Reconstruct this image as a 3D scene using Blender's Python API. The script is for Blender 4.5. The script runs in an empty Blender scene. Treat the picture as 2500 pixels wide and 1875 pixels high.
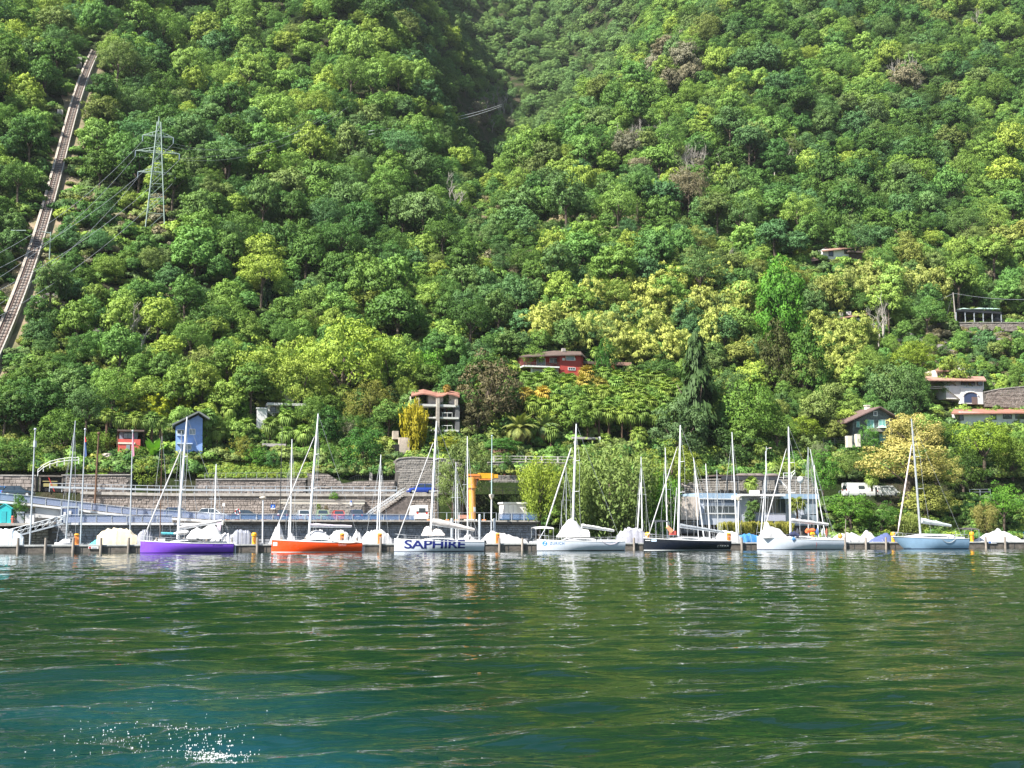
import bpy, math, random
import numpy as np
from mathutils import Vector, Matrix
R = math.radians
rnd = random.Random(11)
scene = bpy.context.scene
col = scene.collection

# ---------------------------------------------------------------- camera, sky, sun, exposure
F = 2900.0; YAW = R(15.7); PITCH = math.atan(352.5 / F); CH = 3.15
cd = bpy.data.cameras.new('camera'); cam = bpy.data.objects.new('camera', cd); col.objects.link(cam)
cd.sensor_width = 36; cd.lens = 36 * F / 2500.0; cd.clip_start = 0.3; cd.clip_end = 6000
cam.location = (0, 0, CH); cam.rotation_euler = (math.pi / 2 + PITCH, 0, -YAW)
scene.camera = cam
SUN = Vector((-0.84, -0.42, 1.0)).normalized()          # towards the sun
el = math.asin(SUN.z); az = math.atan2(SUN.x, SUN.y)
world = bpy.data.worlds.new('World'); scene.world = world; world.use_nodes = True
nt = world.node_tree; bg = nt.nodes['Background']
sky = nt.nodes.new('ShaderNodeTexSky'); sky.sky_type = 'NISHITA'; sky.sun_disc = False
sky.sun_elevation = el; sky.sun_rotation = az; sky.air_density = 1.0; sky.dust_density = 0.6
nt.links.new(sky.outputs[0], bg.inputs[0]); bg.inputs[1].default_value = 0.068
sd = bpy.data.lights.new('sun', 'SUN'); sd.energy = 5.0; sd.angle = R(0.5); sd.color = (1, .955, .88)
sun = bpy.data.objects.new('sun', sd); col.objects.link(sun)
sun.rotation_euler = SUN.to_track_quat('Z', 'Y').to_euler(); sun.location = (-50, 0, 200)
scene.view_settings.view_transform = 'Standard'; scene.view_settings.look = 'None'
scene.view_settings.exposure = 1.28; scene.view_settings.gamma = 1
scene.view_settings.use_curve_mapping = False
scene.cycles.max_bounces = 7; scene.cycles.transparent_max_bounces = 8
scene.cycles.diffuse_bounces = 2; scene.cycles.glossy_bounces = 3
scene.cycles.use_denoising = True
scene.cycles.volume_bounces = 0
scene.cycles.sample_clamp_indirect = 6

# ---------------------------------------------------------------- photograph <-> place
fw = Vector((math.sin(YAW) * math.cos(PITCH), math.cos(YAW) * math.cos(PITCH), math.sin(PITCH)))
rt = Vector((math.cos(YAW), -math.sin(YAW), 0)); upv = rt.cross(fw)
def ray(px, py): return fw + rt * ((px - 1250) / F) + upv * ((937.5 - py) / F)
def at(px, py, Y):
    d = ray(px, py); t = Y / d.y
    return Vector((d.x * t, Y, CH + d.z * t))
def proj(p):
    v = Vector(p) - Vector((0, 0, CH)); z = v.dot(fw)
    return 1250 + F * v.dot(rt) / z, 937.5 - F * v.dot(upv) / z, z
def pm(px, Y):                      # metres per photo pixel at the wall plane Y
    d = ray(px, 1290); return (Y / d.y) / F
def xz(px, py, Y): p = at(px, py, Y); return p.x, p.z

# ---------------------------------------------------------------- noise
def _h(ix, iy, s):
    n = (ix.astype(np.int64) * 374761393 + iy.astype(np.int64) * 668265263 + s * 1274126177) & 0xffffffff
    n = ((n ^ (n >> 13)) * 1274126177) & 0xffffffff
    return ((n ^ (n >> 16)) & 0xffff) / 65535.0
def vn(x, y, s=0):
    ix = np.floor(x); iy = np.floor(y); fx = x - ix; fy = y - iy
    fx = fx * fx * (3 - 2 * fx); fy = fy * fy * (3 - 2 * fy)
    a = _h(ix, iy, s); b = _h(ix + 1, iy, s); c = _h(ix, iy + 1, s); d = _h(ix + 1, iy + 1, s)
    return (a + (b - a) * fx) * (1 - fy) + (c + (d - c) * fx) * fy
def fbm(x, y, s=0, o=3):
    t = 0; a = .5; m = 0
    for k in range(o):
        t = t + a * vn(x * 2 ** k, y * 2 ** k, s + k); m += a; a *= .5
    return t / m * 2 - 1
def ss(a, b, x): t = np.clip((x - a) / (b - a), 0, 1); return t * t * (3 - 2 * t)

# ---------------------------------------------------------------- the lie of the land
WALLY = 177.0; ROADY0 = 188.0; ROADY1 = 195.0
_rp = [(at(px, py, 188.0).x, at(px, py, 188.0).z) for px, py in ((-200, 1196), (0, 1198), (400, 1207), (970, 1208), (1300, 1207), (2100, 1213), (2500, 1208), (2800, 1206))]
_rx = np.array([p[0] for p in _rp]); _rz = np.array([p[1] for p in _rp])
def roadz(x): return np.interp(x, _rx, _rz)
DECKX0 = at(545, 1270, 176).x; DECKX1 = at(1312, 1270, 176).x; DECKZ = 4.35
SL = 0.78
def Hbase(x, y):
    rz = roadz(x)
    left = ss(DECKX1 + 3, DECKX1 - 1, x)
    shore_r = np.interp(y, [172, 177, 181, 187.6], [-4, .9, 1.6, 0]) * 1.0
    shore_r = np.where(y > 181, 1.6 + (rz - 1.6) * np.clip((y - 181) / 6.6, 0, 1), shore_r)
    shore_l = np.where(y < 177.4, -4, np.minimum(DECKZ - .35, rz - 1.5))
    s = shore_l * left + shore_r * (1 - left)
    z = np.where(y < 187.9, s, rz - .02)
    back = rz + 2.2 + SL * (y - 196)
    z = np.where(y > 195.8, back, z)
    return z
FUNI = [(-60, 960), (0, 862), (30, 790), (68, 676), (92, 592), (118, 500), (150, 380), (172, 310), (192, 250), (226, 146)]
def _funiY(py):   # depth of the smooth slope under a pixel row (lower-left slope)
    return None
def groundray(px, py, Hf, y0=196.5, y1=1700):
    d = ray(px, py); Y = np.concatenate([np.arange(y0, 420, .5), np.arange(420, y1, 2.)]); t = Y / d.y
    X = d.x * t; Z = CH + d.z * t; h = Hf(X, Y)
    k = np.argmax(h >= Z) if (h >= Z).any() else len(Y) - 1
    return Vector((float(X[k]), float(Y[k]), float(h[k])))
funi_pts = [groundray(px, py, Hbase) + Vector((0, 0, 1.2)) for px, py in FUNI]
# straighten the track in 3D: least squares line in plan and in profile
_fp = np.array([tuple(p) for p in funi_pts])
_cy = np.polyfit(_fp[:, 1], _fp[:, 0], 3); _cz = np.polyfit(_fp[:, 1], _fp[:, 2], 2)
def funix(y): return np.polyval(_cy, y)
AC = 0.262
def H(x, y):
    z = Hbase(x, y)
    far = ss(205, 300, y); w = ss(240, 450, y)
    un = fbm(x / 80., y / 110., 3, 3) * 16 * far + fbm(x / 150., y / 200., 9, 2) * 26 * w + fbm(x / 30., y / 34., 5, 2) * 2.2 * ss(198, 225, y)
    # gullies that run down the slope
    g = fbm(x / 55. + .4 * fbm(x / 90., y / 90., 21, 2), y / 420., 14, 2)
    un = un + 19 * g * ss(240, 340, y)
    nearf = np.exp(-((x - funix(y)) / 13.) ** 2)
    un = un * (1 - nearf) - nearf * .4
    # the ravine in the middle of the upper slope, its far wall set back
    a = x / np.maximum(y, 1)
    yy = ss(330, 520, y)
    rav = np.exp(-np.abs((a - AC - .045 * ss(330, 500, y)) / (.035 + .085 * ss(330, 520, y))) ** 2.2)
    z = z + un - 150 * rav * yy + .10 * np.maximum(y - 430, 0)
    return z
def G(px, py): return groundray(px, py, H)
def h1(x, y): return float(H(np.array([x]), np.array([y]))[0])

# ---------------------------------------------------------------- materials
MATS = {}
def mat(name, c, rough=.6, var=.0, vs=3., metal=0., bump=0., bs=20., c2=None, spec=.5, alpha=None, coat=0., stretch=None):
    if name in MATS: return MATS[name]
    m = bpy.data.materials.new(name); m.use_nodes = True; t = m.node_tree; b = t.nodes['Principled BSDF']
    b.inputs['Base Color'].default_value = (*c, 1); b.inputs['Roughness'].default_value = rough
    b.inputs['Metallic'].default_value = metal; b.inputs['Specular IOR Level'].default_value = spec
    b.inputs['Coat Weight'].default_value = coat
    if alpha is not None: b.inputs['Alpha'].default_value = alpha
    if var or c2 or bump:
        g = t.nodes.new('ShaderNodeNewGeometry'); mp = t.nodes.new('ShaderNodeMapping')
        t.links.new(g.outputs['Position'], mp.inputs[0])
        if stretch: mp.inputs['Scale'].default_value = stretch
        n = t.nodes.new('ShaderNodeTexNoise'); n.inputs['Scale'].default_value = vs; n.inputs['Detail'].default_value = 6; n.inputs['Roughness'].default_value = .65
        t.links.new(mp.outputs[0], n.inputs[0])
        r = t.nodes.new('ShaderNodeValToRGB'); r.color_ramp.elements[0].position = .33; r.color_ramp.elements[1].position = .68
        lo = c2 if c2 else tuple(v * (1 - var) for v in c); hi = c if c2 else tuple(min(1, v * (1 + var * .6)) for v in c)
        r.color_ramp.elements[0].color = (*lo, 1); r.color_ramp.elements[1].color = (*hi, 1)
        t.links.new(n.outputs[0], r.inputs[0]); t.links.new(r.outputs[0], b.inputs['Base Color'])
        if bump:
            n2 = t.nodes.new('ShaderNodeTexNoise'); n2.inputs['Scale'].default_value = bs; n2.inputs['Detail'].default_value = 4
            t.links.new(mp.outputs[0], n2.inputs[0])
            bp = t.nodes.new('ShaderNodeBump'); bp.inputs['Strength'].default_value = bump; bp.inputs['Distance'].default_value = .05
            t.links.new(n2.outputs[0], bp.inputs['Height']); t.links.new(bp.outputs[0], b.inputs['Normal'])
    MATS[name] = m; return m
def hullmat(name, c): return mat(name, c, .22, .10, .9, coat=.35)
concrete = mat('concrete', (.42, .39, .35), .85, .35, 1.2, bump=.3, bs=6, stretch=(1, 1, .6))
dark_concrete = mat('weathered_concrete', (.15, .13, .11), .9, .5, 1.0, bump=.5, bs=8, stretch=(1, 1, 2.2))
quay_top = mat('quay_concrete_top', (.45, .46, .45), .85, .3, 1.5)
asphalt = mat('asphalt', (.07, .07, .07), .9, .2, 3)
stone = mat('grey_wall_stone', (.44, .38, .34), .9, .0, 1.3, bump=.6, bs=9, c2=(.19, .16, .14))
stone2 = mat('ashlar_stone', (.40, .37, .33), .9, .0, 2.2, bump=.4, bs=9, c2=(.27, .25, .23))
mortar = mat('mortar', (.15, .135, .12), .95, .4, 2.5)
rockmat = mat('pale_rock', (.50, .45, .38), .9, .0, 1.2, bump=.8, bs=5, c2=(.25, .22, .19))
white_paint = mat('white_paint', (.78, .78, .76), .5, .06, 1.5)
cream = mat('cream_render', (.72, .66, .55), .8, .12, 1.5)
white_wall = mat('white_render', (.68, .67, .66), .8, .08, 1.2)
gel = mat('white_gelcoat', (.66, .66, .68), .25, .03, 2, coat=.3)
deckm = mat('boat_deck', (.70, .70, .68), .5, .05, 3)
alu = mat('aluminium', (.62, .64, .66), .35, .1, 2, metal=.55)
mastw = mat('white_mast_paint', (.80, .82, .84), .35)
steel = mat('galvanised_steel', (.52, .56, .60), .45, .15, 4, metal=.3)
darkm = mat('dark_metal', (.04, .045, .05), .45)
rubber = mat('rubber', (.02, .02, .02), .8)
canvas_w = mat('white_canvas', (.60, .59, .59), .85, .16, .9, bump=1.2, bs=2.2)
canvas_b = mat('beige_canvas', (.72, .62, .45), .85, .12, 1.2, bump=.6, bs=3)
canvas_g = mat('grey_canvas', (.28, .29, .34), .85, .15, 1.2, bump=.6, bs=3)
canvas_n = mat('navy_canvas', (.02, .035, .09), .8, .15, 2)
canvas_bl = mat('blue_tarpaulin', (.05, .22, .50), .6, .25, 2, bump=.6, bs=4)
canvas_t = mat('turquoise_canvas', (.10, .48, .55), .8, .15, 2, bump=.6, bs=4)
sail_beige = mat('sail_cover_canvas', (.62, .57, .54), .85, .15, 1.5, bump=.6, bs=4)
glass = mat('window_glass', (.03, .045, .06), .06, spec=.8)
glass_l = mat('curtained_glass', (.25, .31, .36), .12, .3, 1.5)
wood_pile = mat('weathered_pile_wood', (.30, .26, .22), .9, .4, 3, stretch=(1, 1, .2))
wood_dark = mat('dark_wood', (.06, .035, .025), .8, .3, 3)
wood_brown = mat('brown_wood', (.13, .07, .04), .8, .3, 3)
yellow = mat('yellow_paint', (.78, .34, .06), .45, .12, 2)
yellow2 = mat('deep_yellow_paint', (.80, .40, .02), .45, .12, 2)
orange = mat('orange_paint', (.75, .26, .06), .5, .1, 2)
redp = mat('red_paint', (.55, .04, .03), .5, .1, 2)
bluep = mat('blue_sign_paint', (.02, .12, .50), .4)
greenp = mat('green_sign_paint', (.0, .40, .16), .4)
cyanp = mat('turquoise_paint', (.03, .50, .52), .6, .08, 2)
tile = mat('red_roof_tile', (.42, .19, .13), .85, .0, 1.5, c2=(.25, .12, .09), bump=.5, bs=10)
tile_p = mat('faded_roof_tile', (.48, .27, .20), .85, .0, 1.5, c2=(.30, .17, .13), bump=.5, bs=10)
tile_d = mat('dark_roof_slab', (.13, .09, .075), .85, .3, 1.5, bump=.5, bs=10)
redwall = mat('red_render', (.42, .055, .045), .8, .12, 1.5)
bluewall = mat('blue_render', (.22, .36, .70), .8, .12, 1.5)
greywall = mat('shaded_grey_render', (.13, .13, .135), .8, .15, 1.5)  # darkened so the colour carries the apartment balconies' shade; other grey walls share it
shutter = mat('green_shutter', (.20, .45, .40), .6, .1, 3)
frame_w = mat('white_frame', (.75, .75, .74), .5)
bark = mat('bark', (.10, .075, .055), .95, .35, 3, bump=.6, bs=9)
bark_pale = mat('pale_bark', (.36, .33, .29), .95, .3, 3)
palm_trunk = mat('palm_trunk_fibre', (.11, .065, .04), .95, .4, 4, bump=.8, bs=9)
ropem = mat('rope', (.55, .52, .46), .9)
wirem = mat('steel_wire', (.42, .44, .46), .5, metal=.3)
gravel = mat('sleeper_ballast', (.24, .20, .17), .95, .4, 2, bump=.6, bs=8)
pylon_m = mat('pylon_green_steel', (.30, .38, .34), .55, .1, 3)

def mesh_panel():
    m = bpy.data.materials.new('blue_safety_mesh'); m.use_nodes = True; t = m.node_tree; b = t.nodes['Principled BSDF']
    b.inputs['Base Color'].default_value = (.13, .24, .45, 1); b.inputs['Roughness'].default_value = .5; b.inputs['Alpha'].default_value = .5
    return m
panel_blue = mesh_panel()
def mesh_panel2():
    m = bpy.data.materials.new('grey_safety_mesh'); m.use_nodes = True; t = m.node_tree; b = t.nodes['Principled BSDF']
    b.inputs['Base Color'].default_value = (.30, .36, .52, 1); b.inputs['Roughness'].default_value = .5; b.inputs['Alpha'].default_value = .6
    return m
panel_grey = mesh_panel2()

def foliage_mat():
    m = bpy.data.materials.new('foliage'); m.use_nodes = True; t = m.node_tree
    for n in list(t.nodes): t.nodes.remove(n)
    out = t.nodes.new('ShaderNodeOutputMaterial')
    tc = t.nodes.new('ShaderNodeAttribute'); tc.attribute_type = 'INSTANCER'; tc.attribute_name = 'tcol'
    ti = t.nodes.new('ShaderNodeAttribute'); ti.attribute_type = 'GEOMETRY'; ti.attribute_name = 'tint'
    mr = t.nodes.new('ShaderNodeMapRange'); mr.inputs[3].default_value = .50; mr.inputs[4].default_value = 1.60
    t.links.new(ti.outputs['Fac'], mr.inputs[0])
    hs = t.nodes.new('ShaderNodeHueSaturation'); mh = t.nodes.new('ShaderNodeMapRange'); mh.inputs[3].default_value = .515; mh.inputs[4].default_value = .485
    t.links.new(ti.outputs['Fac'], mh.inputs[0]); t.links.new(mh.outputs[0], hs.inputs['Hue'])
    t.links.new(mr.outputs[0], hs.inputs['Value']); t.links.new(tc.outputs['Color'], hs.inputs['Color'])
    d = t.nodes.new('ShaderNodeBsdfDiffuse'); tr = t.nodes.new('ShaderNodeBsdfTranslucent'); gl = t.nodes.new('ShaderNodeBsdfGlossy')
    gl.inputs['Roughness'].default_value = .55; gl.inputs['Color'].default_value = (.9, 1, .8, 1)
    yl = t.nodes.new('ShaderNodeMix'); yl.data_type = 'RGBA'; yl.blend_type = 'MULTIPLY'; yl.inputs[0].default_value = 1; yl.inputs[7].default_value = (1.12, 1.3, .55, 1)
    t.links.new(hs.outputs[0], d.inputs[0]); t.links.new(hs.outputs[0], yl.inputs[6]); t.links.new(yl.outputs[2], tr.inputs[0])
    m1 = t.nodes.new('ShaderNodeMixShader'); m1.inputs[0].default_value = .20
    t.links.new(d.outputs[0], m1.inputs[1]); t.links.new(tr.outputs[0], m1.inputs[2])
    m2 = t.nodes.new('ShaderNodeMixShader'); m2.inputs[0].default_value = .012
    t.links.new(m1.outputs[0], m2.inputs[1]); t.links.new(gl.outputs[0], m2.inputs[2]); t.links.new(m2.outputs[0], out.inputs[0])
    return m
FOL = foliage_mat()

# ---------------------------------------------------------------- building blocks
class MB:
    def __init__(s): s.v = []; s.f = []; s.m = []
    def add(s, vs, fs, mi=0):
        o = len(s.v); s.v += [tuple(v) for v in vs]; s.f += [tuple(i + o for i in f) for f in fs]; s.m += [mi] * len(fs); return s
    def box(s, x0, x1, y0, y1, z0, z1, mi=0, tx=0, ty=0):
        return s.add([(x0, y0, z0), (x1, y0, z0), (x1, y1, z0), (x0, y1, z0), (x0 + tx, y0 + ty, z1), (x1 - tx, y0 + ty, z1), (x1 - tx, y1 - ty, z1), (x0 + tx, y1 - ty, z1)],
                     [(0, 3, 2, 1), (4, 5, 6, 7), (0, 1, 5, 4), (1, 2, 6, 5), (2, 3, 7, 6), (3, 0, 4, 7)], mi)
    def tube(s, pts, rs, n=8, mi=0, caps=True):
        pts = [Vector(p) for p in pts]
        if not hasattr(rs, '__len__'): rs = [rs] * len(pts)
        o = len(s.v); vs = []
        for i, p in enumerate(pts):
            d = (pts[min(i + 1, len(pts) - 1)] - pts[max(i - 1, 0)]).normalized()
            a = d.cross(Vector((0, 0, 1)) if abs(d.z) < .9 else Vector((1, 0, 0))).normalized(); b = d.cross(a)
            for k in range(n):
                t = 2 * math.pi * k / n; vs.append(p + (a * math.cos(t) + b * math.sin(t)) * rs[i])
        fs = []
        for i in range(len(pts) - 1):
            for k in range(n):
                k2 = (k + 1) % n; fs.append((i * n + k, i * n + k2, (i + 1) * n + k2, (i + 1) * n + k))
        if caps: fs += [tuple(range(n))[::-1], tuple(range((len(pts) - 1) * n, len(pts) * n))]
        return s.add(vs, fs, mi)
    def loft(s, rings, closed=True, caps=True, mi=0):
        n = len(rings[0]); vs = [p for r in rings for p in r]; fs = []
        for i in range(len(rings) - 1):
            for k in range(n if closed else n - 1):
                k2 = (k + 1) % n; fs.append((i * n + k, i * n + k2, (i + 1) * n + k2, (i + 1) * n + k))
        if caps and closed: fs += [tuple(range(n))[::-1], tuple(range((len(rings) - 1) * n, len(rings) * n))]
        return s.add(vs, fs, mi)
    def ball(s, c, r, n=10, m=6, sz=1., mi=0):
        rings = []
        for i in range(1, m):
            a = math.pi * i / m
            rings.append([(c[0] + r * math.sin(a) * math.cos(2 * math.pi * k / n), c[1] + r * math.sin(a) * math.sin(2 * math.pi * k / n), c[2] - sz * r * math.cos(a)) for k in range(n)])
        return s.loft(rings, mi=mi)
    def prism(s, poly, y0, y1, mi=0):      # polygon in x,z drawn out along y
        n = len(poly)
        return s.add([(x, y0, z) for x, z in poly] + [(x, y1, z) for x, z in poly],
                     [tuple(range(n)), tuple(range(n, 2 * n))[::-1]] + [(i, i + n, (i + 1) % n + n, (i + 1) % n) for i in range(n)], mi)
    def bar(s, a, b, w, h=None, mi=0):     # square bar
        h = h or w; a = Vector(a); b = Vector(b); d = (b - a).normalized()
        u = d.cross(Vector((0, 0, 1)) if abs(d.z) < .95 else Vector((0, 1, 0))).normalized(); v = d.cross(u)
        q = [(-1, -1), (1, -1), (1, 1), (-1, 1)]
        vs = [p + u * (i * w / 2) + v * (j * h / 2) for p in (a, b) for i, j in q]
        return s.add(vs, [(0, 1, 2, 3)[::-1], (4, 5, 6, 7), (0, 1, 5, 4), (1, 2, 6, 5), (2, 3, 7, 6), (3, 0, 4, 7)], mi)
    def fbox(s, px0, py0, px1, py1, Y, depth, mi=0):   # box whose front covers that patch at distance Y
        a = at(px0, (py0 + py1) / 2, Y).x; b = at(px1, (py0 + py1) / 2, Y).x
        z1 = at((px0 + px1) / 2, py0, Y).z; z0 = at((px0 + px1) / 2, py1, Y).z
        return s.box(a, b, Y, Y + depth, z0, z1, mi)
    def mesh(s, name, mats, off=(0, 0, 0), smooth=False):
        me = bpy.data.meshes.new(name); o = Vector(off)
        me.from_pydata([tuple(Vector(v) - o) for v in s.v], [], s.f)
        for m in (mats if isinstance(mats, (list, tuple)) else [mats]): me.materials.append(m)
        if any(s.m): me.polygons.foreach_set('material_index', s.m)
        if smooth:
            me.polygons.foreach_set('use_smooth', [True] * len(me.polygons))
            if smooth != 'all':
                try: me.set_sharp_from_angle(angle=R(40))
                except Exception: pass
        me.update(); return me
def base(o):
    v = Vector((0, 0, 0))
    while o is not None: v += o.location; o = o.parent
    return v
def put(name, me, parent=None):
    o = bpy.data.objects.new(name, me); col.objects.link(o)
    if parent is not None: o.parent = parent
    return o
def part(name, mb, m, parent, smooth=False, kind=None, label=None, local=False):
    o = put(name, mb.mesh(name, m, (0, 0, 0) if local else base(parent), smooth), parent)
    if kind: o['kind'] = kind
    if label: o['label'] = label
    return o
def thing(name, label, cat, loc=(0, 0, 0), rz=0., group=None):
    o = bpy.data.objects.new(name, None); col.objects.link(o); o.location = Vector(loc); o.rotation_euler = (0, 0, rz)
    o.empty_display_size = .3
    o['label'] = label; o['category'] = cat
    if group: o['group'] = group
    return o
def solo(name, mb, m, label, cat, loc=(0, 0, 0), smooth=False, group=None, kind=None):
    o = put(name, mb.mesh(name, m, loc, smooth)); o.location = Vector(loc)
    if kind: o['kind'] = kind
    o['label'] = label
    if kind not in ('structure',): o['category'] = cat
    if group: o['group'] = group
    return o
def struct(name, mb, m, label=None, smooth=False):
    o = put(name, mb.mesh(name, m, (0, 0, 0), smooth)); o['kind'] = 'structure'
    if label: o['label'] = label
    return o
def copy_tree(o, parent=None):
    c = o.copy(); col.objects.link(c); c.parent = parent
    for ch in [k for k in o.children]: copy_tree(ch, c)
    return c
def np_mesh(name, V, Q, m, smooth=False):
    me = bpy.data.meshes.new(name); k = Q.shape[1]
    me.vertices.add(len(V)); me.vertices.foreach_set('co', V.astype(np.float32).ravel())
    me.loops.add(Q.size); me.loops.foreach_set('vertex_index', Q.astype(np.int32).ravel())
    me.polygons.add(len(Q)); me.polygons.foreach_set('loop_start', np.arange(0, Q.size, k, dtype=np.int32))
    me.polygons.foreach_set('use_smooth', np.full(len(Q), smooth))
    me.update(calc_edges=True); me.materials.append(m); me.validate()
    return me
def text_mesh(body, size, off=0.0, shear=0.0, spacing=1.0):
    c = bpy.data.curves.new('lettering', 'FONT'); c.body = body; c.size = size; c.offset = off; c.shear = shear; c.space_character = spacing
    c.resolution_u = 3
    o = bpy.data.objects.new('lettering', c); col.objects.link(o); dg = bpy.context.evaluated_depsgraph_get()
    me = bpy.data.meshes.new_from_object(o.evaluated_get(dg)); bpy.data.objects.remove(o); bpy.data.curves.remove(c)
    return me

PROT = []     # patches of the picture that later planting must leave open: px0,py0,px1,py1,Y
def protect(a, b, c, d, Y): PROT.append((a, b, c, d, Y))
# ================================================================ TERRAIN
def terrain():
    ys = np.concatenate([np.arange(171, 187.5, 1.5), [187.85, 187.95], np.arange(188.5, 195.5, 1.5), [195.75, 195.9], np.arange(196.6, 260, 1.8), np.arange(260, 480, 3.2), np.arange(480, 1000, 9.), np.arange(1000, 1401, 40.)])
    n = 420; u = np.linspace(-1, 1, n)
    V = []
    for y in ys:
        hw = 150 + max(0, y - 170) * .62; cx = .33 * y
        x = cx + hw * u; V.append(np.stack([x, np.full(n, y), H(x, np.full(n, y))], 1))
    V = np.concatenate(V); m = len(ys)
    i, j = np.meshgrid(np.arange(m - 1), np.arange(n - 1), indexing='ij'); a = (i * n + j).ravel()
    Q = np.stack([a, a + 1, a + n + 1, a + n], 1)
    M = bpy.data.materials.new('hillside_soil'); M.use_nodes = True; t = M.node_tree; b = t.nodes['Principled BSDF']; b.inputs['Roughness'].default_value = .95; b.inputs['Specular IOR Level'].default_value = .15
    g = t.nodes.new('ShaderNodeNewGeometry')
    n1 = t.nodes.new('ShaderNodeTexNoise'); n1.inputs['Scale'].default_value = .12; n1.inputs['Detail'].default_value = 8; n1.inputs['Roughness'].default_value = .7
    n2 = t.nodes.new('ShaderNodeTexNoise'); n2.inputs['Scale'].default_value = 1.3; n2.inputs['Detail'].default_value = 8; n2.inputs['Roughness'].default_value = .75
    for n_ in (n1, n2): t.links.new(g.outputs['Position'], n_.inputs[0])
    r1 = t.nodes.new('ShaderNodeValToRGB'); e = r1.color_ramp.elements; e[0].position = .5; e[0].color = (.035, .060, .014, 1); e[1].position = .62; e[1].color = (.10, .085, .055, 1)
    t.links.new(n1.outputs[0], r1.inputs[0])
    mx = t.nodes.new('ShaderNodeMix'); mx.data_type = 'RGBA'; mx.blend_type = 'MULTIPLY'; mx.inputs[0].default_value = .6
    t.links.new(r1.outputs[0], mx.inputs[6]); t.links.new(n2.outputs[0], mx.inputs[7]); t.links.new(mx.outputs[2], b.inputs['Base Color'])
    bp = t.nodes.new('ShaderNodeBump'); bp.inputs['Strength'].default_value = 1; bp.inputs['Distance'].default_value = .6; t.links.new(n2.outputs[0], bp.inputs['Height']); t.links.new(bp.outputs[0], b.inputs['Normal'])
    o = put('hillside', np_mesh('hillside', V, Q, M, True)); o['kind'] = 'structure'; o['label'] = 'steep wooded hillside rising behind the harbour'
terrain()

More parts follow.
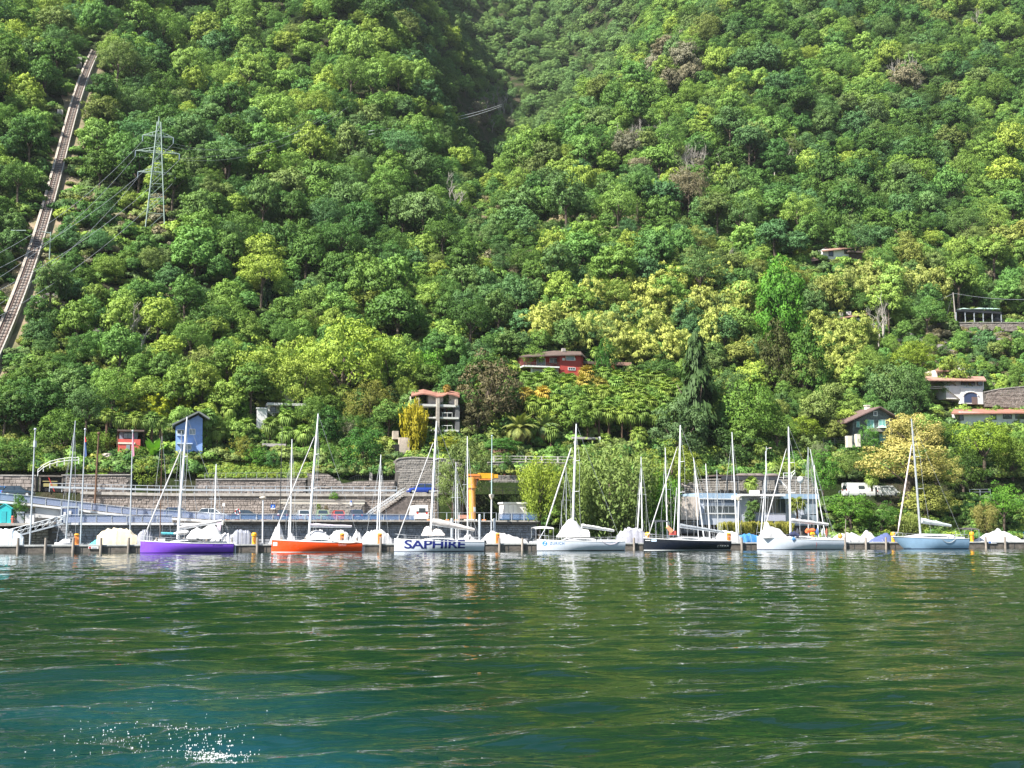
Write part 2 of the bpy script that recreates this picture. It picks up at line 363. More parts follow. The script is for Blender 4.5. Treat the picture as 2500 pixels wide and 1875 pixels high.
# ================================================================ WATER
def water():
    rs = 9 * np.exp(np.linspace(0, math.log(262 / 9.), 600)); nc = 820
    azs = YAW + np.linspace(R(-38), R(38), nc)
    A, Rr = np.meshgrid(azs, rs); X = Rr * np.sin(A); Y = Rr * np.cos(A)
    rg = np.random.RandomState(4); Z = np.zeros_like(X); sp = Rr * (math.log(262 / 9.) / 600)
    # ripples: short crested, running mostly towards the quay
    for k in range(80):
        L = .38 * (4.2 / .38) ** rg.rand(); th = rg.normal(R(80), R(27)); kx, ky = math.cos(th) * 2 * math.pi / L, math.sin(th) * 2 * math.pi / L
        amp = .0038 * L ** .72 * (0.6 + .8 * rg.rand())
        fade = np.clip((L * abs(math.sin(th)) / sp - 2.0) / 2.5, 0, 1) + 0
        wob = 1.5 * fbm(X / 9. + k, Y / 9., 40 + k % 5, 2)
        Z += amp * fade * np.sin(kx * X + ky * Y + rg.rand() * 6.28 + wob)
    # patches of smoother and rougher water
    Z *= .55 + .75 * (fbm(X / 16., Y / 26., 71, 3) * .5 + .5)
    # the wake of the boat: a fan of crests from the lower left
    P = at(-300, 1875, 16) ; 
    d0 = Vector((math.cos(R(14)), math.sin(R(14))))         # crest direction
    ox, oy = -4.0, 18.0
    u = (X - ox) * d0.x + (Y - oy) * d0.y; v = -(X - ox) * d0.y + (Y - oy) * d0.x
    near = np.exp(-np.maximum(u + 2, 0) / 26.) * ss(-9, -3, v) * (1 - ss(60, 95, v))
    ph = v / 3.1 + .6 * fbm(u / 7., v / 7., 55, 2) + u * .012
    crest = np.sin(2 * math.pi * ph); Z += near * .11 * (np.exp(1.1 * crest) / 2.0 - .6)
    # turbulent hump of churned water at the lower left corner
    q = proj_np(X, Y); foam = np.clip(1 - np.hypot((X - FX) / 3.6, (Y - FY) / 6.5), 0, 1)
    Z += foam * .10 * fbm(X / .8, Y / .8, 81, 3)
    V = np.stack([X.ravel(), Y.ravel(), Z.ravel()], 1); m = len(rs)
    i, j = np.meshgrid(np.arange(m - 1), np.arange(nc - 1), indexing='ij'); a = (i * nc + j).ravel()
    Q = np.stack([a, a + 1, a + nc + 1, a + nc], 1)
    # the rest of the lake: plain sheet round the fan
    ex = []; eq = []
    def ring(pts):
        o = len(V) + len(ex); ex.extend(pts); return o
    nb = 24; out = []
    a1 = azs[-1]; a2 = azs[0] + 2 * math.pi; aa = np.linspace(a1, a2, 60)
    radii = [0.0, 9.0, 60., 262., 2500.]
    for r in radii: out.append(ring([(r * math.sin(t), r * math.cos(t), 0) for t in aa]))
    for ri in range(len(radii) - 1):
        for k in range(59): eq.append((out[ri] + k, out[ri] + k + 1, out[ri + 1] + k + 1, out[ri + 1] + k))
    ab = np.linspace(azs[0], azs[-1], 30); o1 = ring([(0, 0, 0)] * 1 + [(9.0 * math.sin(t), 9.0 * math.cos(t), 0) for t in ab])
    for k in range(29): eq.append((o1, o1 + 1 + k, o1 + 2 + k, o1))
    eq = [q if q[3] != q[0] else (q[0], q[1], q[2], q[2]) for q in eq]
    V2 = np.concatenate([V, np.array(ex, float)]); Q2 = np.concatenate([Q, np.array([q for q in eq if q[2] != q[3]])])
    M = bpy.data.materials.new('lake_water'); M.use_nodes = True; t = M.node_tree; b = t.nodes['Principled BSDF']
    b.inputs['Roughness'].default_value = .0; b.inputs['IOR'].default_value = 1.333
    g = t.nodes.new('ShaderNodeNewGeometry'); mp = t.nodes.new('ShaderNodeMapping'); mp.inputs['Rotation'].default_value = (0, 0, R(-12)); mp.inputs['Scale'].default_value = (.5, 1.7, 1)
    t.links.new(g.outputs['Position'], mp.inputs[0])
    na = t.nodes.new('ShaderNodeTexNoise'); na.inputs['Scale'].default_value = 1.1; na.inputs['Detail'].default_value = 2.0; na.inputs['Distortion'].default_value = .8
    nb_ = t.nodes.new('ShaderNodeTexNoise'); nb_.inputs['Scale'].default_value = 3.1; nb_.inputs['Detail'].default_value = 1.5; nb_.inputs['Distortion'].default_value = .5
    for n_ in (na, nb_): t.links.new(mp.outputs[0], n_.inputs[0])
    b1 = t.nodes.new('ShaderNodeBump'); b1.inputs['Strength'].default_value = 1; b1.inputs['Distance'].default_value = WB1; t.links.new(na.outputs[0], b1.inputs['Height'])
    b2 = t.nodes.new('ShaderNodeBump'); b2.inputs['Strength'].default_value = 1; b2.inputs['Distance'].default_value = WB2; t.links.new(nb_.outputs[0], b2.inputs['Height']); t.links.new(b1.outputs[0], b2.inputs['Normal'])
    t.links.new(b2.outputs[0], b.inputs['Normal'])
    # churned, aerated water is paler and bluer
    at_ = t.nodes.new('ShaderNodeAttribute'); at_.attribute_name = 'churn'
    mx = t.nodes.new('ShaderNodeMix'); mx.data_type = 'RGBA'; mx.inputs[6].default_value = WCOL; mx.inputs[7].default_value = (.003, .042, .052, 1)
    t.links.new(at_.outputs['Fac'], mx.inputs[0]); t.links.new(mx.outputs[2], b.inputs['Base Color'])
    me = np_mesh('lake', V2, Q2, M, True)
    ca = me.attributes.new('churn', 'FLOAT', 'POINT'); c = np.zeros(len(V2)); 
    ch = np.clip(1.5 - np.hypot((X - FX + 1) / 5., (Y - FY) / 9.), 0, 1) * (.75 + .5 * fbm(X / 2.2, Y / 3.2, 90, 3)); c[:len(V)] = np.clip(ch, 0, 1).ravel()
    ca.data.foreach_set('value', c.astype(np.float32))
    o = put('water', me); o['kind'] = 'structure'; o['label'] = 'green lake water with long ripples and boat wake'
    # bubbles and foam drops
    fb = MB(); r2 = random.Random(8)
    for k in range(900):
        if k < 640: px = r2.gauss(515, 38); py = 1852 - abs(r2.gauss(0, 1)) * 26 + (px - 515) * .1 + r2.uniform(-14, 30)
        else: px = r2.gauss(360, 130); py = r2.gauss(1800, 34)
        if py < 1700 or px < 20: continue
        d = ray(px, py); tt = -CH / d.z; p = (d.x * tt, d.y * tt); ii = min(len(rs) - 1, max(0, int(round(math.log(math.hypot(*p) / 9.) / math.log(262 / 9.) * 599)))); jj = min(nc - 1, max(0, int(round((math.atan2(p[0], p[1]) - azs[0]) / (azs[-1] - azs[0]) * (nc - 1))))); zz = float(Z[ii, jj]); s = r2.uniform(.0025, .0075) * (1.6 if r2.random() < .12 else 1)
        fb.box(p[0] - s * r2.uniform(.7, 1.6), p[0] + s * r2.uniform(.7, 1.6), p[1] - s, p[1] + s * r2.uniform(1, 2), zz - .01, zz + .004 + s * .5, 0, s * .4, s * .4)
    solo('foam', fb, white_paint, 'white flecks of foam on the churned water at the lower left', 'foam', kind='stuff')
def proj_np(X, Y): return None
_d = ray(330, 1850); _t = -CH / _d.z; FX, FY = _d.x * _t, _d.y * _t
WB1 = .034; WB2 = .013; WCOL = (.0013, .017, .0075, 1)
water()

# ================================================================ PLANT MESHES
class NPLeaves:
    def __init__(s): s.c = []; s.n = []; s.sz = []; s.t = []; s.asp = []; s.up = []
    def add(s, c, n, sz, tint, asp=1.0, up=None):
        s.c.append(c); s.n.append(n); s.sz.append(sz); s.t.append(tint); s.asp.append(np.full(len(c), asp)); s.up.append(up if up is not None else np.zeros((len(c), 3)))
    def build(s, name, rg, jitter=.55, tri=False):
        C = np.concatenate(s.c); N = np.concatenate(s.n); S = np.concatenate(s.sz)[:, None]; T = np.concatenate(s.t); A = np.concatenate(s.asp)[:, None]; U = np.concatenate(s.up)
        n = N + rg.normal(0, jitter, N.shape); n /= np.linalg.norm(n, axis=1)[:, None] + 1e-9
        r = rg.normal(0, 1, N.shape); hasup = (np.abs(U).sum(1) > 0)[:, None]; r = np.where(hasup, U, r)
        a = np.cross(n, r); a /= np.linalg.norm(a, axis=1)[:, None] + 1e-9; b = np.cross(a, n)
        V = np.stack([C - a * S * .62, C + b * S * A, C + a * S * .62, C - b * S * A], 1) + rg.normal(0, .12, (len(C), 4, 3)) * S[:, None]
        k = len(C); Q = np.arange(4 * k).reshape(k, 4)
        me = np_mesh(name, V.reshape(-1, 3), Q, FOL, True)
        at_ = me.attributes.new('tint', 'FLOAT', 'FACE'); at_.data.foreach_set('value', np.clip(T, 0, 1).astype(np.float32))
        sn = N + .25 * n; sn /= np.linalg.norm(sn, axis=1)[:, None] + 1e-9
        try: me.normals_split_custom_set_from_vertices(np.repeat(sn, 4, 0).tolist())
        except Exception as e: print('normals', e)
        return me
def sph(rg, n, zmin=-1.):
    v = rg.normal(0, 1, (n * 3, 3)); v /= np.linalg.norm(v, axis=1)[:, None]; v = v[v[:, 2] > zmin]
    return v[:n]
def crown(name, seed, nl=46, npl=75, leaf=.06, lr=(.20, .36), zs=.8, rad=.74, zmin=-.55, cone=0., jit=.6, asp=1., amp=.16):
    rg = np.random.RandomState(seed); L = NPLeaves(); d = sph(rg, nl, zmin); k = len(d)
    rr = rad * (.80 + .28 * rg.rand(k)); cz = d[:, 2] * rr * zs
    sc_ = 1 - cone * np.clip((cz + .5), 0, 1.5) / 1.4
    C = np.stack([d[:, 0] * rr * sc_, d[:, 1] * rr * sc_, cz], 1)
    # big irregularity of the outline
    C *= (1 + amp * np.sin(3 * np.arctan2(C[:, 1], C[:, 0]) + seed) + .5 * amp * rg.normal(0, 1, k))[:, None]
    for i in range(k):
        r = lr[0] + (lr[1] - lr[0]) * rg.rand(); m = int(npl * (r / .28) ** 2) + 10
        q = sph(rg, m, -.45); m = len(q)
        P = C[i] + q * r * np.array([1, 1, .72]) * (.82 + .3 * rg.rand(m, 1))
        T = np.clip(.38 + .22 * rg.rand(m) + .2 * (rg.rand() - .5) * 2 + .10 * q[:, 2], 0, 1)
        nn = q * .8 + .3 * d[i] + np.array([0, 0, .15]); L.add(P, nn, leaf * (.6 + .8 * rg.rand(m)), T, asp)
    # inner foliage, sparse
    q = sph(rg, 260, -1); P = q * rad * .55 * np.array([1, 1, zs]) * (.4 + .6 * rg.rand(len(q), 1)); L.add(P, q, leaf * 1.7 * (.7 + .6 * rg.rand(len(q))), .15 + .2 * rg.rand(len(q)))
    return L.build(name, rg, jit)
def plume(name, seed, ns=34, npl=80, leaf=.055, spread=.62, droop=.25, asp=2.0):
    rg = np.random.RandomState(seed); L = NPLeaves()
    for i in range(ns):
        a = rg.rand() * 6.283; r = spread * math.sqrt(rg.rand()); h = .9 - .55 * r + .35 * (rg.rand() - .5); b0 = np.array([math.cos(a) * r * .6, math.sin(a) * r * .6, -.9])
        top = np.array([math.cos(a) * (r + .18), math.sin(a) * (r + .18), h]); m = npl; t = rg.rand(m) ** .7
        P = b0 + (top - b0) * t[:, None]; w = .20 * (1 - .55 * t) + .03; off = sph(rg, m)[:m]; off = np.resize(off, (m, 3)); P = P + off * w[:, None] * np.array([1, 1, .6])
        P[:, 2] -= droop * (t ** 3) * .2
        nn = off * .7 + np.array([math.cos(a) * .3, math.sin(a) * .3, .45]); T = .25 + .35 * t + .3 * rg.rand(m) + .15 * (rg.rand() - .5)
        L.add(P, nn, leaf * (.6 + .8 * rg.rand(m)), T, asp, np.tile(np.array([math.cos(a) * .5, math.sin(a) * .5, 1.]), (m, 1)) + rg.normal(0, .35, (m, 3)))
    return L.build(name, rg, .45)
def conifer(name, seed, tiers=17, leaf=.05):
    rg = np.random.RandomState(seed); L = NPLeaves()
    for k in range(tiers):
        z = -.95 + 1.9 * k / tiers; R0 = (1 - (z + .95) / 1.95) ** .8 * .95 + .05; nb = 9
        for j in range(nb):
            a = rg.rand() * 6.283; rr = R0 * (.7 + .45 * rg.rand()); m = 46; t = rg.rand(m) ** .6
            P = np.stack([np.cos(a) * rr * t, np.sin(a) * rr * t, z - .22 * t * R0 + 0 * t], 1) + rg.normal(0, .05, (m, 3)) * np.array([1, 1, .7]); P[:, 2] -= np.abs(rg.normal(0, .05, m))
            L.add(P, np.tile(np.array([math.cos(a) * .6, math.sin(a) * .6, .6]), (m, 1)), leaf * (.6 + .7 * rg.rand(m)), .2 + .5 * rg.rand(m) * t + .1, 1.8, np.tile(np.array([math.cos(a), math.sin(a), -.6]), (m, 1)))
    return L.build(name, rg, .4)
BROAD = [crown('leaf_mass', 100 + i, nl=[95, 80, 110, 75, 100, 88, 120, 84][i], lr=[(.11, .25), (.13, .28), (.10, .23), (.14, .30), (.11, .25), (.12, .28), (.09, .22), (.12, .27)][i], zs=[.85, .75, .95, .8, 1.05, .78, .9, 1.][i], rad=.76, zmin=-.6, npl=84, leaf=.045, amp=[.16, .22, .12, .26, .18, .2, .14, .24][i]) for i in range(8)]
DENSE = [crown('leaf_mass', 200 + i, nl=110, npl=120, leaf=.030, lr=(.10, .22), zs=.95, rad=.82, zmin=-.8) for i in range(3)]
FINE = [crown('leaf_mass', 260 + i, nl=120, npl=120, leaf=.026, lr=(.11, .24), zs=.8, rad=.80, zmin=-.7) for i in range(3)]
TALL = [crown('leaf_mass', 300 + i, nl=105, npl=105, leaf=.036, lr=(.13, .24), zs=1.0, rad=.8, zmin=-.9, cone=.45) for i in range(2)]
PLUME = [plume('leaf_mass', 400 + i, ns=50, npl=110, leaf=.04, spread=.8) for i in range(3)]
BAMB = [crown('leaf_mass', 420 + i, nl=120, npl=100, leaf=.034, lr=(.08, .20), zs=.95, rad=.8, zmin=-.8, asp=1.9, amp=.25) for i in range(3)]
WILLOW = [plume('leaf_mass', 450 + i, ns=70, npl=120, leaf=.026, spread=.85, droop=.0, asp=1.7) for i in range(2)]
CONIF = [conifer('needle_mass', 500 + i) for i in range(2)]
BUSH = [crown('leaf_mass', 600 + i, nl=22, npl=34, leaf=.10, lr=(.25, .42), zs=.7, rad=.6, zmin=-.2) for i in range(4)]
def trunk_mesh(seed, n=6, limbs=5, m=bark):
    r = random.Random(seed); b = MB(); b.tube([(0, 0, -2.2), (.03, .02, -1.2), (-.02, 0, -.55), (.02, .02, .1)], [.085, .065, .055, .03], n)
    for i in range(limbs):
        a = r.random() * 6.28; l = r.uniform(.4, .65); z = r.uniform(-.8, -.3)
        b.tube([(0, 0, z), (math.cos(a) * l * .45, math.sin(a) * l * .45, z + .3), (math.cos(a) * l, math.sin(a) * l, z + .62)], [.035, .026, .01], 5)
    return b.mesh('trunk', m, smooth='all')
TRUNKS = [trunk_mesh(i) for i in range(4)]
TRUNKP = trunk_mesh(9, m=bark_pale)
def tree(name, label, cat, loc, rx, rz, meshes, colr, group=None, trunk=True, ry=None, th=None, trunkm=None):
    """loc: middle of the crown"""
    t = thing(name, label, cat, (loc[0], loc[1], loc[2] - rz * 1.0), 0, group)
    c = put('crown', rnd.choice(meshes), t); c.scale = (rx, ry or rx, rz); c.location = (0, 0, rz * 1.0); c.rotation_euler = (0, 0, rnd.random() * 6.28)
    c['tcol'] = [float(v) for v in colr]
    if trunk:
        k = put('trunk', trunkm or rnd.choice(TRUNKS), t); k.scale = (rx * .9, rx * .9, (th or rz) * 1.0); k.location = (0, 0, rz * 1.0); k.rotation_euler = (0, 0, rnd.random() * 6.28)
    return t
def vary(c, a=.12, h=.10):
    k = 1 + rnd.uniform(-a, a); w = rnd.uniform(-h, h)
    return (max(.005, c[0] * k * (1 + w)), max(.01, c[1] * k * (1 + w * .25)), max(.004, c[2] * k * (1 - w * .6)))
# ================================================================ WALLS, ROADS, QUAYS
def stones(x0, x1, y, zlo, zhi, seed, sw=.55, sh=.30, skip=None, holes=True):
    """uneven stones standing proud of a wall plane; zlo, zhi are functions of x"""
    r = random.Random(seed); m = MB(); z = min(zlo(x0), zlo(x1), zlo((x0 + x1) / 2)); zt = max(zhi(x0), zhi(x1), zhi((x0 + x1) / 2))
    while z < zt:
        h = sh * r.uniform(.65, 1.4); x = x0 + r.uniform(-.3, 0)
        while x < x1:
            w = sw * r.uniform(.5, 1.5); xm = x + w / 2
            if x > x0 and x + w < x1 and z + .02 >= zlo(xm) and z + h <= zhi(xm) + .02 and not (skip and skip(xm, z + h / 2)):
                g = .025; d = r.uniform(.03, .11); t = r.uniform(.02, .06); j = [r.uniform(-.05, .05) for _ in range(8)]
                a, b, c, e = x + g, x + w - g, z + g, z + h - g
                if not (holes and r.random() < .012):
                    m.add([(a, y, c), (b, y, c), (b, y, e), (a, y, e), (a + t + j[0] * .5, y - d, c + t), (b - t + j[1] * .5, y - d, c + t + j[2] * .4), (b - t, y - d, e - t + j[3] * .4), (a + t, y - d, e - t)],
                          [(4, 5, 6, 7), (0, 1, 5, 4), (1, 2, 6, 5), (2, 3, 7, 6), (3, 0, 4, 7)])
            x += w
        z += h
    return m
def cst(v): return lambda x: v
# --- retaining wall below the upper road
RX0 = at(195, 1240, 188).x; RX1 = at(1068, 1240, 188).x
stair_x0, stair_z0 = xz(890, 1262, 187); stair_x1, stair_z1 = xz(985, 1201, 187)
t = thing('retaining_wall', 'long grey rubble-stone retaining wall behind the parked cars', 'stone wall', (RX0, 188, DECKZ))
m = MB(); xs = np.linspace(RX0, RX1, 24); top = [(x, roadz(x) - .25) for x in xs]
m.prism([(RX0, DECKZ - 1.2)] + top[:0] + [(RX1, DECKZ - 1.2)] + top[::-1], 187.75, 188.4); part('wall_body', m, mortar, t)
px0 = at(682, 1240, 187.6).x; px1 = at(888, 1240, 187.6).x
part('stone_facing', stones(RX0, RX1, 187.75, cst(DECKZ - .3), lambda x: roadz(x) - .3, 3, skip=lambda x, z: px0 < x < px1 and z < roadz(x) - 1.2), stone, t, kind='stuff')
m = MB()
for i in range(23): m.add([(xs[i], 187.45, top[i][1]), (xs[i + 1], 187.45, top[i + 1][1]), (xs[i + 1], 187.45, top[i + 1][1] + .42), (xs[i], 187.45, top[i][1] + .42), (xs[i], 188.1, top[i][1] + .42), (xs[i + 1], 188.1, top[i + 1][1] + .42), (xs[i], 188.1, top[i][1]), (xs[i + 1], 188.1, top[i + 1][1])], [(0, 1, 2, 3), (3, 2, 5, 4), (0, 6, 7, 1)])
part('coping', m, concrete, t)
# --- plastered bay with ashlar below it
t = thing('wall_bay', 'stone bay with a pale plaster band in front of the retaining wall', 'wall bay', (px0, 187.3, DECKZ)); zt = roadz((px0 + px1) / 2) - .85
m = MB(); m.box(px0, px1, 186.9, 187.74, DECKZ - .3, zt); part('wall_body', m, mortar, t)
zb = at(780, 1230, 187).z
part('ashlar_facing', stones(px0, px1, 186.9, cst(DECKZ - .2), cst(zb), 5, .62, .3, holes=False), stone2, t, kind='stuff')
m = MB(); m.box(px0 - .03, px1 + .03, 186.82, 186.91, zb, zt - .12); part('plaster_band', m, cream, t)
m = MB(); m.box(px0 - .1, px1 + .1, 186.7, 187.7, zt - .12, zt + .06); part('coping', m, concrete, t)
# --- stairs in front of the wall, rising to the right
t = thing('stone_staircase', 'outside stone staircase climbing right from the car park to the upper road', 'staircase', (stair_x0, 186.5, DECKZ))
n = 17; sb = MB(); dx = (stair_x1 - stair_x0) / n; zt_ = float(roadz(stair_x1)) ; dz = (zt_ - DECKZ) / n
for i in range(n):
    s = MB(); x = stair_x0 + i * dx; s.box(x, x + dx * 1.15, 185.4, 187.3, DECKZ + (i + .35) * dz, DECKZ + (i + 1) * dz); part('step', s, stone2, t)
s = MB(); s.prism([(stair_x0 + .4, DECKZ - .2), (at(1003, 1240, 186).x, DECKZ - .2), (at(1003, 1240, 186).x, zt_ - .35), (stair_x1 + .2, zt_ - .35)], 185.6, 187.2); part('stair_wall', s, mat('dark_rubble', (.13, .11, .10), .9, .6, 1.5, bump=1, bs=5), t)
for yy in (185.45, 187.25):
    s = MB(); s.tube([(stair_x0, yy, DECKZ + 1), (stair_x1, yy, zt_ + 1)], .035, 6); s.tube([(stair_x0, yy, DECKZ + .55), (stair_x1, yy, zt_ + .55)], .02, 5)
    for i in range(0, n + 1, 3): s.tube([(stair_x0 + i * dx, yy, DECKZ + i * dz), (stair_x0 + i * dx, yy, DECKZ + i * dz + 1)], .025, 5)
    part('handrail', s, steel, t)
# --- upper road
m = MB(); xa, xb = -110, 210; xs = np.linspace(xa, xb, 60)
for i in range(59):
    a, b = xs[i], xs[i + 1]; m.add([(a, 187.9, roadz(a) + .03), (b, 187.9, roadz(b) + .03), (b, 195.8, roadz(b) + .03), (a, 195.8, roadz(a) + .03)], [(0, 1, 2, 3)])
struct('road', m, asphalt, 'lakeside road above the retaining wall')
# --- railings
def railing(name, label, pts, Hh=1.05, rails=(1.0, .55), step=2.0, m_=steel, rad=.045, pr=.04, panel=None, group=None, cat='railing', beam=False, sq=False):
    t = thing(name, label, cat, pts[0], 0, group); P = [Vector(p) for p in pts]; L = [0]
    for i in range(len(P) - 1): L.append(L[-1] + (P[i + 1] - P[i]).length)
    def pos(s):
        for i in range(len(P) - 1):
            if s <= L[i + 1] + 1e-6: return P[i].lerp(P[i + 1], (s - L[i]) / max(1e-6, L[i + 1] - L[i]))
        return P[-1]
    n = max(1, int(round(L[-1] / step)))
    if n < 300:
        pm_ = MB(); pm_.box(-rad, rad, -rad, rad, -.1, Hh); me = pm_.mesh('post', m_)
        for i in range(n + 1): o = put('post', me, t); o.location = pos(L[-1] * i / n) - P[0]
    for k, h in enumerate(rails):
        b = MB(); b.tube([p + Vector((0, -.05, h * Hh)) for p in P], pr, 6); part('rail', b, m_, t)
    if beam:
        b = MB()
        for i in range(len(P) - 1): b.bar(P[i] + Vector((0, -.1, .58)), P[i + 1] + Vector((0, -.1, .58)), .07, .28)
        part('crash_barrier', b, m_, t)
    if panel:
        mp, z0, z1 = panel
        for i in range(n):
            a, c = pos(L[-1] * i / n), pos(L[-1] * (i + 1) / n); b = MB(); e = (c - a).normalized() * .06
            b.add([a + e + Vector((0, .03, z0)), c - e + Vector((0, .03, z0)), c - e + Vector((0, .03, z1)), a + e + Vector((0, .03, z1)), a + e + Vector((0, .05, z0)), c - e + Vector((0, .05, z0)), c - e + Vector((0, .05, z1)), a + e + Vector((0, .05, z1))],
                  [(0, 1, 2, 3), (7, 6, 5, 4), (0, 4, 5, 1), (3, 2, 6, 7), (0, 3, 7, 4), (1, 5, 6, 2)]); part('panel', b, mp, t)
    return t
X = lambda px, Y, py=1250: at(px, py, Y).x
xr = np.linspace(X(118, 187.8), X(968, 187.8), 14)
railing('road_railing', 'long galvanised railing with crash barrier along the upper road', [(x, 187.8, float(roadz(x)) + .1) for x in xr], 1.15, beam=True, step=1.75)
xr = np.linspace(X(1195, 187.8), X(1290, 187.8), 3)
railing('road_railing', 'short thin railing on the road behind the yellow crane', [(x, 187.8, float(roadz(x)) + .1) for x in xr], 1.1, rails=(1, .5), rad=.03, pr=.025, m_=darkm)
xr = np.linspace(X(2050, 187.6), X(2200, 187.6), 4)
railing('road_railing', 'thin railing in front of the white caravan', [(x, 187.6, float(roadz(x)) + .1) for x in xr], .9, rails=(1,), rad=.03, pr=.03)
xr = np.linspace(X(2370, 187.6), X(2420, 187.6), 2)
railing('road_railing', 'short dark railing right of the golden tree', [(x, 187.6, float(roadz(x)) + .1) for x in xr], 1.0, rails=(1, .5), rad=.03, pr=.03)
# --- wall behind the road
def backwall(label, pxs, tops, Y, seed, name='garden_wall', d=.5, bot=None, sw=.55, sh=.3, m_=stone, cope=True):
    P = [(X(px, Y, py), at(px, py, Y).z) for px, py in zip(pxs, tops)]; bx = [p[0] for p in P]; bz = [p[1] for p in P]
    x0, x1 = bx[0], bx[-1]; zb = bot if bot is not None else (lambda x: float(roadz(x)) - .1)
    zt = lambda x: float(np.interp(x, bx, bz))
    t = thing(name, label, 'stone wall', (x0, Y, zb(x0))); m = MB(); m.prism([(x0, zb(x0)), (x1, zb(x1))] + [(p[0], p[1]) for p in P[::-1]], Y, Y + d + 3.2); part('wall_body', m, mortar, t)
    part('stone_facing', stones(x0, x1, Y, zb, zt, seed, sw, sh), m_, t, kind='stuff')
    if cope:
        m = MB()
        for a, b in zip(P[:-1], P[1:]): m.bar((a[0], Y + .15, a[1] + .07), (b[0], Y + .15, b[1] + .07), .6, .16)
        part('coping', m, concrete, t)
    return t
backwall('low rubble wall behind the road under the grass bank', [478, 748], [1172, 1171], 195.5, 11)
backwall('broken rubble wall right of the grass bank, with a stepped top', [752, 800, 838, 870, 965], [1155, 1157, 1180, 1174, 1172], 195.4, 12, cope=False)
backwall('tall ashlar retaining wall with a sunlit top above the blue car', [966, 975, 1005, 1068, 1130], [1125, 1120, 1117, 1120, 1125], 195.6, 13, sw=.6, sh=.26, m_=stone2, bot=lambda x: float(roadz(x)) - .1)
backwall('terraced brick-grey wall right of the crane arm', [1190, 1250, 1330, 1420], [1130, 1128, 1130, 1132], 197.3, 14, sw=.5, sh=.2, m_=stone2, bot=lambda x: float(roadz(x)))
backwall('lower terrace wall under the flower pots, right of the crane arm', [1190, 1300], [1163, 1163], 196.2, 15, sw=.5, sh=.2, m_=stone2)
backwall('grey rendered stone wall above the ramp at the far left', [-60, 88], [1161, 1162], 190.5, 16, sw=.9, sh=.5, bot=lambda x: float(roadz(x)) - 1.5)
backwall('terraced wall with a black plant pot, left of the blue house', [150, 318], [1161, 1160], 195.4, 17)
backwall('upper garden wall below the pale rocks', [160, 312], [1136, 1140], 196.9, 18, cope=False, bot=lambda x: float(roadz(x)) + 1.0)
backwall('rough stone wall behind the boathouse terrace', [1590, 1700, 1960, 1990], [1182, 1172, 1165, 1170], 190.5, 19, bot=lambda x: float(roadz(x)) - 1.5, m_=stone2)
backwall('dark wall under the road at the right edge of the golden tree', [2360, 2430], [1222, 1222], 187.0, 20, bot=lambda x: 2.0)
protect(480, 1150, 970, 1210, 195); protect(966, 1112, 1062, 1200, 198); protect(1195, 1130, 1300, 1200, 196); protect(0, 1160, 320, 1240, 190); protect(170, 1105, 300, 1165, 197)
# dark service openings
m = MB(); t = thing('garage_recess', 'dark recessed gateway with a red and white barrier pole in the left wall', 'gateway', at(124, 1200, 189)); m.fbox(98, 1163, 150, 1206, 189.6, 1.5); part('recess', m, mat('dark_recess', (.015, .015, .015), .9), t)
m = MB(); m.fbox(95, 1160, 153, 1164, 189.2, 1); m.fbox(95, 1164, 99, 1200, 189.3, .8); m.fbox(150, 1164, 154, 1206, 189.3, .8); part('surround', m, dark_concrete, t)
m = MB(); m.fbox(104, 1174, 140, 1176, 189.4, .1); m.fbox(105, 1180, 140, 1188, 189.5, .1); part('shelf', m, mat('brass_shelf', (.35, .30, .12), .6), t)
m = MB(); m.tube([at(119, 1166, 188.6), at(133, 1200, 188.6)], .07, 6); part('barrier_pole', m, redp, t)
m = MB(); m.fbox(152, 1176, 160, 1193, 189.4, .3); part('door', m, darkm, t)
protect(90, 1155, 160, 1210, 189)

# --- car park deck over the water
t = thing('car_park_deck', 'long concrete car park deck carried above the harbour wall', 'deck', (DECKX0, 175, DECKZ))
m = MB(); m.box(DECKX0, DECKX1, 175, 187.74, DECKZ - .22, DECKZ); part('slab', m, concrete, t)
m = MB(); m.box(DECKX0, DECKX1, 175.25, 175.7, DECKZ - .5, DECKZ - .22); part('edge_beam', m, dark_concrete, t)
n = int((DECKX1 - DECKX0) / 2.6)
mb_ = MB(); mb_.box(-.12, .12, 175.1, 176.0, -.5, -.22); me = mb_.mesh('bracket', darkm, (0, 175, 0))
for i in range(n): o = put('bracket', me, t); o.location = (2.6 * i + 1, 0, 0)
# harbour wall in the shade under it
HX0 = X(128, 177); 
t = thing('harbour_wall', 'dark grey stone harbour wall in the shade under the deck', 'stone wall', (HX0, 177, 0)); m = MB(); m.box(HX0, DECKX1, 176.1, 176.5, -1.5, DECKZ - .25); part('wall_body', m, mortar, t)
part('stone_facing', stones(HX0, DECKX1, 176.1, cst(-.3), cst(DECKZ - .3), 30, .75, .36, holes=False), mat('harbour_stone', (.40, .41, .44), .9, .0, 1.2, bump=.6, bs=9, c2=(.20, .20, .22)), t, kind='stuff')
t = thing('boulder_slope', 'sunlit rough stone revetment left of the shaded harbour wall', 'stone wall', (X(-80, 176), 176, 0)); m = MB(); m.box(X(-80, 176), HX0 + .2, 176.4, 177.6, -1, 3.0); part('wall_body', m, mortar, t)
part('stone_facing', stones(X(-80, 176), HX0 + .1, 176.4, cst(-.2), cst(3.0), 31, .8, .36), rockmat, t, kind='stuff')
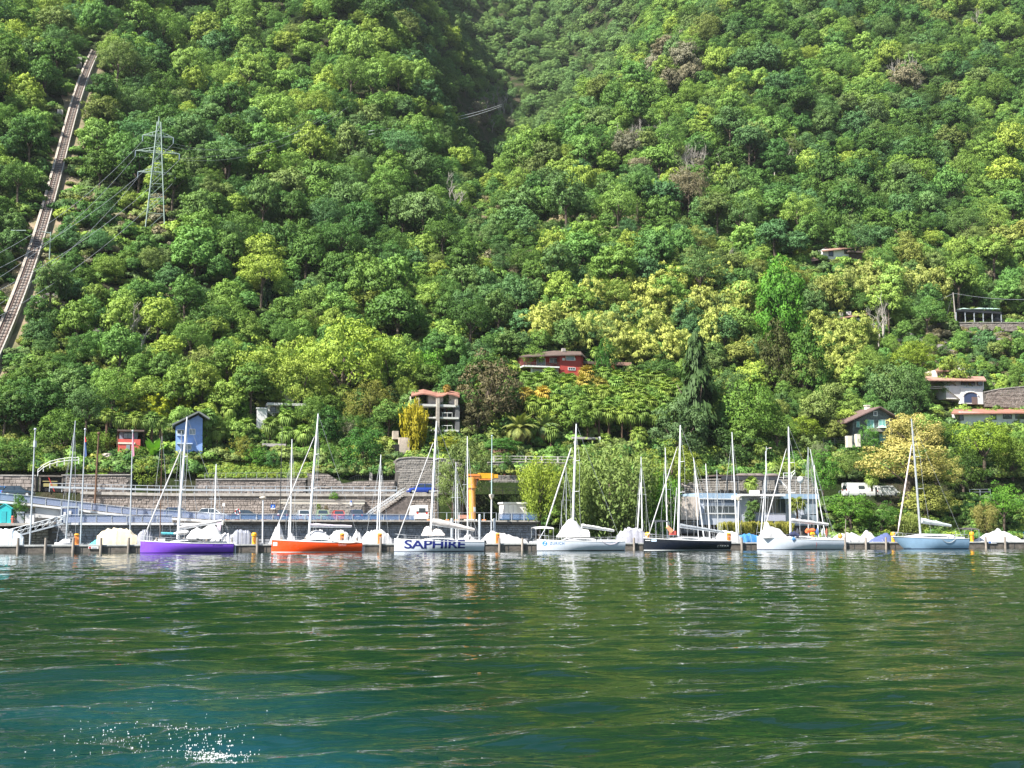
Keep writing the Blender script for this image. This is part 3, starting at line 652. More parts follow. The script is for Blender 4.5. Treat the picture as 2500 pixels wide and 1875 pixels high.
# railing with blue mesh along the deck
railing('deck_railing', 'long railing with blue safety mesh along the car park deck', [(DECKX0, 175.2, DECKZ), (X(1012, 175.2), 175.2, DECKZ)], .86, rails=(1.0,), step=2.4, panel=(panel_blue, .08, .78), rad=.04, pr=.03)
railing('deck_railing', 'open post-and-wire railing on the deck in front of the crane', [(X(1060, 175.2), 175.2, DECKZ), (X(1212, 175.2), 175.2, DECKZ)], 1.15, rails=(1.0,), step=2.1, rad=.05, pr=.02)
railing('deck_railing', 'short railing with blue mesh in front of the white container', [(X(1218, 175.2), 175.2, DECKZ), (X(1310, 175.2), 175.2, DECKZ)], 1.15, rails=(1.0,), step=2.3, panel=(panel_blue, .12, 1.05), rad=.05, pr=.03)
for i in range(34):
    px = 556 + i * 22.3; x = X(px, 175.9)
    if 1000 < px < 1030 or px > 1205: continue
    m = MB(); w = .62; m.box(x - w / 2, x + w / 2, 175.45, 175.7, DECKZ + .004, DECKZ + .16, 0, .04, .04)
    solo('wheel_stop', m, [white_paint, orange, cream][i % 3 if i % 4 else 1], ['white', 'orange', 'cream'][i % 3 if i % 4 else 1] + ' painted wheel stop on the edge of the car park deck', 'wheel stop', (x, 175.5, DECKZ), group='wheel stops along the deck edge, ' + ['white', 'orange', 'cream'][i % 3 if i % 4 else 1])

# --- ramp and walkway at the left
def zat(px, py, Y): return at(px, py, Y).z
YR = 176.0
ra = at(-120, 1212, YR); rb = at(60, 1228, YR); rc = at(320, 1258, YR); rd = at(548, 1272, YR)
t = thing('access_ramp', 'white-edged concrete ramp running down from the left to the car park', 'ramp', ra)
m = MB()
for a, b in ((ra, rb), (rb, rc), (rc, rd)):
    m.add([a, b, b + Vector((0, 11, 0)), a + Vector((0, 11, 0)), a - Vector((0, 0, .4)), b - Vector((0, 0, .4))], [(0, 1, 2, 3), (4, 5, 1, 0)])
part('ramp_slab', m, concrete, t)
m = MB()
for a, b in ((ra, rb), (rb, rc), (rc, rd)): m.bar(a + Vector((0, -.06, -.15)), b + Vector((0, -.06, -.15)), .2, .28)
part('edge_band', m, white_wall, t)
sup = MB(); sup.prism([(p.x, p.z) for p in (at(86, 1264, YR + .4), at(478, 1272, YR + .4), at(478, 1268, YR + .4), at(320, 1262, YR + .4), at(86, 1236, YR + .4))], YR + .3, YR + 1); part('side_wall', sup, white_wall, t)
railing('ramp_railing', 'long sloping railing with grey-blue mesh beside the ramp', [at(-120, 1212, YR) , rb, rc, rd], 1.05, rails=(1.0,), step=2.0, panel=(panel_grey, .1, .98), rad=.035, pr=.04)
wa = at(158, 1279, 175.2); wb = at(545, 1279, 175.2)
t = thing('walkway', 'narrow lower walkway slab with a pale edge over the harbour wall', 'walkway', wa); m = MB(); m.box(wa.x, wb.x, 175.1, 177.2, wa.z - .1, wa.z + .1); m.box(wa.x, wb.x, 175.0, 175.15, wa.z - .14, wa.z + .16); part('slab', m, white_wall, t)
railing('walkway_railing', 'railing with grey-blue mesh along the lower walkway', [wa + Vector((0, .1, .1)), at(420, 1277, 175.3) + Vector((0, 0, 0))], 1.15, rails=(1.0,), step=2.0, panel=(panel_grey, .1, 1.05), rad=.035, pr=.04)
m = MB(); m.fbox(-60, 1241, 158, 1284, 177.2, 5); solo('quay_house', m, white_wall, 'low white-walled kiosk building under the ramp at the left', 'building', at(50, 1280, 178))
t = thing('service_niche', 'grey service niche with a green sign in the white wall', 'niche', at(115, 1262, 177)); m = MB(); m.fbox(98, 1244, 143, 1260, 177.12, .1); part('recess', m, dark_concrete, t)
m = MB(); m.fbox(110, 1249, 122, 1260, 177.02, .05); part('green_sign', m, greenp, t); g = MB(); g.fbox(113, 1251, 118, 1254, 176.99, .02); g.fbox(114, 1255, 120, 1257, 176.99, .02); part('sign_mark', g, white_paint, t)
m = MB(); m.fbox(127, 1247, 138, 1256, 177.02, .05); part('notice', m, mat('pale_notice', (.5, .55, .62), .5), t)
t = thing('door_panel', 'blue-grey gate with a white notice at the head of the gangway', 'gate', at(170, 1262, 175.6)); m = MB(); m.fbox(150, 1241, 190, 1276, 175.6, .08); part('gate_leaf', m, mat('blue_gate', (.10, .14, .25), .5), t)
m = MB(); m.fbox(168, 1247, 174, 1255, 175.5, .04); m.fbox(155, 1250, 160, 1262, 175.5, .04); part('notice', m, white_paint, t)
m = MB(); m.fbox(148, 1236, 151, 1278, 175.5, .1); m.fbox(190, 1238, 193, 1278, 175.5, .1); m.fbox(148, 1236, 193, 1239, 175.52, .1); part('gate_frame', m, steel, t)
t = thing('gangway', 'aluminium gangway with handrails sloping down to the left', 'gangway', at(20, 1305, 173.5)); a = at(15, 1313, 173.5); b = at(155, 1276, 173.5)
for yy in (0, 1.1):
    A = a + Vector((0, yy, 0)); B = b + Vector((0, yy, 0)); s = MB(); s.tube([A + Vector((0, 0, 1)), B + Vector((0, 0, 1))], .05, 6); s.tube([A + Vector((0, 0, .5)), B + Vector((0, 0, .5))], .035, 6)
    for i in range(9): q = A.lerp(B, i / 8); s.tube([q, q + Vector((0, 0, 1))], .035, 5)
    for i in range(8): q = A.lerp(B, i / 8); q2 = A.lerp(B, (i + 1) / 8); s.tube([q, q2 + Vector((0, 0, 1))], .02, 5)
    part('handrail', s, steel, t)
s = MB(); s.add([a, b, b + Vector((0, 1.1, 0)), a + Vector((0, 1.1, 0)), a - Vector((0, 0, .22)), b - Vector((0, 0, .22)), b + Vector((0, 1.1, -.22)), a + Vector((0, 1.1, -.22))], [(0, 1, 2, 3), (4, 5, 1, 0), (6, 7, 3, 2), (7, 6, 5, 4)]); part('walking_deck', s, steel, t)
t = thing('changing_cabin', 'turquoise beach cabin with a pitched top at the left edge', 'cabin', at(10, 1278, 174)); m = MB(); A = at(-8, 1278, 174); B = at(26, 1278, 174); zt = zat(10, 1242, 174); zr = zat(10, 1231, 174)
m.prism([(A.x, A.z), (B.x, B.z), (B.x, zt), ((A.x + B.x) / 2, zr), (A.x, zt)], 174, 176); part('cabin_body', m, cyanp, t)
m = MB(); m.bar((A.x - .1, 175, zt), ((A.x + B.x) / 2, 175, zr + .06), 2.2, .06); m.bar((B.x + .1, 175, zt), ((A.x + B.x) / 2, 175, zr + .06), 2.2, .06); part('roof', m, mat('turquoise_roof', (.05, .62, .62), .5), t)
m = MB(); m.fbox(3, 1248, 15, 1276, 173.95, .04); part('door', m, mat('turquoise_door', (.04, .42, .46), .5), t)
m = MB(); m.fbox(-60, 1277, 130, 1283, 173.6, 3.4); struct('quay', m, concrete, 'concrete landing in front of the turquoise cabin')
for px, w, l in ((50, 17, 'grey square-sided bin beside the turquoise cabin'), (72, 22, 'white container with a dark lid between the cabin and the gangway')):
    t = thing('waste_container', l, 'container', at(px, 1279, 174.2)); m = MB(); m.fbox(px - w / 2, 1252, px + w / 2, 1279, 174.2, 1.3); part('container_body', m, white_wall if w > 20 else mat('bin_grey', (.3, .32, .35), .6), t)
    m = MB(); m.fbox(px - w / 2 - 1, 1249, px + w / 2 + 1, 1253, 174.1, 1.5); part('lid', m, darkm if w > 20 else steel, t)
t = thing('hydrant', 'pink-red hydrant beside the turquoise cabin', 'hydrant', at(30, 1279, 173.9)); p = at(30, 1279, 173.9); m = MB(); m.tube([p, p + Vector((0, 0, .9))], .13, 8); m.ball(p + Vector((0, 0, .95)), .17); m.tube([p + Vector((-.28, 0, .65)), p + Vector((.28, 0, .65))], .08, 6); part('hydrant_body', m, mat('hydrant_red', (.55, .16, .10), .5), t)

# --- floating breakwater
t = thing('floating_pier', 'long low concrete floating pier the sailboats lie against', 'pier', (X(-120, 164), 164, 0)); x0, x1 = X(-160, 164), X(2680, 164)
m = MB(); m.box(x0, x1, 164, 166.4, -.5, .86); part('pier_body', m, dark_concrete, t)
m = MB(); m.box(x0, x1, 163.9, 166.5, .86, 1.04); part('pier_deck', m, quay_top, t)
fm = MB(); fm.box(-.03, .03, 163.96, 163.998, -.2, .86); me = fm.mesh('joint', darkm, (0, 164, 0))
pxl = [48, 115, 182, 250, 317, 385, 452, 507, 568, 630, 690, 748, 805, 872, 930, 1040, 1100, 1219, 1275, 1430, 1547, 1640, 1700, 1809, 1890, 1960, 2061, 2111, 2160, 2260, 2330, 2403, 2450, 2499]
for i, px in enumerate(pxl):
    o = put('joint', me, t); o.location = (X(px + 22, 164) - x0 + 0.0 - (X(-120, 164) - x0), 0, 0)
near = {48: 'at the left edge, beside the white tarpaulin boat', 115: 'right of the first pile at the left edge', 182: 'beside the leftmost yellow pedestal', 250: 'in front of the beige covered boat', 317: 'just left of the purple sailboat', 630: 'between the purple and the orange sailboat', 930: 'between the orange sailboat and the white one with big lettering', 1219: 'beside the orange pedestal right of the big lettering', 1275: 'just left of the fourth sailboat', 1547: 'between the fourth sailboat and the black one', 1809: 'between the black sailboat and the white one beside it', 2061: 'tall leaning one at the stern of the sixth sailboat', 2111: 'right of the tall leaning pile', 2160: 'just left of the pale blue sailboat', 2403: 'right of the pale blue sailboat', 2450: 'second from the right edge', 2499: 'at the right edge'}
for px in pxl:
    tall = px == 2061; ht = 1.95 if px < 1000 else 1.8
    t = thing('mooring_pile', 'weathered wooden mooring pile ' + near.get(px, 'mostly hidden behind a moored sailboat'), 'pile', (X(px, 163.75), 163.72, 0), 0, None if px in near else 'mooring piles behind the sailboats')
    t['group'] = 'mooring piles along the pier' if px in near else 'mooring piles behind the sailboats'
    a = rnd.uniform(-.04, .04); m = MB(); m.tube([(0, 0, -.8), (a * .5, 0, .9), (a, 0, ht)], [.19, .18, .155], 9)
    if tall: m.tube([(0.02, 0, 1.6), (.22, 0, 4.6)], [.09, .05], 6)
    part('pile_shaft', m, wood_pile, t, True, local=True)
    m = MB(); m.box(-.24, .24, -.02, .2, .5, .62); part('iron_band', m, darkm, t, local=True)
for px, l, mk in ((228, 'white notice plate on the pier left of the purple sailboat', 'red'), (2423, 'white notice plate on the pier right of the pale blue sailboat', 'blue')):
    w = 25 if px < 300 else 20; py = 1337 if px < 300 else 1324
    t = thing('notice_plate', l, 'sign', at(px, py, 163.9)); m = MB(); m.fbox(px - w / 2, py - 3, px + w / 2, py + 3, 163.85, .05); part('plate', m, white_paint, t)
    m = MB(); m.fbox(px - w / 2 + 1.5, py - 2, px - w / 2 + 6, py + 2, 163.82, .03); part('symbol', m, redp if mk == 'red' else bluep, t)
    m = MB()
    for k in range(5): m.fbox(px - w / 2 + 9 + k * 2.4, py - 1.2, px - w / 2 + 10.6 + k * 2.4, py + 1.2, 163.82, .03)
    part('lettering', m, mat('pale_lettering', (.45, .45, .5), .6), t)
peds = [(190, 1, 'yellow box pedestal on the pier left of the beige covered boat'), (622, 0, 'round-headed yellow pedestal right of the purple sailboat'), (836, 1, 'square yellow pedestal behind the orange sailboat'), (928, 1, 'square orange pedestal just right of the orange sailboat'), (1215, 1, 'orange pedestal on the pier right of the big lettering'), (1580, 0, 'round-headed yellow pedestal at the bow of the black sailboat'), (1778, 1, 'orange pedestal at the stern of the black sailboat'), (1982, 0, 'yellow and orange pedestal behind the sixth sailboat'), (2178, 0, 'tall yellow bollard-like pedestal at the bow of the pale blue sailboat'), (2370, 0, 'tall yellow bollard-like pedestal at the stern of the pale blue sailboat')]
for px, kind, l in peds:
    t = thing('power_pedestal', l, 'pedestal', (X(px, 164.9), 164.9, 1.04), 0, 'yellow power pedestals on the pier'); m = MB(); 
    if kind: m.box(-.28, .28, -.2, .2, 0, 1.25, 0, .02, .02)
    else: m.tube([(0, 0, 0), (0, 0, 1.1)], .27, 12)
    part('column', m, orange if kind else yellow2, t, True, local=True); m = MB()
    if kind: m.ball((0, 0, 1.3), .33, 10, 6, .5)
    else: m.tube([(0, 0, 1.1), (0, 0, 1.3)], .40, 12); m.ball((0, 0, 1.35), .36, 10, 6, .7)
    part('cap', m, yellow2, t, True, local=True); m = MB(); m.box(-.14, .14, -.32, -.26, .35, .85); part('socket_panel', m, mat('socket_orange', (.45, .14, .03), .5), t, local=True)
# ================================================================ SAILBOATS
class Hull:
    def __init__(s, pb, ps, pyb, pys, B, colr, Yc=161.2, rake=0.0, chine=True):
        s.Y = Yc; s.B = B / 2; yn = Yc - B / 2 * .9
        s.x0 = at(pb, 1340, yn + .8).x; s.x1 = at(ps, 1340, yn + .3).x; s.L = s.x1 - s.x0
        s.zb = at(pb, pyb, yn + .8).z; s.zs = at(ps, pys, yn + .3).z; s.rake = rake; s.chine = chine
    def zd(s, u): return s.zb + (s.zs - s.zb) * u - .10 * math.sin(math.pi * u)
    def hb(s, u):
        return s.B * min(1., (1 - (1 - min(u, .62) / .62) ** 2.1)) * (1 - .17 * max(0, (u - .55) / .45) ** 1.6)
    def sec(s, u):        # half section: (half breadth, z) from deck edge to keel
        b = s.hb(u); z = s.zd(u); k = .10 + .90 * min(1, u / .55)
        if s.chine: return [(b, z), (b * 1.0 + .0, z * .80), (b * (1 - .035 * k), z * (.46 + .02 * u)), (b * (1 - .24 * k), z * .10), (b * (1 - .36 * k), -.08), (b * .35, -.30), (0, -.36)]
        return [(b, z), (b * (1 - .01 * k), z * .75), (b * (1 - .05 * k), z * .48), (b * (1 - .13 * k), z * .2), (b * (1 - .24 * k), -.05), (b * .4, -.28), (0, -.36)]
    def hw(s, u, z):
        S = s.sec(u)
        for (b0, z0), (b1, z1) in zip(S[:-1], S[1:]):
            if z <= z0 and z >= z1: return b0 + (b1 - b0) * (z0 - z) / max(1e-6, z0 - z1)
        return S[0][0]
    def X(s, u, z): return s.x0 + s.L * u + s.rake * (1 - u) ** 4 * max(0, 1 - z / s.zb)
    def build(s, m_, boot, t, nst=34):
        us = [((i / nst) ** 1.25) for i in range(nst + 1)]; rings = []
        for u in us:
            S = s.sec(u); rings.append([(s.X(u, z), s.Y - b, z) for b, z in S] + [(s.X(u, z), s.Y + b, z) for b, z in S[::-1]][1:])
        m = MB(); m.loft(rings, closed=False, caps=False)
        last = rings[-1]; o = len(m.v); m.v += last; m.f.append(tuple(range(o, o + len(last)))); m.m.append(0)
        part('hull', m, m_, t, True)
        b = MB()   # boot stripe just above the water
        for sd in (-1,):
            for a, c in zip(us[:-1], us[1:]):
                q = []
                for u, z in ((a, -.04), (c, -.04), (c, .09), (a, .09)): q.append((s.X(u, z), s.Y + sd * (s.hw(u, z) + .012), z))
                b.add(q, [(0, 1, 2, 3)])
        part('boot_stripe', b, boot, t)
        d = MB(); rr = [[(s.x0 + s.L * u, s.Y - s.hb(u) * .985, s.zd(u) + .0), (s.x0 + s.L * u, s.Y, s.zd(u) + .09), (s.x0 + s.L * u, s.Y + s.hb(u) * .985, s.zd(u))] for u in us]
        d.loft(rr, closed=False, caps=False); part('deck', d, deckm, t, True)
        g = MB(); 
        for sd in (-1, 1): g.tube([(s.x0 + s.L * u, s.Y + sd * s.hb(u), s.zd(u) + .01) for u in us], .045, 5)
        return g
def slice_mesh(me, nz=9, nx=14):
    import bmesh
    b = bmesh.new(); b.from_mesh(me); xs = [v.co.x for v in b.verts]; ys = [v.co.y for v in b.verts]
    for n_, lo, hi, ax in ((nz, min(ys), max(ys), 1), (nx, min(xs), max(xs), 0)):
        for k in range(1, n_):
            c = [0, 0, 0]; c[ax] = lo + (hi - lo) * k / n_; no = [0, 0, 0]; no[ax] = 1
            bmesh.ops.bisect_plane(b, geom=b.verts[:] + b.edges[:] + b.faces[:], plane_co=c, plane_no=no)
    b.to_mesh(me); b.free(); return me
def text_on(s, body, px0, px1, py0, py1, m_, t, name='lettering', off=.0, shear=0., spacing=1., label=None, me=None):
    yn = s.Y - s.B; a = at(px0, py1, yn); c = at(px1, py0, yn)
    me = me or text_mesh(body, 1.0, off, shear, spacing); me = slice_mesh(me); co = np.array([v.co[:] for v in me.vertices]); mn = co.min(0); mx = co.max(0)
    sx = (c.x - a.x) / (mx[0] - mn[0]); sz = (c.z - a.z) / (mx[1] - mn[1]); b0 = base(t)
    for v in me.vertices:
        x = a.x + (v.co.x - mn[0]) * sx; z = a.z + (v.co.y - mn[1]) * sz; u = min(1, max(0, (x - s.x0) / s.L)); v.co = Vector((x, s.Y - s.hw(u, z) - .02, z)) - b0
    me.materials.clear(); me.materials.append(m_); me.update(); o = put(name, me, t)
    if label: o['label'] = label
    return o
def lump(pts, w, h, seed=0, n=10, sag=.0, flat=.55):
    """soft cloth bundle along a line of points"""
    r = random.Random(seed); P = [Vector(p) for p in pts]; rings = []; N = len(P)
    for i, p in enumerate(P):
        k = r.uniform(.8, 1.15); ww = (w[i] if hasattr(w, '__len__') else w) * k; hh = (h[i] if hasattr(h, '__len__') else h) * k
        rings.append([(p.x + r.uniform(-.03, .03), p.y + math.cos(2 * math.pi * j / n) * ww / 2 * r.uniform(.88, 1.1), p.z + math.sin(2 * math.pi * j / n) * hh / 2 * r.uniform(.85, 1.12) + (0 if math.sin(2 * math.pi * j / n) > 0 else hh * .1)) for j in range(n)])
    m = MB(); m.loft(rings); return m
def dodger(t, s, px0, px1, pyt, pyb, Y, m_, seed=1, n=13, prof=((0, .1), (.2, .75), (.45, 1), (.8, .8), (1, .3))):
    r = random.Random(seed); a = at(px0, pyb, Y); b = at(px1, pyb, Y); zt = at((px0 + px1) / 2, pyt, Y).z; rings = []
    for i in range(n):
        k = i / (n - 1); x = a.x + (b.x - a.x) * k; h = (zt - a.z) * float(np.interp(k, [q[0] for q in prof], [q[1] for q in prof])) * r.uniform(.94, 1.03); w = 1.15
        rings.append([(x, Y - w, a.z - .1), (x, Y - w * .9, a.z + h * .55), (x, Y - w * .45, a.z + h * .94), (x, Y, a.z + h), (x, Y + w * .45, a.z + h * .94), (x, Y + w * .9, a.z + h * .55), (x, Y + w, a.z - .1)])
    m = MB(); m.loft(rings); return part('cloth_cover', m, m_, t, True)
def sailboat(label, pb, ps, pyb, pys, B, hm, boot, mast, jib, boom, cover=None, covm=None, rake=0., chine=True, mm=mastw, spr=None, cabin=(.30, .66, .42), backstay=True, jibr=.075, jibm=canvas_w):
    h = Hull(pb, ps, pyb, pys, B, hm, rake=rake, chine=chine); Yc = h.Y
    t = thing('sailboat', label, 'sailboat', (h.x0 + h.L / 2, Yc, 0), 0, 'sailboats lying along the pier'); g = h.build(hm, boot, t); part('toe_rail', g, deckm, t)
    # coachroof
    c0, c1, ch = cabin; rings = []
    for i in range(13):
        k = i / 12; u = c0 + (c1 - c0) * k; w = h.hb(u) * (.30 + .36 * math.sin(math.pi * min(.5, k * .9 + .08))); z = h.zd(u) + .05; hh = ch * min(1, (k * 2.6) ** .8) * (1 if k < .95 else .8); x = h.x0 + h.L * u
        rings.append([(x, Yc - w, z - .12), (x, Yc - w * .95, z + hh * .6), (x, Yc - w * .75, z + hh * .95), (x, Yc, z + hh * 1.08), (x, Yc + w * .75, z + hh * .95), (x, Yc + w * .95, z + hh * .6), (x, Yc + w, z - .12)])
    m = MB(); m.loft(rings); cab = part('cabin', m, gel, t, True)
    m = MB(); pts = []
    for i in range(9):
        k = .30 + .58 * i / 8; u = c0 + (c1 - c0) * k; w = h.hb(u) * (.30 + .36 * math.sin(math.pi * min(.5, k * .9 + .08))); x = h.x0 + h.L * u; z = h.zd(u) + .05; pts.append((x, Yc - w * .975 - .02, z + ch * .40, .085 * math.sin(math.pi * (i + .4) / 9) + .015))
    for a, b in zip(pts[:-1], pts[1:]): m.add([(a[0], a[1], a[2] - a[3]), (b[0], b[1], b[2] - b[3]), (b[0], b[1], b[2] + b[3]), (a[0], a[1], a[2] + a[3])], [(0, 1, 2, 3)])
    o = put('cabin_window', m.mesh('cabin_window', glass, base(t)), cab)
    # cockpit coamings, wheel, winches
    u0 = c1 + .02; m = MB()
    for sd in (-1, 1): m.box(h.x0 + h.L * u0, h.x0 + h.L * .95, Yc + sd * h.B * .62 - .09, Yc + sd * h.B * .62 + .09, h.zd(.8), h.zd(.8) + .26)
    part('coaming', m, gel, t); m = MB(); 
    for k in (.72, .80): m.tube([(h.x0 + h.L * k, Yc - h.B * .62, h.zd(.8) + .25), (h.x0 + h.L * k, Yc - h.B * .62, h.zd(.8) + .42)], [.11, .08], 8)
    part('winch', m, alu, t); m = MB(); wx = h.x0 + h.L * .86; m.tube([(wx, Yc + .6 * math.cos(a), h.zd(.8) + .75 + .42 * math.sin(a)) for a in [2 * math.pi * k / 12 for k in range(13)]], .03, 5); m.tube([(wx, Yc, h.zd(.8)), (wx, Yc, h.zd(.8) + .75)], .06, 6); part('steering_wheel', m, darkm, t)
    # rig
    (mx, my), (tx, ty) = mast; mb_ = at(mx, my, Yc); mt = at(tx, ty, Yc); m = MB(); m.tube([mb_ - Vector((0, 0, .5)), mb_.lerp(mt, .5), mb_.lerp(mt, .8), mt], [.16, .16, .14, .08], 8); part('mast', m, mm, t, True)
    m = MB(); m.tube([mt, mt + Vector((.0, 0, .5))], .015, 4); m.tube([mt + Vector((-.35, 0, .12)), mt + Vector((.3, 0, .12))], .015, 4); part('masthead_gear', m, darkm, t)
    bs = MB(); wires = MB(); spl = []
    for k in (spr or (.38, .66)):
        q = mb_.lerp(mt, k); l = 1.15 - .45 * k
        for sd in (-1, 1):
            e = q + Vector((.5 * l, sd * l, .06)); bs.tube([q, e], [.04, .025], 5); spl.append((sd, e))
    part('spreaders', bs, mm, t)
    for sd in (-1, 1):
        pts = [Vector((h.x0 + h.L * .47, Yc + sd * h.hb(.47) * .95, h.zd(.47)))] + [e for d_, e in spl if d_ == sd] + [mb_.lerp(mt, .93)]
        wires.tube(pts, .018, 4)
    if backstay: wires.tube([Vector((h.x1 - .1, Yc, h.zs)), mt], .018, 4)
    part('shrouds', wires, wirem, t)
    (jx, jy), (kx, ky) = jib; a = at(jx, jy, Yc); b = at(kx, ky, Yc); a.y = Yc; m = MB(); m.tube([a, a.lerp(b, .1), a.lerp(b, .5), a.lerp(b, .97), b], [.03, jibr, jibr, jibr * .7, .02], 7); part('furled_jib', m, jibm, t, True)
    m = MB(); m.tube([Vector((h.x0 + .25, Yc, h.zb)), a], .03, 5); part('jib_tack', m, steel, t)
    (bx, by), (ex, ey) = boom; p = at(bx, by, Yc); q = at(ex, ey, Yc); m = MB(); m.tube([p, q], .09, 8); part('boom', m, mm, t, True)
    if cover:
        n = 15; pts = [p.lerp(q, i / (n - 1)) + Vector((0, 0, .12 + cover[1] * (1 - i / (n - 1)) * .35)) for i in range(n)]; hs = [cover[1] * (1 - .62 * i / (n - 1)) + .14 for i in range(n)]
        part('sail_cover', lump(pts, cover[0], hs, seed=int(pb)), covm or canvas_w, t, True)
    # rails
    m = MB(); z = h.zd(0); sbow = [.02, .06, .11]
    pr = [(h.x0 + h.L * .12, Yc - h.hb(.12), h.zd(.12) + .62), (h.x0 + h.L * .04, Yc - h.hb(.05), z + .66), (h.x0 + .1, Yc, z + .68), (h.x0 + h.L * .04, Yc + h.hb(.05), z + .66), (h.x0 + h.L * .12, Yc + h.hb(.12), h.zd(.12) + .62)]
    m.tube(pr, .028, 5)
    for q_ in (pr[0], pr[1], pr[3], pr[4]): m.tube([q_, (q_[0], q_[1], q_[2] - .64)], .022, 5)
    part('pulpit', m, alu, t); m = MB(); zz = h.zs
    ps_ = [(h.x0 + h.L * .88, Yc - h.hb(.9), zz + .62), (h.x1 - .1, Yc - h.hb(1) * .95, zz + .62), (h.x1 - .08, Yc + h.hb(1) * .95, zz + .62), (h.x0 + h.L * .88, Yc + h.hb(.9), zz + .62)]
    m.tube(ps_, .028, 5)
    for q_ in ps_: m.tube([q_, (q_[0], q_[1], q_[2] - .6)], .022, 5)
    part('pushpit', m, alu, t); m = MB()
    for sd in (-1, 1):
        pts = []
        for u in (.12, .26, .40, .54, .68, .80, .88):
            b_ = (h.x0 + h.L * u, Yc + sd * h.hb(u) * .97, h.zd(u)); m.tube([b_, (b_[0], b_[1], b_[2] + .6)], .016, 4); pts.append((b_[0], b_[1], b_[2] + .6))
        m.tube(pts, .009, 4); m.tube([(p_[0], p_[1], p_[2] - .28) for p_ in pts], .009, 4)
    part('lifelines', m, alu, t)
    return t, h
S = {}
purple_m = hullmat('purple_hull_paint', (.20, .07, .58)); orange_m = hullmat('orange_hull_paint', (.80, .075, .008)); navy_m = hullmat('black_hull_paint', (.006, .008, .018)); white_m = hullmat('white_hull_paint', (.58, .63, .70)); blue_m = hullmat('pale_blue_hull_paint', (.27, .42, .58))
bootn = mat('navy_boot_stripe', (.01, .015, .06), .4); bootb = mat('black_boot_stripe', (.01, .01, .012), .4); bootw = mat('white_boot_stripe', (.7, .7, .7), .4)
t1, s1 = sailboat('purple-hulled racing sailboat with a heap of white sailcloth on deck, leftmost of the big ones', 342, 570, 1321, 1327, 3.7, purple_m, mat('dark_purple_stripe', (.04, .01, .16), .4), ((434, 1306), (457, 1018)), ((354, 1306), (443, 1095)), ((437, 1293), (541, 1273)), (.55, .35), canvas_w, jibr=.09)
t2, s2 = sailboat('bright orange-hulled racing sailboat with a slack white sail along its boom', 664, 884, 1318, 1325, 3.6, orange_m, bootw, ((754, 1306), (777, 1010)), ((668, 1308), (768, 1065)), ((757, 1286), (858, 1287)), (.4, .32), mat('mauve_sailcloth', (.55, .50, .56), .8, .15, 2))
t3, s3 = sailboat('white sailboat with huge dark blue capital letters on its hull', 965, 1182, 1316, 1323, 3.6, white_m, bootn, ((1051, 1306), (1066, 1028)), ((972, 1310), (1058, 1080)), ((1054, 1281), (1158, 1296)), (.6, .95), sail_beige)
t4, s4 = sailboat('white sailboat with a round blue emblem and small letters near its bow', 1315, 1526, 1318, 1322, 3.6, white_m, bootb, ((1397, 1303), (1407, 1035)), ((1331, 1291), (1395, 1092)), ((1420, 1287), (1499, 1297)), (.5, .40), canvas_w, jibr=.11)
t5, s5 = sailboat('black-hulled sailboat with a grey sail bundled on its boom', 1577, 1785, 1314, 1321, 3.7, navy_m, bootw, ((1656, 1304), (1661, 1038)), ((1586, 1300), (1654, 1090)), ((1660, 1287), (1768, 1301)), (.5, .42), mat('grey_mylar_sail', (.36, .39, .42), .45, .3, 2))
t6, s6 = sailboat('white sailboat with clothes drying on the rail and gear piled in the cockpit', 1855, 2060, 1311, 1319, 3.7, white_m, bootn, ((1930, 1303), (1925, 1042)), ((1864, 1301), (1920, 1095)), ((1932, 1275), (2022, 1282)), (.5, .55), canvas_w)
t7, s7 = sailboat('pale blue sailboat with a raked bow, rightmost of the big ones', 2185, 2366, 1310, 1315, 3.5, blue_m, bootn, ((2247, 1300), (2225, 1022)), ((2192, 1300), (2226, 1085)), ((2250, 1277), (2322, 1285)), (.5, .75), mat('pale_green_sail_cover', (.62, .68, .66), .8, .15, 2), rake=2.1, chine=False, jibr=.12, cabin=(.16, .82, .60), jibm=mat('pinkish_furled_sail', (.70, .58, .58), .8), mm=alu)
lb = mat('deep_blue_lettering', (.005, .012, .14), .5)
text_on(s3, 'SAPHIRE', 991, 1136, 1318, 1340, lb, t3, off=.022, spacing=.95)
text_on(s4, 'ZURICH', 1348, 1380, 1323, 1330, mat('steel_blue_lettering', (.07, .17, .38), .5), t4, off=.01, spacing=1.2)
yn = s4.Y - s4.B; q = at(1337, 1327, yn); r_ = 5.6 * pm(1337, yn); m = MB()
ring = [(q.x + r_ * math.cos(a), q.z + r_ * math.sin(a)) for a in [2 * math.pi * k / 24 for k in range(24)]]
m.add([(x, s4.Y - s4.hw((x - s4.x0) / s4.L, z) - .018, z) for x, z in ring], [tuple(range(24))]); em = part('emblem', m, mat('emblem_blue', (.02, .22, .55), .4), t4)
zo = text_on(s4, 'Z', 1334, 1340.5, 1323.5, 1330.5, white_paint, t4, name='emblem_letter', shear=.3, off=.02); 
for v in zo.data.vertices: v.co.y -= .02
text_on(s5, 'LYKKA', 1753, 1781, 1330.5, 1335.5, white_paint, t5, shear=.25, spacing=1.2)
m = MB(); z0, z1 = s5.zd(.05) - .52, s5.zd(.05) - .15
def patch(s, pa, pb, za, zb_, off=.02, n=6):
    yn = s.Y - s.B; m = MB()
    for i in range(n):
        a = at(pa + (pb - pa) * i / n, 1320, yn + .8).x; b = at(pa + (pb - pa) * (i + 1) / n, 1320, yn + .8).x; q = []
        for x, z in ((a, za), (b, za), (b, zb_), (a, zb_)): q.append((x, s.Y - s.hw(max(0, (x - s.x0) / s.L), z) - off, z))
        m.add(q, [(0, 1, 2, 3)])
    return m
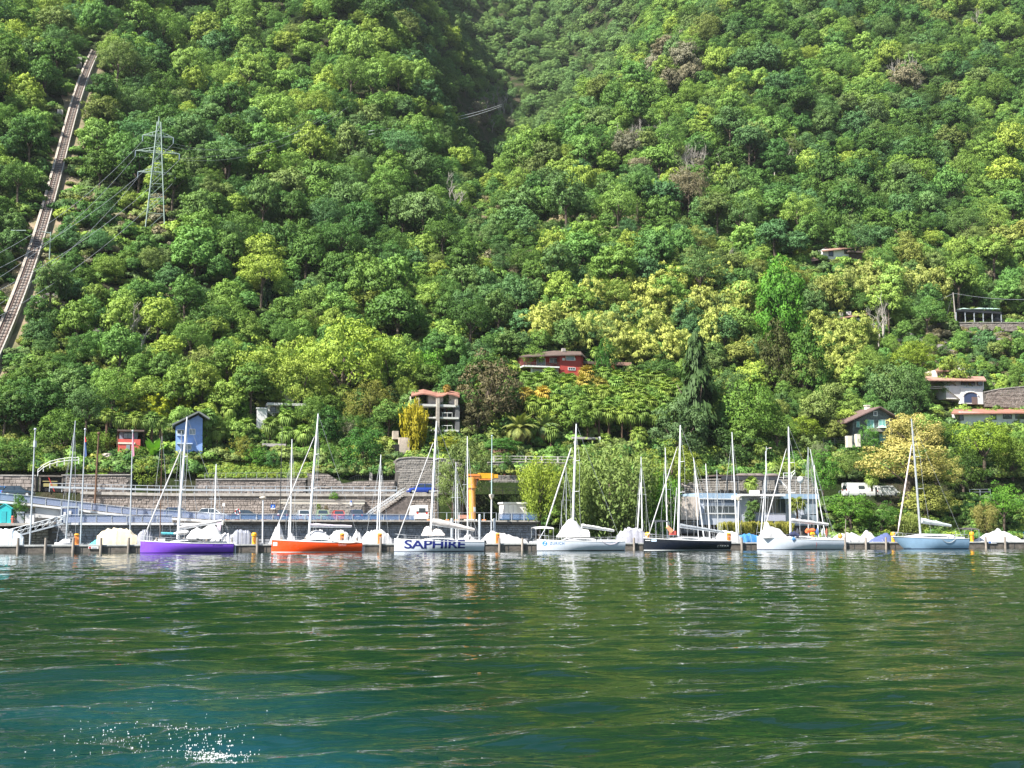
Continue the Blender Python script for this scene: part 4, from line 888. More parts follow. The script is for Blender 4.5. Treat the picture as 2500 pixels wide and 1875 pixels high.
zz = s5.zd(.08); part('sticker', patch(s5, 1594, 1605, zz - .42, zz - .12), mat('pale_blue_sticker', (.55, .68, .85), .5), t5); part('sticker', patch(s5, 1581, 1592, zz - .30, zz - .20, .025), white_paint, t5)
zz = s2.zd(.05); part('sticker', patch(s2, 668, 678, zz - .75, zz - .28), white_paint, t2); part('sticker', patch(s2, 671, 675, zz - .58, zz - .44, .03), mat('sticker_blue', (.2, .3, .7), .5), t2)
zz = s2.zd(.7); text_on(s2, 'Tschuss', 826, 846, 1326, 1333, mat('pink_lettering', (.85, .45, .40), .5), t2, shear=.4)
text_on(s1, 'Luna', 519, 544, 1329, 1332.5, mat('dark_violet_lettering', (.03, .01, .15), .5), t1, shear=.4)
# extra gear belonging to single boats
def outboard(t, s, m_=darkm):
    m = MB(); x = s.x1 + .25; m.box(x - .2, x + .25, s.Y - .9, s.Y - .5, s.zs - .25, s.zs + .22, 0, .06, .06); m.box(x - .06, x + .08, s.Y - .76, s.Y - .64, -.2, s.zs - .2); part('outboard_motor', m, m_, t)
outboard(t1, s1, gel); outboard(t3, s3); 
def rudder(t, s): m = MB(); m.box(s.x1 + .02, s.x1 + .5, s.Y - .05, s.Y + .05, -.3, s.zs * .6); m.box(s.x1 - .05, s.x1 + .2, s.Y - .04, s.Y + .04, s.zs * .5, s.zs + .1); part('rudder', m, gel, t)
for a, b in ((t2, s2), (t4, s4), (t5, s5), (t6, s6), (t7, s7)): rudder(a, b)
# heap of sailcloth and side drape on the purple boat
yc = 161.0
dodger(t1, s1, 455, 505, 1284, 1312, yc - .3, canvas_w, 14, prof=((0, .05), (.2, .55), (.5, .9), (.75, .7), (1, .75))); dodger(t1, s1, 486, 542, 1280, 1314, yc - .5, canvas_w, 15, prof=((0, .5), (.25, .8), (.45, .98), (.7, .85), (.9, .6), (1, .1)))
pts = [at(424 + i * 6, 1303 - i * .6, yc - .6) for i in range(7)]; part('sailcloth_heap', lump(pts, 1.0, [.2, .45, .5, .6, .7, .6, .3], 6), canvas_w, t1, True)
m = MB(); a = at(529, 1276, yc - .4); b = at(541, 1274, yc - .4); c = at(537, 1304, yc - .6); d = at(531, 1303, yc - .6); m.add([a, b, c, d, a + Vector((0, .06, 0)), b + Vector((0, .06, 0)), c + Vector((0, .06, 0)), d + Vector((0, .06, 0))], [(0, 3, 2, 1), (4, 5, 6, 7), (0, 1, 5, 4), (2, 3, 7, 6), (1, 2, 6, 5), (3, 0, 4, 7)]); part('hanging_sail', m, mat('mauve_cloth', (.62, .50, .58), .85, .15, 2), t1)
dodger(t3, s3, 1032, 1055, 1283, 1306, 161.6, sail_beige, 3); dodger(t3, s3, 1052, 1082, 1290, 1306, 161.4, sail_beige, 5)
dodger(t4, s4, 1364, 1434, 1264, 1310, 161.5, canvas_w, 7, prof=((0, .1), (.18, .60), (.38, 1), (.55, .92), (.78, .45), (1, .38))); dodger(t6, s6, 1858, 1914, 1272, 1312, 161.4, canvas_w, 9, prof=((0, .08), (.12, .35), (.26, 1), (.36, .70), (.8, .52), (1, .1)))
dodger(t2, s2, 748, 800, 1294, 1312, 162.2, canvas_w, 2)
m = MB(); p = at(1440, 1303, 161); 
for k, (px, c) in enumerate(((1640, orange), (1645, redp))): pass
# orange fender and red lantern box forward of the black boat's mast
m = MB(); m.tube([at(1629, 1286, 160.6), at(1640, 1298, 160.6)], [.25, .33], 9); part('fender', m, mat('salmon_fender', (.80, .35, .18), .5), t5, True)
m = MB(); m.fbox(1638, 1296, 1651, 1306, 160.4, .7); part('red_box', m, mat('faded_red_box', (.55, .10, .08), .5), t5)
# laundry on the sixth boat
m = MB(); r = random.Random(4)
pts = [at(1928 + i * 3.2, 1306 + r.uniform(-2, 3), 159.7) for i in range(8)]; part('laundry', lump(pts, .3, [.5, .8, .7, 1.0, .9, .7, .8, .4], 3), mat('dark_blue_clothes', (.05, .06, .13), .9), t6, True)
pts = [at(1934 + i * 2.5, 1316, 159.5) for i in range(4)]; part('laundry', lump(pts, .15, [.4, .7, .6, .3], 8), mat('light_blue_clothes', (.10, .28, .60), .9), t6, True)
pts = [at(1968 + i * 4, 1297 - i * .5, 161) for i in range(6)]; part('bundle', lump(pts, .7, [.5, .8, .7, .7, .6, .3], 5), mat('orange_bag', (.80, .16, .05), .7), t6, True)
pts = [at(1979 + i * 3, 1303, 160.6) for i in range(4)]; part('bundle', lump(pts, .5, [.3, .5, .5, .3], 5), yellow2, t6, True)
for px, c_ in ((1945, mat('dark_figure_cloth', (.05, .05, .07), .8)), (1993, mat('denim_cloth', (.08, .13, .3), .8)), (2006, mat('grey_cloth', (.4, .42, .45), .8)), (2016, mat('brown_cloth', (.35, .12, .08), .8))):
    pts = [at(px + i * 1.5, 1300, 161.4) for i in range(4)]; part('bundle', lump(pts, .5, [.7, 1.6, 1.5, .6], px), c_, t6, True)
# swagged mooring lines along two hulls
def swag(t, s, pa, pb, py, drop, m_=ropem):
    pts = []
    for i in range(11):
        k = i / 10; q = at(pa + (pb - pa) * k, py + drop * 4 * k * (1 - k), s.Y - s.B - .03); u = (q.x - s.x0) / s.L; pts.append((q.x, s.Y - s.hw(u, q.z) - .05, q.z))
    m = MB(); m.tube(pts, .028, 5); part('mooring_line', m, m_, t)
swag(t4, s4, 1470, 1512, 1321, 8, mat('pink_rope', (.75, .62, .66), .8)); swag(t7, s7, 2300, 2334, 1316, 9); swag(t2, s2, 815, 878, 1322, 4, mat('pale_orange_rope', (.85, .5, .35), .8)); 
m = MB(); m.tube([(x_, s6.Y - s6.hw((x_ - s6.x0) / s6.L, z_) - .03, z_) for x_, z_ in [(at(1992, 1318, 159.5).x + k * .03, 1.1 - k * .2) for k in range(6)]], .02, 4); part('red_line', m, redp, t6)

# ================================================================ SMALL BOATS UNDER COVERS (inside the pier)
def covered(label, px0, px1, pyt, style='tent', m_=canvas_w, Y=170.0, peak=.5, hullc=None, B=2.3, seed=0, pyb=1331, mast=None, mm=alu, extra=None, sail=None):
    r = random.Random(seed + int(px0)); a = at(px0, 1330, Y); b = at(px1, 1330, Y); L = b.x - a.x; zt = at((px0 + px1) / 2, pyt, Y).z
    t = thing('covered_boat', label, 'boat', (a.x + L / 2, Y, 0), 0, 'small boats moored inside the pier'); hb = B / 2
    if style == 'hull': zdeck = min(zt, 1.3)
    else: zdeck = .85
    m = MB(); rings = []; n = 10
    for i in range(n + 1):
        u = i / n; w = hb * (1 - (1 - min(1, u / .5)) ** 2 * .9) * (1 - .2 * max(0, u - .6) / .4); x = a.x + L * u
        rings.append([(x, Y - w, zdeck), (x, Y - w * .9, .35), (x, Y - w * .6, -.1), (x, Y, -.3), (x, Y + w * .6, -.1), (x, Y + w * .9, .35), (x, Y + w, zdeck)])
    m.loft(rings, closed=True); part('hull', m, hullc or gel, t, True)
    if style in ('tent', 'hump'):
        rings = []; n = 22
        for i in range(n + 1):
            u = i / n; w = hb * 1.06 * r.uniform(.93, 1.05) * (1 - (1 - min(1, u / .35)) ** 2 * .6) * (1 - .15 * max(0, u - .7) / .3); x = a.x + L * u * 1.0
            if style == 'tent': h = (zt - zdeck) * (u / peak if u < peak else 1 - (u - peak) / (1 - peak) * .75) ** .9
            else: h = (zt - zdeck) * (math.sin(math.pi * min(1, max(0, .08 + .84 * u))) ** .45)
            h = max(.12, h) * r.uniform(.88, 1.05); sg = .80 if style == 'tent' else 1.0
            rings.append([(x, Y - w, zdeck - .32 + r.uniform(-.08, .06)), (x, Y - w * .93, zdeck + h * .22 * sg), (x, Y - w * (.5 if style == 'tent' else .62), zdeck + h * (.55 if style == 'tent' else .86) * r.uniform(.94, 1.04)), (x, Y, zdeck + h), (x, Y + w * .55, zdeck + h * .6), (x, Y + w * .93, zdeck + h * .22), (x, Y + w, zdeck - .3)])
        m = MB(); m.loft(rings); part('tarpaulin', m, m_, t, True)
        m = MB()
        for i in (4, 11, 18): m.tube([rings[i][0], rings[i][1], (rings[i][2][0], rings[i][2][1] - .02, rings[i][2][2])], .015, 4)
        part('tie_line', m, ropem, t)
    elif style == 'hull':
        m = MB(); rr = []
        for i in range(8):
            u = .22 + .5 * i / 7; w = hb * .6; x = a.x + L * u; h = .42 * min(1, i / 2.5 + .1)
            rr.append([(x, Y - w, zdeck - .05), (x, Y - w * .85, zdeck + h), (x, Y, zdeck + h * 1.15), (x, Y + w * .85, zdeck + h), (x, Y + w, zdeck - .05)])
        m.loft(rr); part('cabin', m, gel, t, True)
    elif style == 'motor':
        m = MB(); m.box(a.x + L * .3, a.x + L * .62, Y - hb * .7, Y + hb * .7, zdeck, zdeck + .5, 0, .1, .1); part('cabin', m, gel, t)
        m = MB(); m.add([(a.x + L * .30, Y - hb * .7, zdeck + .5), (a.x + L * .42, Y - hb * .6, zdeck + 1.05), (a.x + L * .42, Y + hb * .6, zdeck + 1.05), (a.x + L * .30, Y + hb * .7, zdeck + .5)], [(0, 1, 2, 3), (3, 2, 1, 0)]); part('windscreen', m, glass, t)
        m = MB(); rr = []
        for i in range(7):
            k = i / 6; x = a.x + L * (.38 + .56 * k); h = zt - .12 * abs(2 * k - 1) ** 2; rr.append([(x, Y - hb, h - .30), (x, Y - hb * .7, h - .06), (x, Y, h), (x, Y + hb * .7, h - .06), (x, Y + hb, h - .30), (x, Y + hb * .68, h - .12), (x, Y, h - .06), (x, Y - hb * .68, h - .12)])
        m.loft(rr); part('canopy', m, m_, t, True); m = MB()
        for k in (.40, .66, .92):
            for sd in (-1, 1): m.tube([(a.x + L * k, Y + sd * hb * .95, zdeck), (a.x + L * k, Y + sd * hb, zt - .3)], .03, 5)
        part('canopy_frame', m, alu, t)
    if mast:
        for k, ((x0, y0), (x1, y1), rad) in enumerate(mast):
            m = MB(); p = at(x0, y0, Y); q = at(x1, y1, Y); p.z = min(p.z, zdeck); m.tube([p, p.lerp(q, .6), q], [rad, rad, rad * .6], 7); part('mast', m, mm, t, True)
            if k == 0:
                m = MB(); s = p.lerp(q, .55); l = .8; m.tube([s + Vector((-l, -.3, 0)), s + Vector((l, .3, 0))], .03, 5); part('spreaders', m, mm, t)
                m = MB(); e = p.lerp(q, .95); m.tube([(a.x + L * .08, Y, zdeck), e], .018, 4); m.tube([(a.x + L * .97, Y, zdeck), e], .018, 4); m.tube([(p.x + .1, Y - hb, zdeck), s + Vector((-.6, -.3, 0)), e], .014, 4); m.tube([(p.x + .2, Y - hb, zdeck), s + Vector((.6, -.3, 0)), e], .014, 4); part('stays', m, wirem, t)
                if sail:
                    m = MB(); m.tube([p + Vector((.1, 0, 1.2)), p + Vector((2.6, 0, 1.1))], .16, 7); part('furled_sail', m, sail, t, True)
    return t
MAST = .075
CB = [
 dict(label='boat under a big pale blue-white tarpaulin at the left edge', px0=-30, px1=57, pyt=1290, style='hump', m_=mat('pale_blue_white_canvas', (.68, .74, .78), .85, .08, 1.2, bump=.8, bs=3), Y=168.5),
 dict(label='small white hull with a tall steel mast left of the first yellow pedestal', px0=133, px1=186, pyt=1322, style='hull', B=1.8, mast=[((160, 1322), (184, 1027), .1)], mm=steel),
 dict(label='boat under a turquoise cover beside the big beige cover', px0=214, px1=262, pyt=1301, style='tent', m_=canvas_t, Y=171, peak=.9),
 dict(label='boat under a large cream and beige cover left of the purple sailboat', px0=236, px1=334, pyt=1287, style='hump', m_=canvas_b, Y=169, peak=.35),
 dict(label='boat with a grey-mauve tilted cover behind the bow of the purple sailboat', px0=334, px1=372, pyt=1292, style='hump', m_=canvas_g, Y=171),
 dict(label='cruiser with turquoise cloth on its thin brown mast behind the purple sailboat', px0=358, px1=420, pyt=1306, style='hull', Y=169.5, mast=[((391, 1310), (396, 1046), .06)], mm=wood_brown, sail=canvas_t),
 dict(label='boat with a tall thin mast directly behind the purple sailboat', px0=425, px1=500, pyt=1305, style='hull', Y=170, mast=[((438, 1300), (443, 1052), .07)]),
 dict(label='boat with two slim white masts behind the sailcloth heap of the purple sailboat', px0=500, px1=548, pyt=1304, style='hull', Y=170, mast=[((523, 1300), (528, 1133), .10)], mm=mastw),
 dict(label='motorboat under a grey tarpaulin with a navy hood, right of the purple sailboat', px0=560, px1=618, pyt=1291, style='hump', m_=canvas_g, Y=169.5),
 dict(label='white covered boat tucked behind the stern of the purple sailboat', px0=520, px1=575, pyt=1301, style='hump', Y=171.5),
 dict(label='boat with a white cover peaked up its mast, at the orange bow', px0=655, px1=694, pyt=1271, style='tent', peak=.62, Y=169.5),
 dict(label='boat with a low white peaked cover and two masts behind the orange sailboat', px0=692, px1=726, pyt=1297, style='tent', peak=.5, Y=170, mast=[((709, 1298), (713, 1072), .10), ((704, 1298), (706, 1262), .07)], mm=mastw),
 dict(label='boat under a rounded white cover behind the mast of the orange sailboat', px0=745, px1=805, pyt=1293, style='hump', Y=171),
 dict(label='boat under a white cover in the middle of the row behind the orange sailboat', px0=803, px1=856, pyt=1293, style='hump', Y=169.8),
 dict(label='boat under a white house-shaped cover behind the stern of the orange sailboat', px0=853, px1=890, pyt=1291, style='tent', peak=.45, Y=170.5),
 dict(label='white sailing dinghy with a round porthole right of the orange sailboat', px0=884, px1=953, pyt=1292, style='hump', Y=169, mast=[((919, 1300), (930, 1110), .09), ((925, 1290), (931, 1160), .06)], mm=mastw),
 dict(label='small white boat with a thin mast behind the boom of the lettered sailboat', px0=1100, px1=1160, pyt=1303, style='hull', Y=170, mast=[((1113, 1290), (1113, 1128), .07), ((1119, 1290), (1117, 1180), .05)], mm=mastw),
 dict(label='covered boat with a white mast standing in front of the yellow crane', px0=1118, px1=1165, pyt=1300, style='tent', Y=170.5, mast=[((1142, 1285), (1141, 1065), .10)], mm=mastw),
 dict(label='boat under a long white tent cover right of the lettered sailboat', px0=1166, px1=1285, pyt=1293, style='tent', peak=.28, Y=169.5),
 dict(label='white motorboat with a cream canopy left of the fourth sailboat', px0=1270, px1=1352, pyt=1285, style='motor', Y=168.8),
 dict(label='white sailboat behind the fourth sailboat with a slender mast', px0=1358, px1=1420, pyt=1304, style='hull', Y=170, mast=[((1383, 1300), (1382, 1140), .06), ((1371, 1300), (1371, 1222), .04)], mm=alu),
 dict(label='motorboat with a grey and white curved hood left of the black sailboat', px0=1506, px1=1580, pyt=1287, style='hump', m_=mat('mauve_grey_canvas', (.42, .42, .48), .85, .3, 1.0), Y=169),
 dict(label='small yacht with a blue sail rolled beside its mast, left of the black sailboat', px0=1545, px1=1590, pyt=1306, style='hull', Y=170.6, mast=[((1568, 1300), (1565, 1115), .09), ((1554, 1285), (1564, 1178), .10)], mm=mastw),
 dict(label='dark cabin cruiser with an arched black hood behind the bow of the black sailboat', px0=1568, px1=1632, pyt=1269, style='motor', m_=darkm, hullc=mat('charcoal_hull', (.05, .05, .06), .4), Y=168.6),
 dict(label='yacht with an orange-wrapped mast foot behind the black sailboat', px0=1606, px1=1668, pyt=1305, style='hull', Y=170, mast=[((1629, 1300), (1624, 1093), .09), ((1643, 1295), (1652, 1190), .05)], mm=mastw),
 dict(label='yacht with a mast leaning left behind the boom of the black sailboat', px0=1690, px1=1745, pyt=1305, style='hull', Y=171, mast=[((1719, 1298), (1693, 1117), .10), ((1705, 1290), (1696, 1150), .05)], mm=mastw),
 dict(label='yacht with a slim pale mast in front of the boathouse windows', px0=1728, px1=1770, pyt=1306, style='hull', Y=170, mast=[((1733, 1300), (1723, 1132), .09)], mm=mastw),
 dict(label='yacht with the shortest of the pale masts in front of the boathouse', px0=1740, px1=1784, pyt=1303, style='hull', Y=171.5, mast=[((1753, 1300), (1750, 1147), .08)], mm=alu),
 dict(label='boat under a white cover at the stern of the black sailboat', px0=1748, px1=1806, pyt=1294, style='hump', Y=169.5, mast=[((1799, 1300), (1787, 1055), .10)], mm=mastw),
 dict(label='boat under a crumpled bright blue tarpaulin right of the black sailboat', px0=1796, px1=1858, pyt=1302, style='hump', m_=canvas_bl, Y=169.5),
 dict(label='yacht with two raked masts at the bow of the sixth sailboat', px0=1840, px1=1900, pyt=1308, style='hull', Y=170.5, mast=[((1856, 1300), (1872, 1130), .09), ((1866, 1300), (1871, 1090), .05)], mm=mastw),
 dict(label='yacht with a tall mast and two spreaders behind the sixth sailboat', px0=1944, px1=2010, pyt=1305, style='hull', Y=170.5, mast=[((1973, 1295), (1973, 1092), .10)], mm=alu),
 dict(label='yacht with a left-leaning mast above the stern of the sixth sailboat', px0=1985, px1=2040, pyt=1305, style='hull', Y=169.5, mast=[((2016, 1290), (1978, 1096), .07), ((1998, 1290), (1988, 1135), .09)], mm=mastw),
 dict(label='low white covered boat right of the sixth sailboat', px0=2034, px1=2104, pyt=1300, style='hump', Y=169.5),
 dict(label='boat under a white peaked cover left of the navy cover', px0=2088, px1=2142, pyt=1292, style='tent', peak=.55, Y=170),
 dict(label='boat under a navy-mauve tarpaulin left of the pale blue sailboat', px0=2112, px1=2184, pyt=1298, style='tent', m_=mat('indigo_canvas', (.10, .13, .28), .85, .2, 1.5), Y=169, peak=.75),
 dict(label='small motorboat with a black bimini behind the pale blue sailboat', px0=2318, px1=2386, pyt=1288, style='motor', m_=mat('charcoal_canvas', (.08, .07, .07), .85), Y=169),
 dict(label='boat under the largest white tent cover, at the right side', px0=2368, px1=2492, pyt=1290, style='tent', peak=.55, Y=169.5),
 dict(label='motorboat with blue upholstery at the right edge', px0=2478, px1=2560, pyt=1296, style='motor', m_=canvas_bl, Y=169.5),
]
for k, c in enumerate(CB): covered(seed=k, **c)
# buoy and free-standing poles
t = thing('buoy', 'round yellow buoy on the pier at the stern of the sixth sailboat', 'buoy', at(2051, 1316, 165)); m = MB(); p = at(2051, 1309, 165); m.ball(p, .38, 12, 8); part('float', m, yellow2, t, True); m = MB(); m.tube([p - Vector((0, 0, .5)), p + Vector((0, 0, .55))], .05, 6); part('spindle', m, darkm, t)
def pole(label, x0, y0, x1, y1, Y, rad, m_, name='pole', extra=None):
    t = thing(name, label, 'pole', at(x0, y0, Y)); m = MB(); a = at(x0, y0, Y); b = at(x1, y1, Y); m.tube([a - Vector((0, 0, 2)), a.lerp(b, .5), b], [rad, rad * .9, rad * .6], 8); part('shaft', m, m_, t, True); m = MB(); m.ball(b, rad * 1.6, 8, 5); part('finial', m, m_, t); return t, a, b
t, a, b = pole('tall pale steel pole with a bluish band beside the white kiosk', 73, 1325, 86, 1048, 172, .12, steel); m = MB(); q = at(85, 1092, 172); m.tube([q, q + Vector((0, 0, .9))], .22, 8); part('lamp_box', m, steel, t)
t, a, b = pole('tall steel flagpole with a limp red and blue flag', 197, 1310, 208, 1048, 172, .10, steel, 'flagpole'); m = MB(); m.add([at(207, 1066, 171.9), at(211, 1070, 172.2), at(212, 1112, 171.8), at(207, 1118, 172)], [(0, 1, 2, 3), (3, 2, 1, 0)]); part('flag', m, mat('blue_flag_cloth', (.04, .08, .22), .8), t); m = MB(); m.add([at(207, 1064, 171.85), at(210, 1068, 172.1), at(211, 1078, 171.8), at(207, 1080, 171.9)], [(0, 1, 2, 3), (3, 2, 1, 0)]); part('flag', m, redp, t, label='red upper flag')
t, a, b = pole('steel flagpole with a narrow red pennant just left of the purple sailboat', 317, 1322, 324, 1052, 172, .10, steel, 'flagpole'); m = MB(); m.add([at(324, 1056, 171.9), at(327, 1060, 172), at(328, 1112, 171.8), at(323, 1116, 172)], [(0, 1, 2, 3), (3, 2, 1, 0)]); part('flag', m, mat('faded_pink_flag', (.50, .18, .26), .8), t)
pole('dark brown wooden telegraph pole on the upper road', 232, 1222, 241, 1058, 187.2, .16, wood_brown, 'telegraph_pole')
pole('thin dark pole rising behind the orange sailboat', 683, 1275, 689, 1045, 174.5, .06, darkm)
t, a, b = pole('pale blue-green tall pole above the lamp right of the crane', 1200, 1230, 1201, 1064, 173.5, .09, mat('pale_green_pole', (.40, .55, .55), .5)); 
for px, pyb, pyl, l, k in ((641, 1325, 1214, 'white street lamp with a flat disc head beside the orange sailboat', 'disc'), (1199, 1325, 1214, 'street lamp with a cone-shaped head right of the crane', 'cone'), (1802, 1325, 1218, 'street lamp with a cone-shaped head in front of the boathouse', 'cone')):
    Y = 173; t = thing('street_lamp', l, 'street lamp', at(px, pyb, Y)); a = at(px, pyb, Y); b = at(px + 1, pyl + 6, Y); m = MB(); m.tube([a, b], .10, 8); part('post', m, mastw, t); m = MB()
    if k == 'disc': m.tube([b, b + Vector((0, 0, .25)), b + Vector((0, 0, .4)), b + Vector((0, 0, .5))], [.15, .5, .48, .1], 14)
    else: m.tube([b, b + Vector((0, 0, .55)), b + Vector((0, 0, .75)), b + Vector((0, 0, .85))], [.1, .40, .42, .2], 12)
    part('lamp_head', m, mat('lamp_shade_cream', (.62, .55, .45), .5), t, True)
for px, py0, py1 in ((1103, 1268, 1325), (1171, 1258, 1325), (1207, 1268, 1325)):
    m = MB(); m.tube([at(px, py1, 173), at(px, py0, 173)], .2, 8); m.ball(at(px, py0, 173), .2, 8, 5); solo('steel_pile', m, steel, {1103: 'short grey steel pile behind the boom of the lettered sailboat', 1171: 'tall grey steel pile right of the yellow crane', 1207: 'grey steel pile beside the cone-headed lamp'}[px], 'pile', at(px, py1, 173), True, 'steel piles by the harbour wall')
# ================================================================ CRANE, CONTAINER, VEHICLES
Y = 176.8
t = thing('slewing_crane', 'yellow pillar crane with a short boom on the harbour edge', 'crane', at(1153, 1270, Y)); a = at(1153, 1270, Y); b = at(1151, 1165, Y); c = at(1152, 1190, Y)
m = MB(); m.tube([a, c], .52, 14); part('column', m, yellow, t, True); m = MB(); m.tube([c, b], [.60, .60], 14); m.tube([c - Vector((0, 0, .1)), c + Vector((0, 0, .12))], .74, 14); part('column_head', m, yellow, t, True)
m = MB(); m.tube([a, a + Vector((0, 0, .15))], .75, 14); part('base_flange', m, steel, t)
m = MB(); m.fbox(1144, 1157, 1172, 1162, Y - .6, 1.2); m.fbox(1152, 1162, 1171, 1168, Y - .5, 1.0); m.prism([(p.x, p.z) for p in (at(1150, 1168, Y), at(1170, 1168, Y), at(1162, 1184, Y), at(1160, 1190, Y), at(1152, 1190, Y))], Y - .2, Y + .2); part('slewing_head', m, orange, t)
m = MB(); m.fbox(1170, 1155, 1204, 1169, Y - .45, .9); part('boom', m, yellow2, t); m = MB(); m.fbox(1204, 1158, 1216, 1167, Y - .35, .7); part('boom_tip', m, yellow2, t); m = MB(); m.fbox(1170, 1169, 1202, 1171.5, Y - .5, 1.0); m.fbox(1172, 1168, 1200, 1170, Y - .45, .9); part('boom_flange', m, orange, t)
m = MB(); m.tube([at(1166, 1168, Y - .3), at(1164, 1185, Y - .3), at(1160, 1192, Y - .3)], .07, 6); part('brace', m, darkm, t); m = MB(); m.fbox(1157, 1238, 1161, 1249, Y - .8, .3); part('switch_box', m, steel, t)
t = thing('white_container', 'white ribbed storage container right of the crane', 'container', at(1260, 1265, 179)); m = MB(); m.fbox(1231, 1229, 1287, 1266, 179, 3); part('container_body', m, white_wall, t); 
for p0, p1 in ((1233, 1240), (1242, 1252), (1254, 1262)): m = MB(); m.fbox(p0, 1232, p1, 1264, 178.95, .04); part('door_panel', m, frame_w, t)
m = MB(); m.fbox(1229, 1226, 1289, 1230, 178.8, 3.4); part('roof', m, frame_w, t)
m = MB(); m.fbox(1123, 1257, 1146, 1266, 178, 1); solo('brick_stack', m, mat('pinkish_brick', (.50, .27, .20), .9, .4, 6), 'low stack of pink bricks left of the crane base', 'brick stack', at(1135, 1266, 178))
m = MB(); m.fbox(1064, 1207, 1262, 1270, 187.6, 3)
for px, c_ in ((1270, 1),): pass

def vehicle(name, label, cat, px, pyb, Y, yawdeg, L, W, Hh, colr, kind='hatch', z=None, group=None, glassm=None):
    p = at(px, pyb, Y); z0 = p.z if z is None else z
    t = thing(name, label, cat, (p.x, Y, z0), R(yawdeg), group)
    pm_ = mat('car_paint_%d_%d_%d' % tuple(int(99 * c) for c in colr), colr, .25, coat=.5)
    h, w = Hh, W / 2
    if kind == 'van': low = [(-.5, .40, h * .55), (-.49, .5, h * .8), (.30, .5, h * .8), (.36, .5, h * .50), (.48, .47, h * .40), (.5, .42, h * .3)]; cabin = [(-.495, h * .55, h * .98), (-.45, h * .55, h), (.18, h * .55, h), (.34, h * .5, h * .58)]
    elif kind == 'box': low = [(-.5, .5, h * .6), (.5, .5, h * .6)]; cabin = [(-.5, h * .5, h * .95), (-.47, h * .5, h), (.46, h * .5, h), (.5, h * .5, h * .9)]
    else: low = [(-.5, .42, h * .52), (-.47, .5, h * .62), (-.2, .5, h * .63), (.2, .5, h * .62), (.42, .48, h * .52), (.5, .40, h * .40)]; cabin = [(-.47, h * .55, h * .66), (-.36, h * .6, h * .97), (-.12, h * .6, h), (.08, h * .6, h * .96), (.26, h * .55, h * .62)]
    m = MB(); rings = []
    for u, k, zt in low:
        x = u * L; ww = W * k; rings.append([(x, -ww * .93, .22), (x, -ww, .42), (x, -ww, zt * .86), (x, -ww * .9, zt), (x, ww * .9, zt), (x, ww, zt * .86), (x, ww, .42), (x, ww * .93, .22)])
    m.loft(rings); part('body', m, pm_, t, True, local=True)
    m = MB(); rings = []
    for u, zb, zt in cabin: x = u * L; rings.append([(x, -w * .92, zb), (x, -w * .76 if kind == 'hatch' else -w * .9, zt), (x, w * .76 if kind == 'hatch' else w * .9, zt), (x, w * .92, zb)])
    m.loft(rings)
    if kind == 'hatch': part('glasshouse', m, glass, t, local=True)
    else: part('upper_body', m, pm_, t, True, local=True)
    if kind == 'hatch':
        m = MB(); m.box(-.36 * L, .06 * L, -w * .77, w * .77, h * .965, h + .02, 0, .03, .03); part('roof', m, pm_, t, local=True)
        m = MB()
        for sd in (-1, 1):
            for (xa, za, xb, zb) in ((-.47, .62, -.36, .97), (-.12, .62, -.12, .98), (.26, .6, .07, .96)): m.bar((xa * L, sd * w * .93, h * za), (xb * L, sd * w * .78, h * zb), .07)
        part('pillar', m, pm_, t, local=True)
    else:
        m = MB(); 
        if kind == 'van':
            m.add([(.345 * L, -w * .8, h * .57), (.345 * L, w * .8, h * .57), (.20 * L, w * .78, h * .95), (.20 * L, -w * .78, h * .95)], [(0, 1, 2, 3)])
            for sd in (-1, 1): m.box(-.35 * L, -.05 * L, sd * w * .93 - .02, sd * w * .93 + .02, h * .62, h * .85); m.box(.02 * L, .2 * L, sd * w * .93 - .02, sd * w * .93 + .02, h * .62, h * .85)
            m.box(-.502 * L - .02, -.5 * L, -w * .6, w * .6, h * .62, h * .85)
        else: 
            m.box(-.10 * L, .10 * L, -w - .03, -w + .03, h * .55, h * .78); m.box(-.505 * L, -.5 * L, -w * .5, w * .5, h * .55, h * .8)
        part('window', m, glass, t, local=True)
    for u in (-.31, .31) if kind != 'box' else (-.05, .10):
        for sd in (-1, 1):
            m = MB(); m.tube([(u * L, sd * (w - .2), .33), (u * L, sd * (w + .01), .33)], .33, 14); wh = part('wheel', m, rubber, t, True, local=True); m = MB(); m.tube([(u * L, sd * (w - .02), .33), (u * L, sd * (w + .03), .33)], .19, 10); rr = put('rim', m.mesh('rim', alu), wh)
    for sd in (-1, 1):
        m = MB(); m.box(-.5 * L - .02, -.47 * L, sd * w * .72 - .14, sd * w * .72 + .14, h * .42, h * .54); part('tail_light', m, redp, t, local=True)
        m = MB(); m.box(.47 * L, .5 * L + .02, sd * w * .70 - .16, sd * w * .70 + .16, h * .32, h * .40); part('headlight', m, mat('headlight_glass', (.7, .7, .7), .1), t, local=True)
    m = MB(); m.box(-.5 * L - .03, -.49 * L, -.26, .26, h * .34, h * .42); part('number_plate', m, white_paint, t, local=True)
    return t
DZ = DECKZ
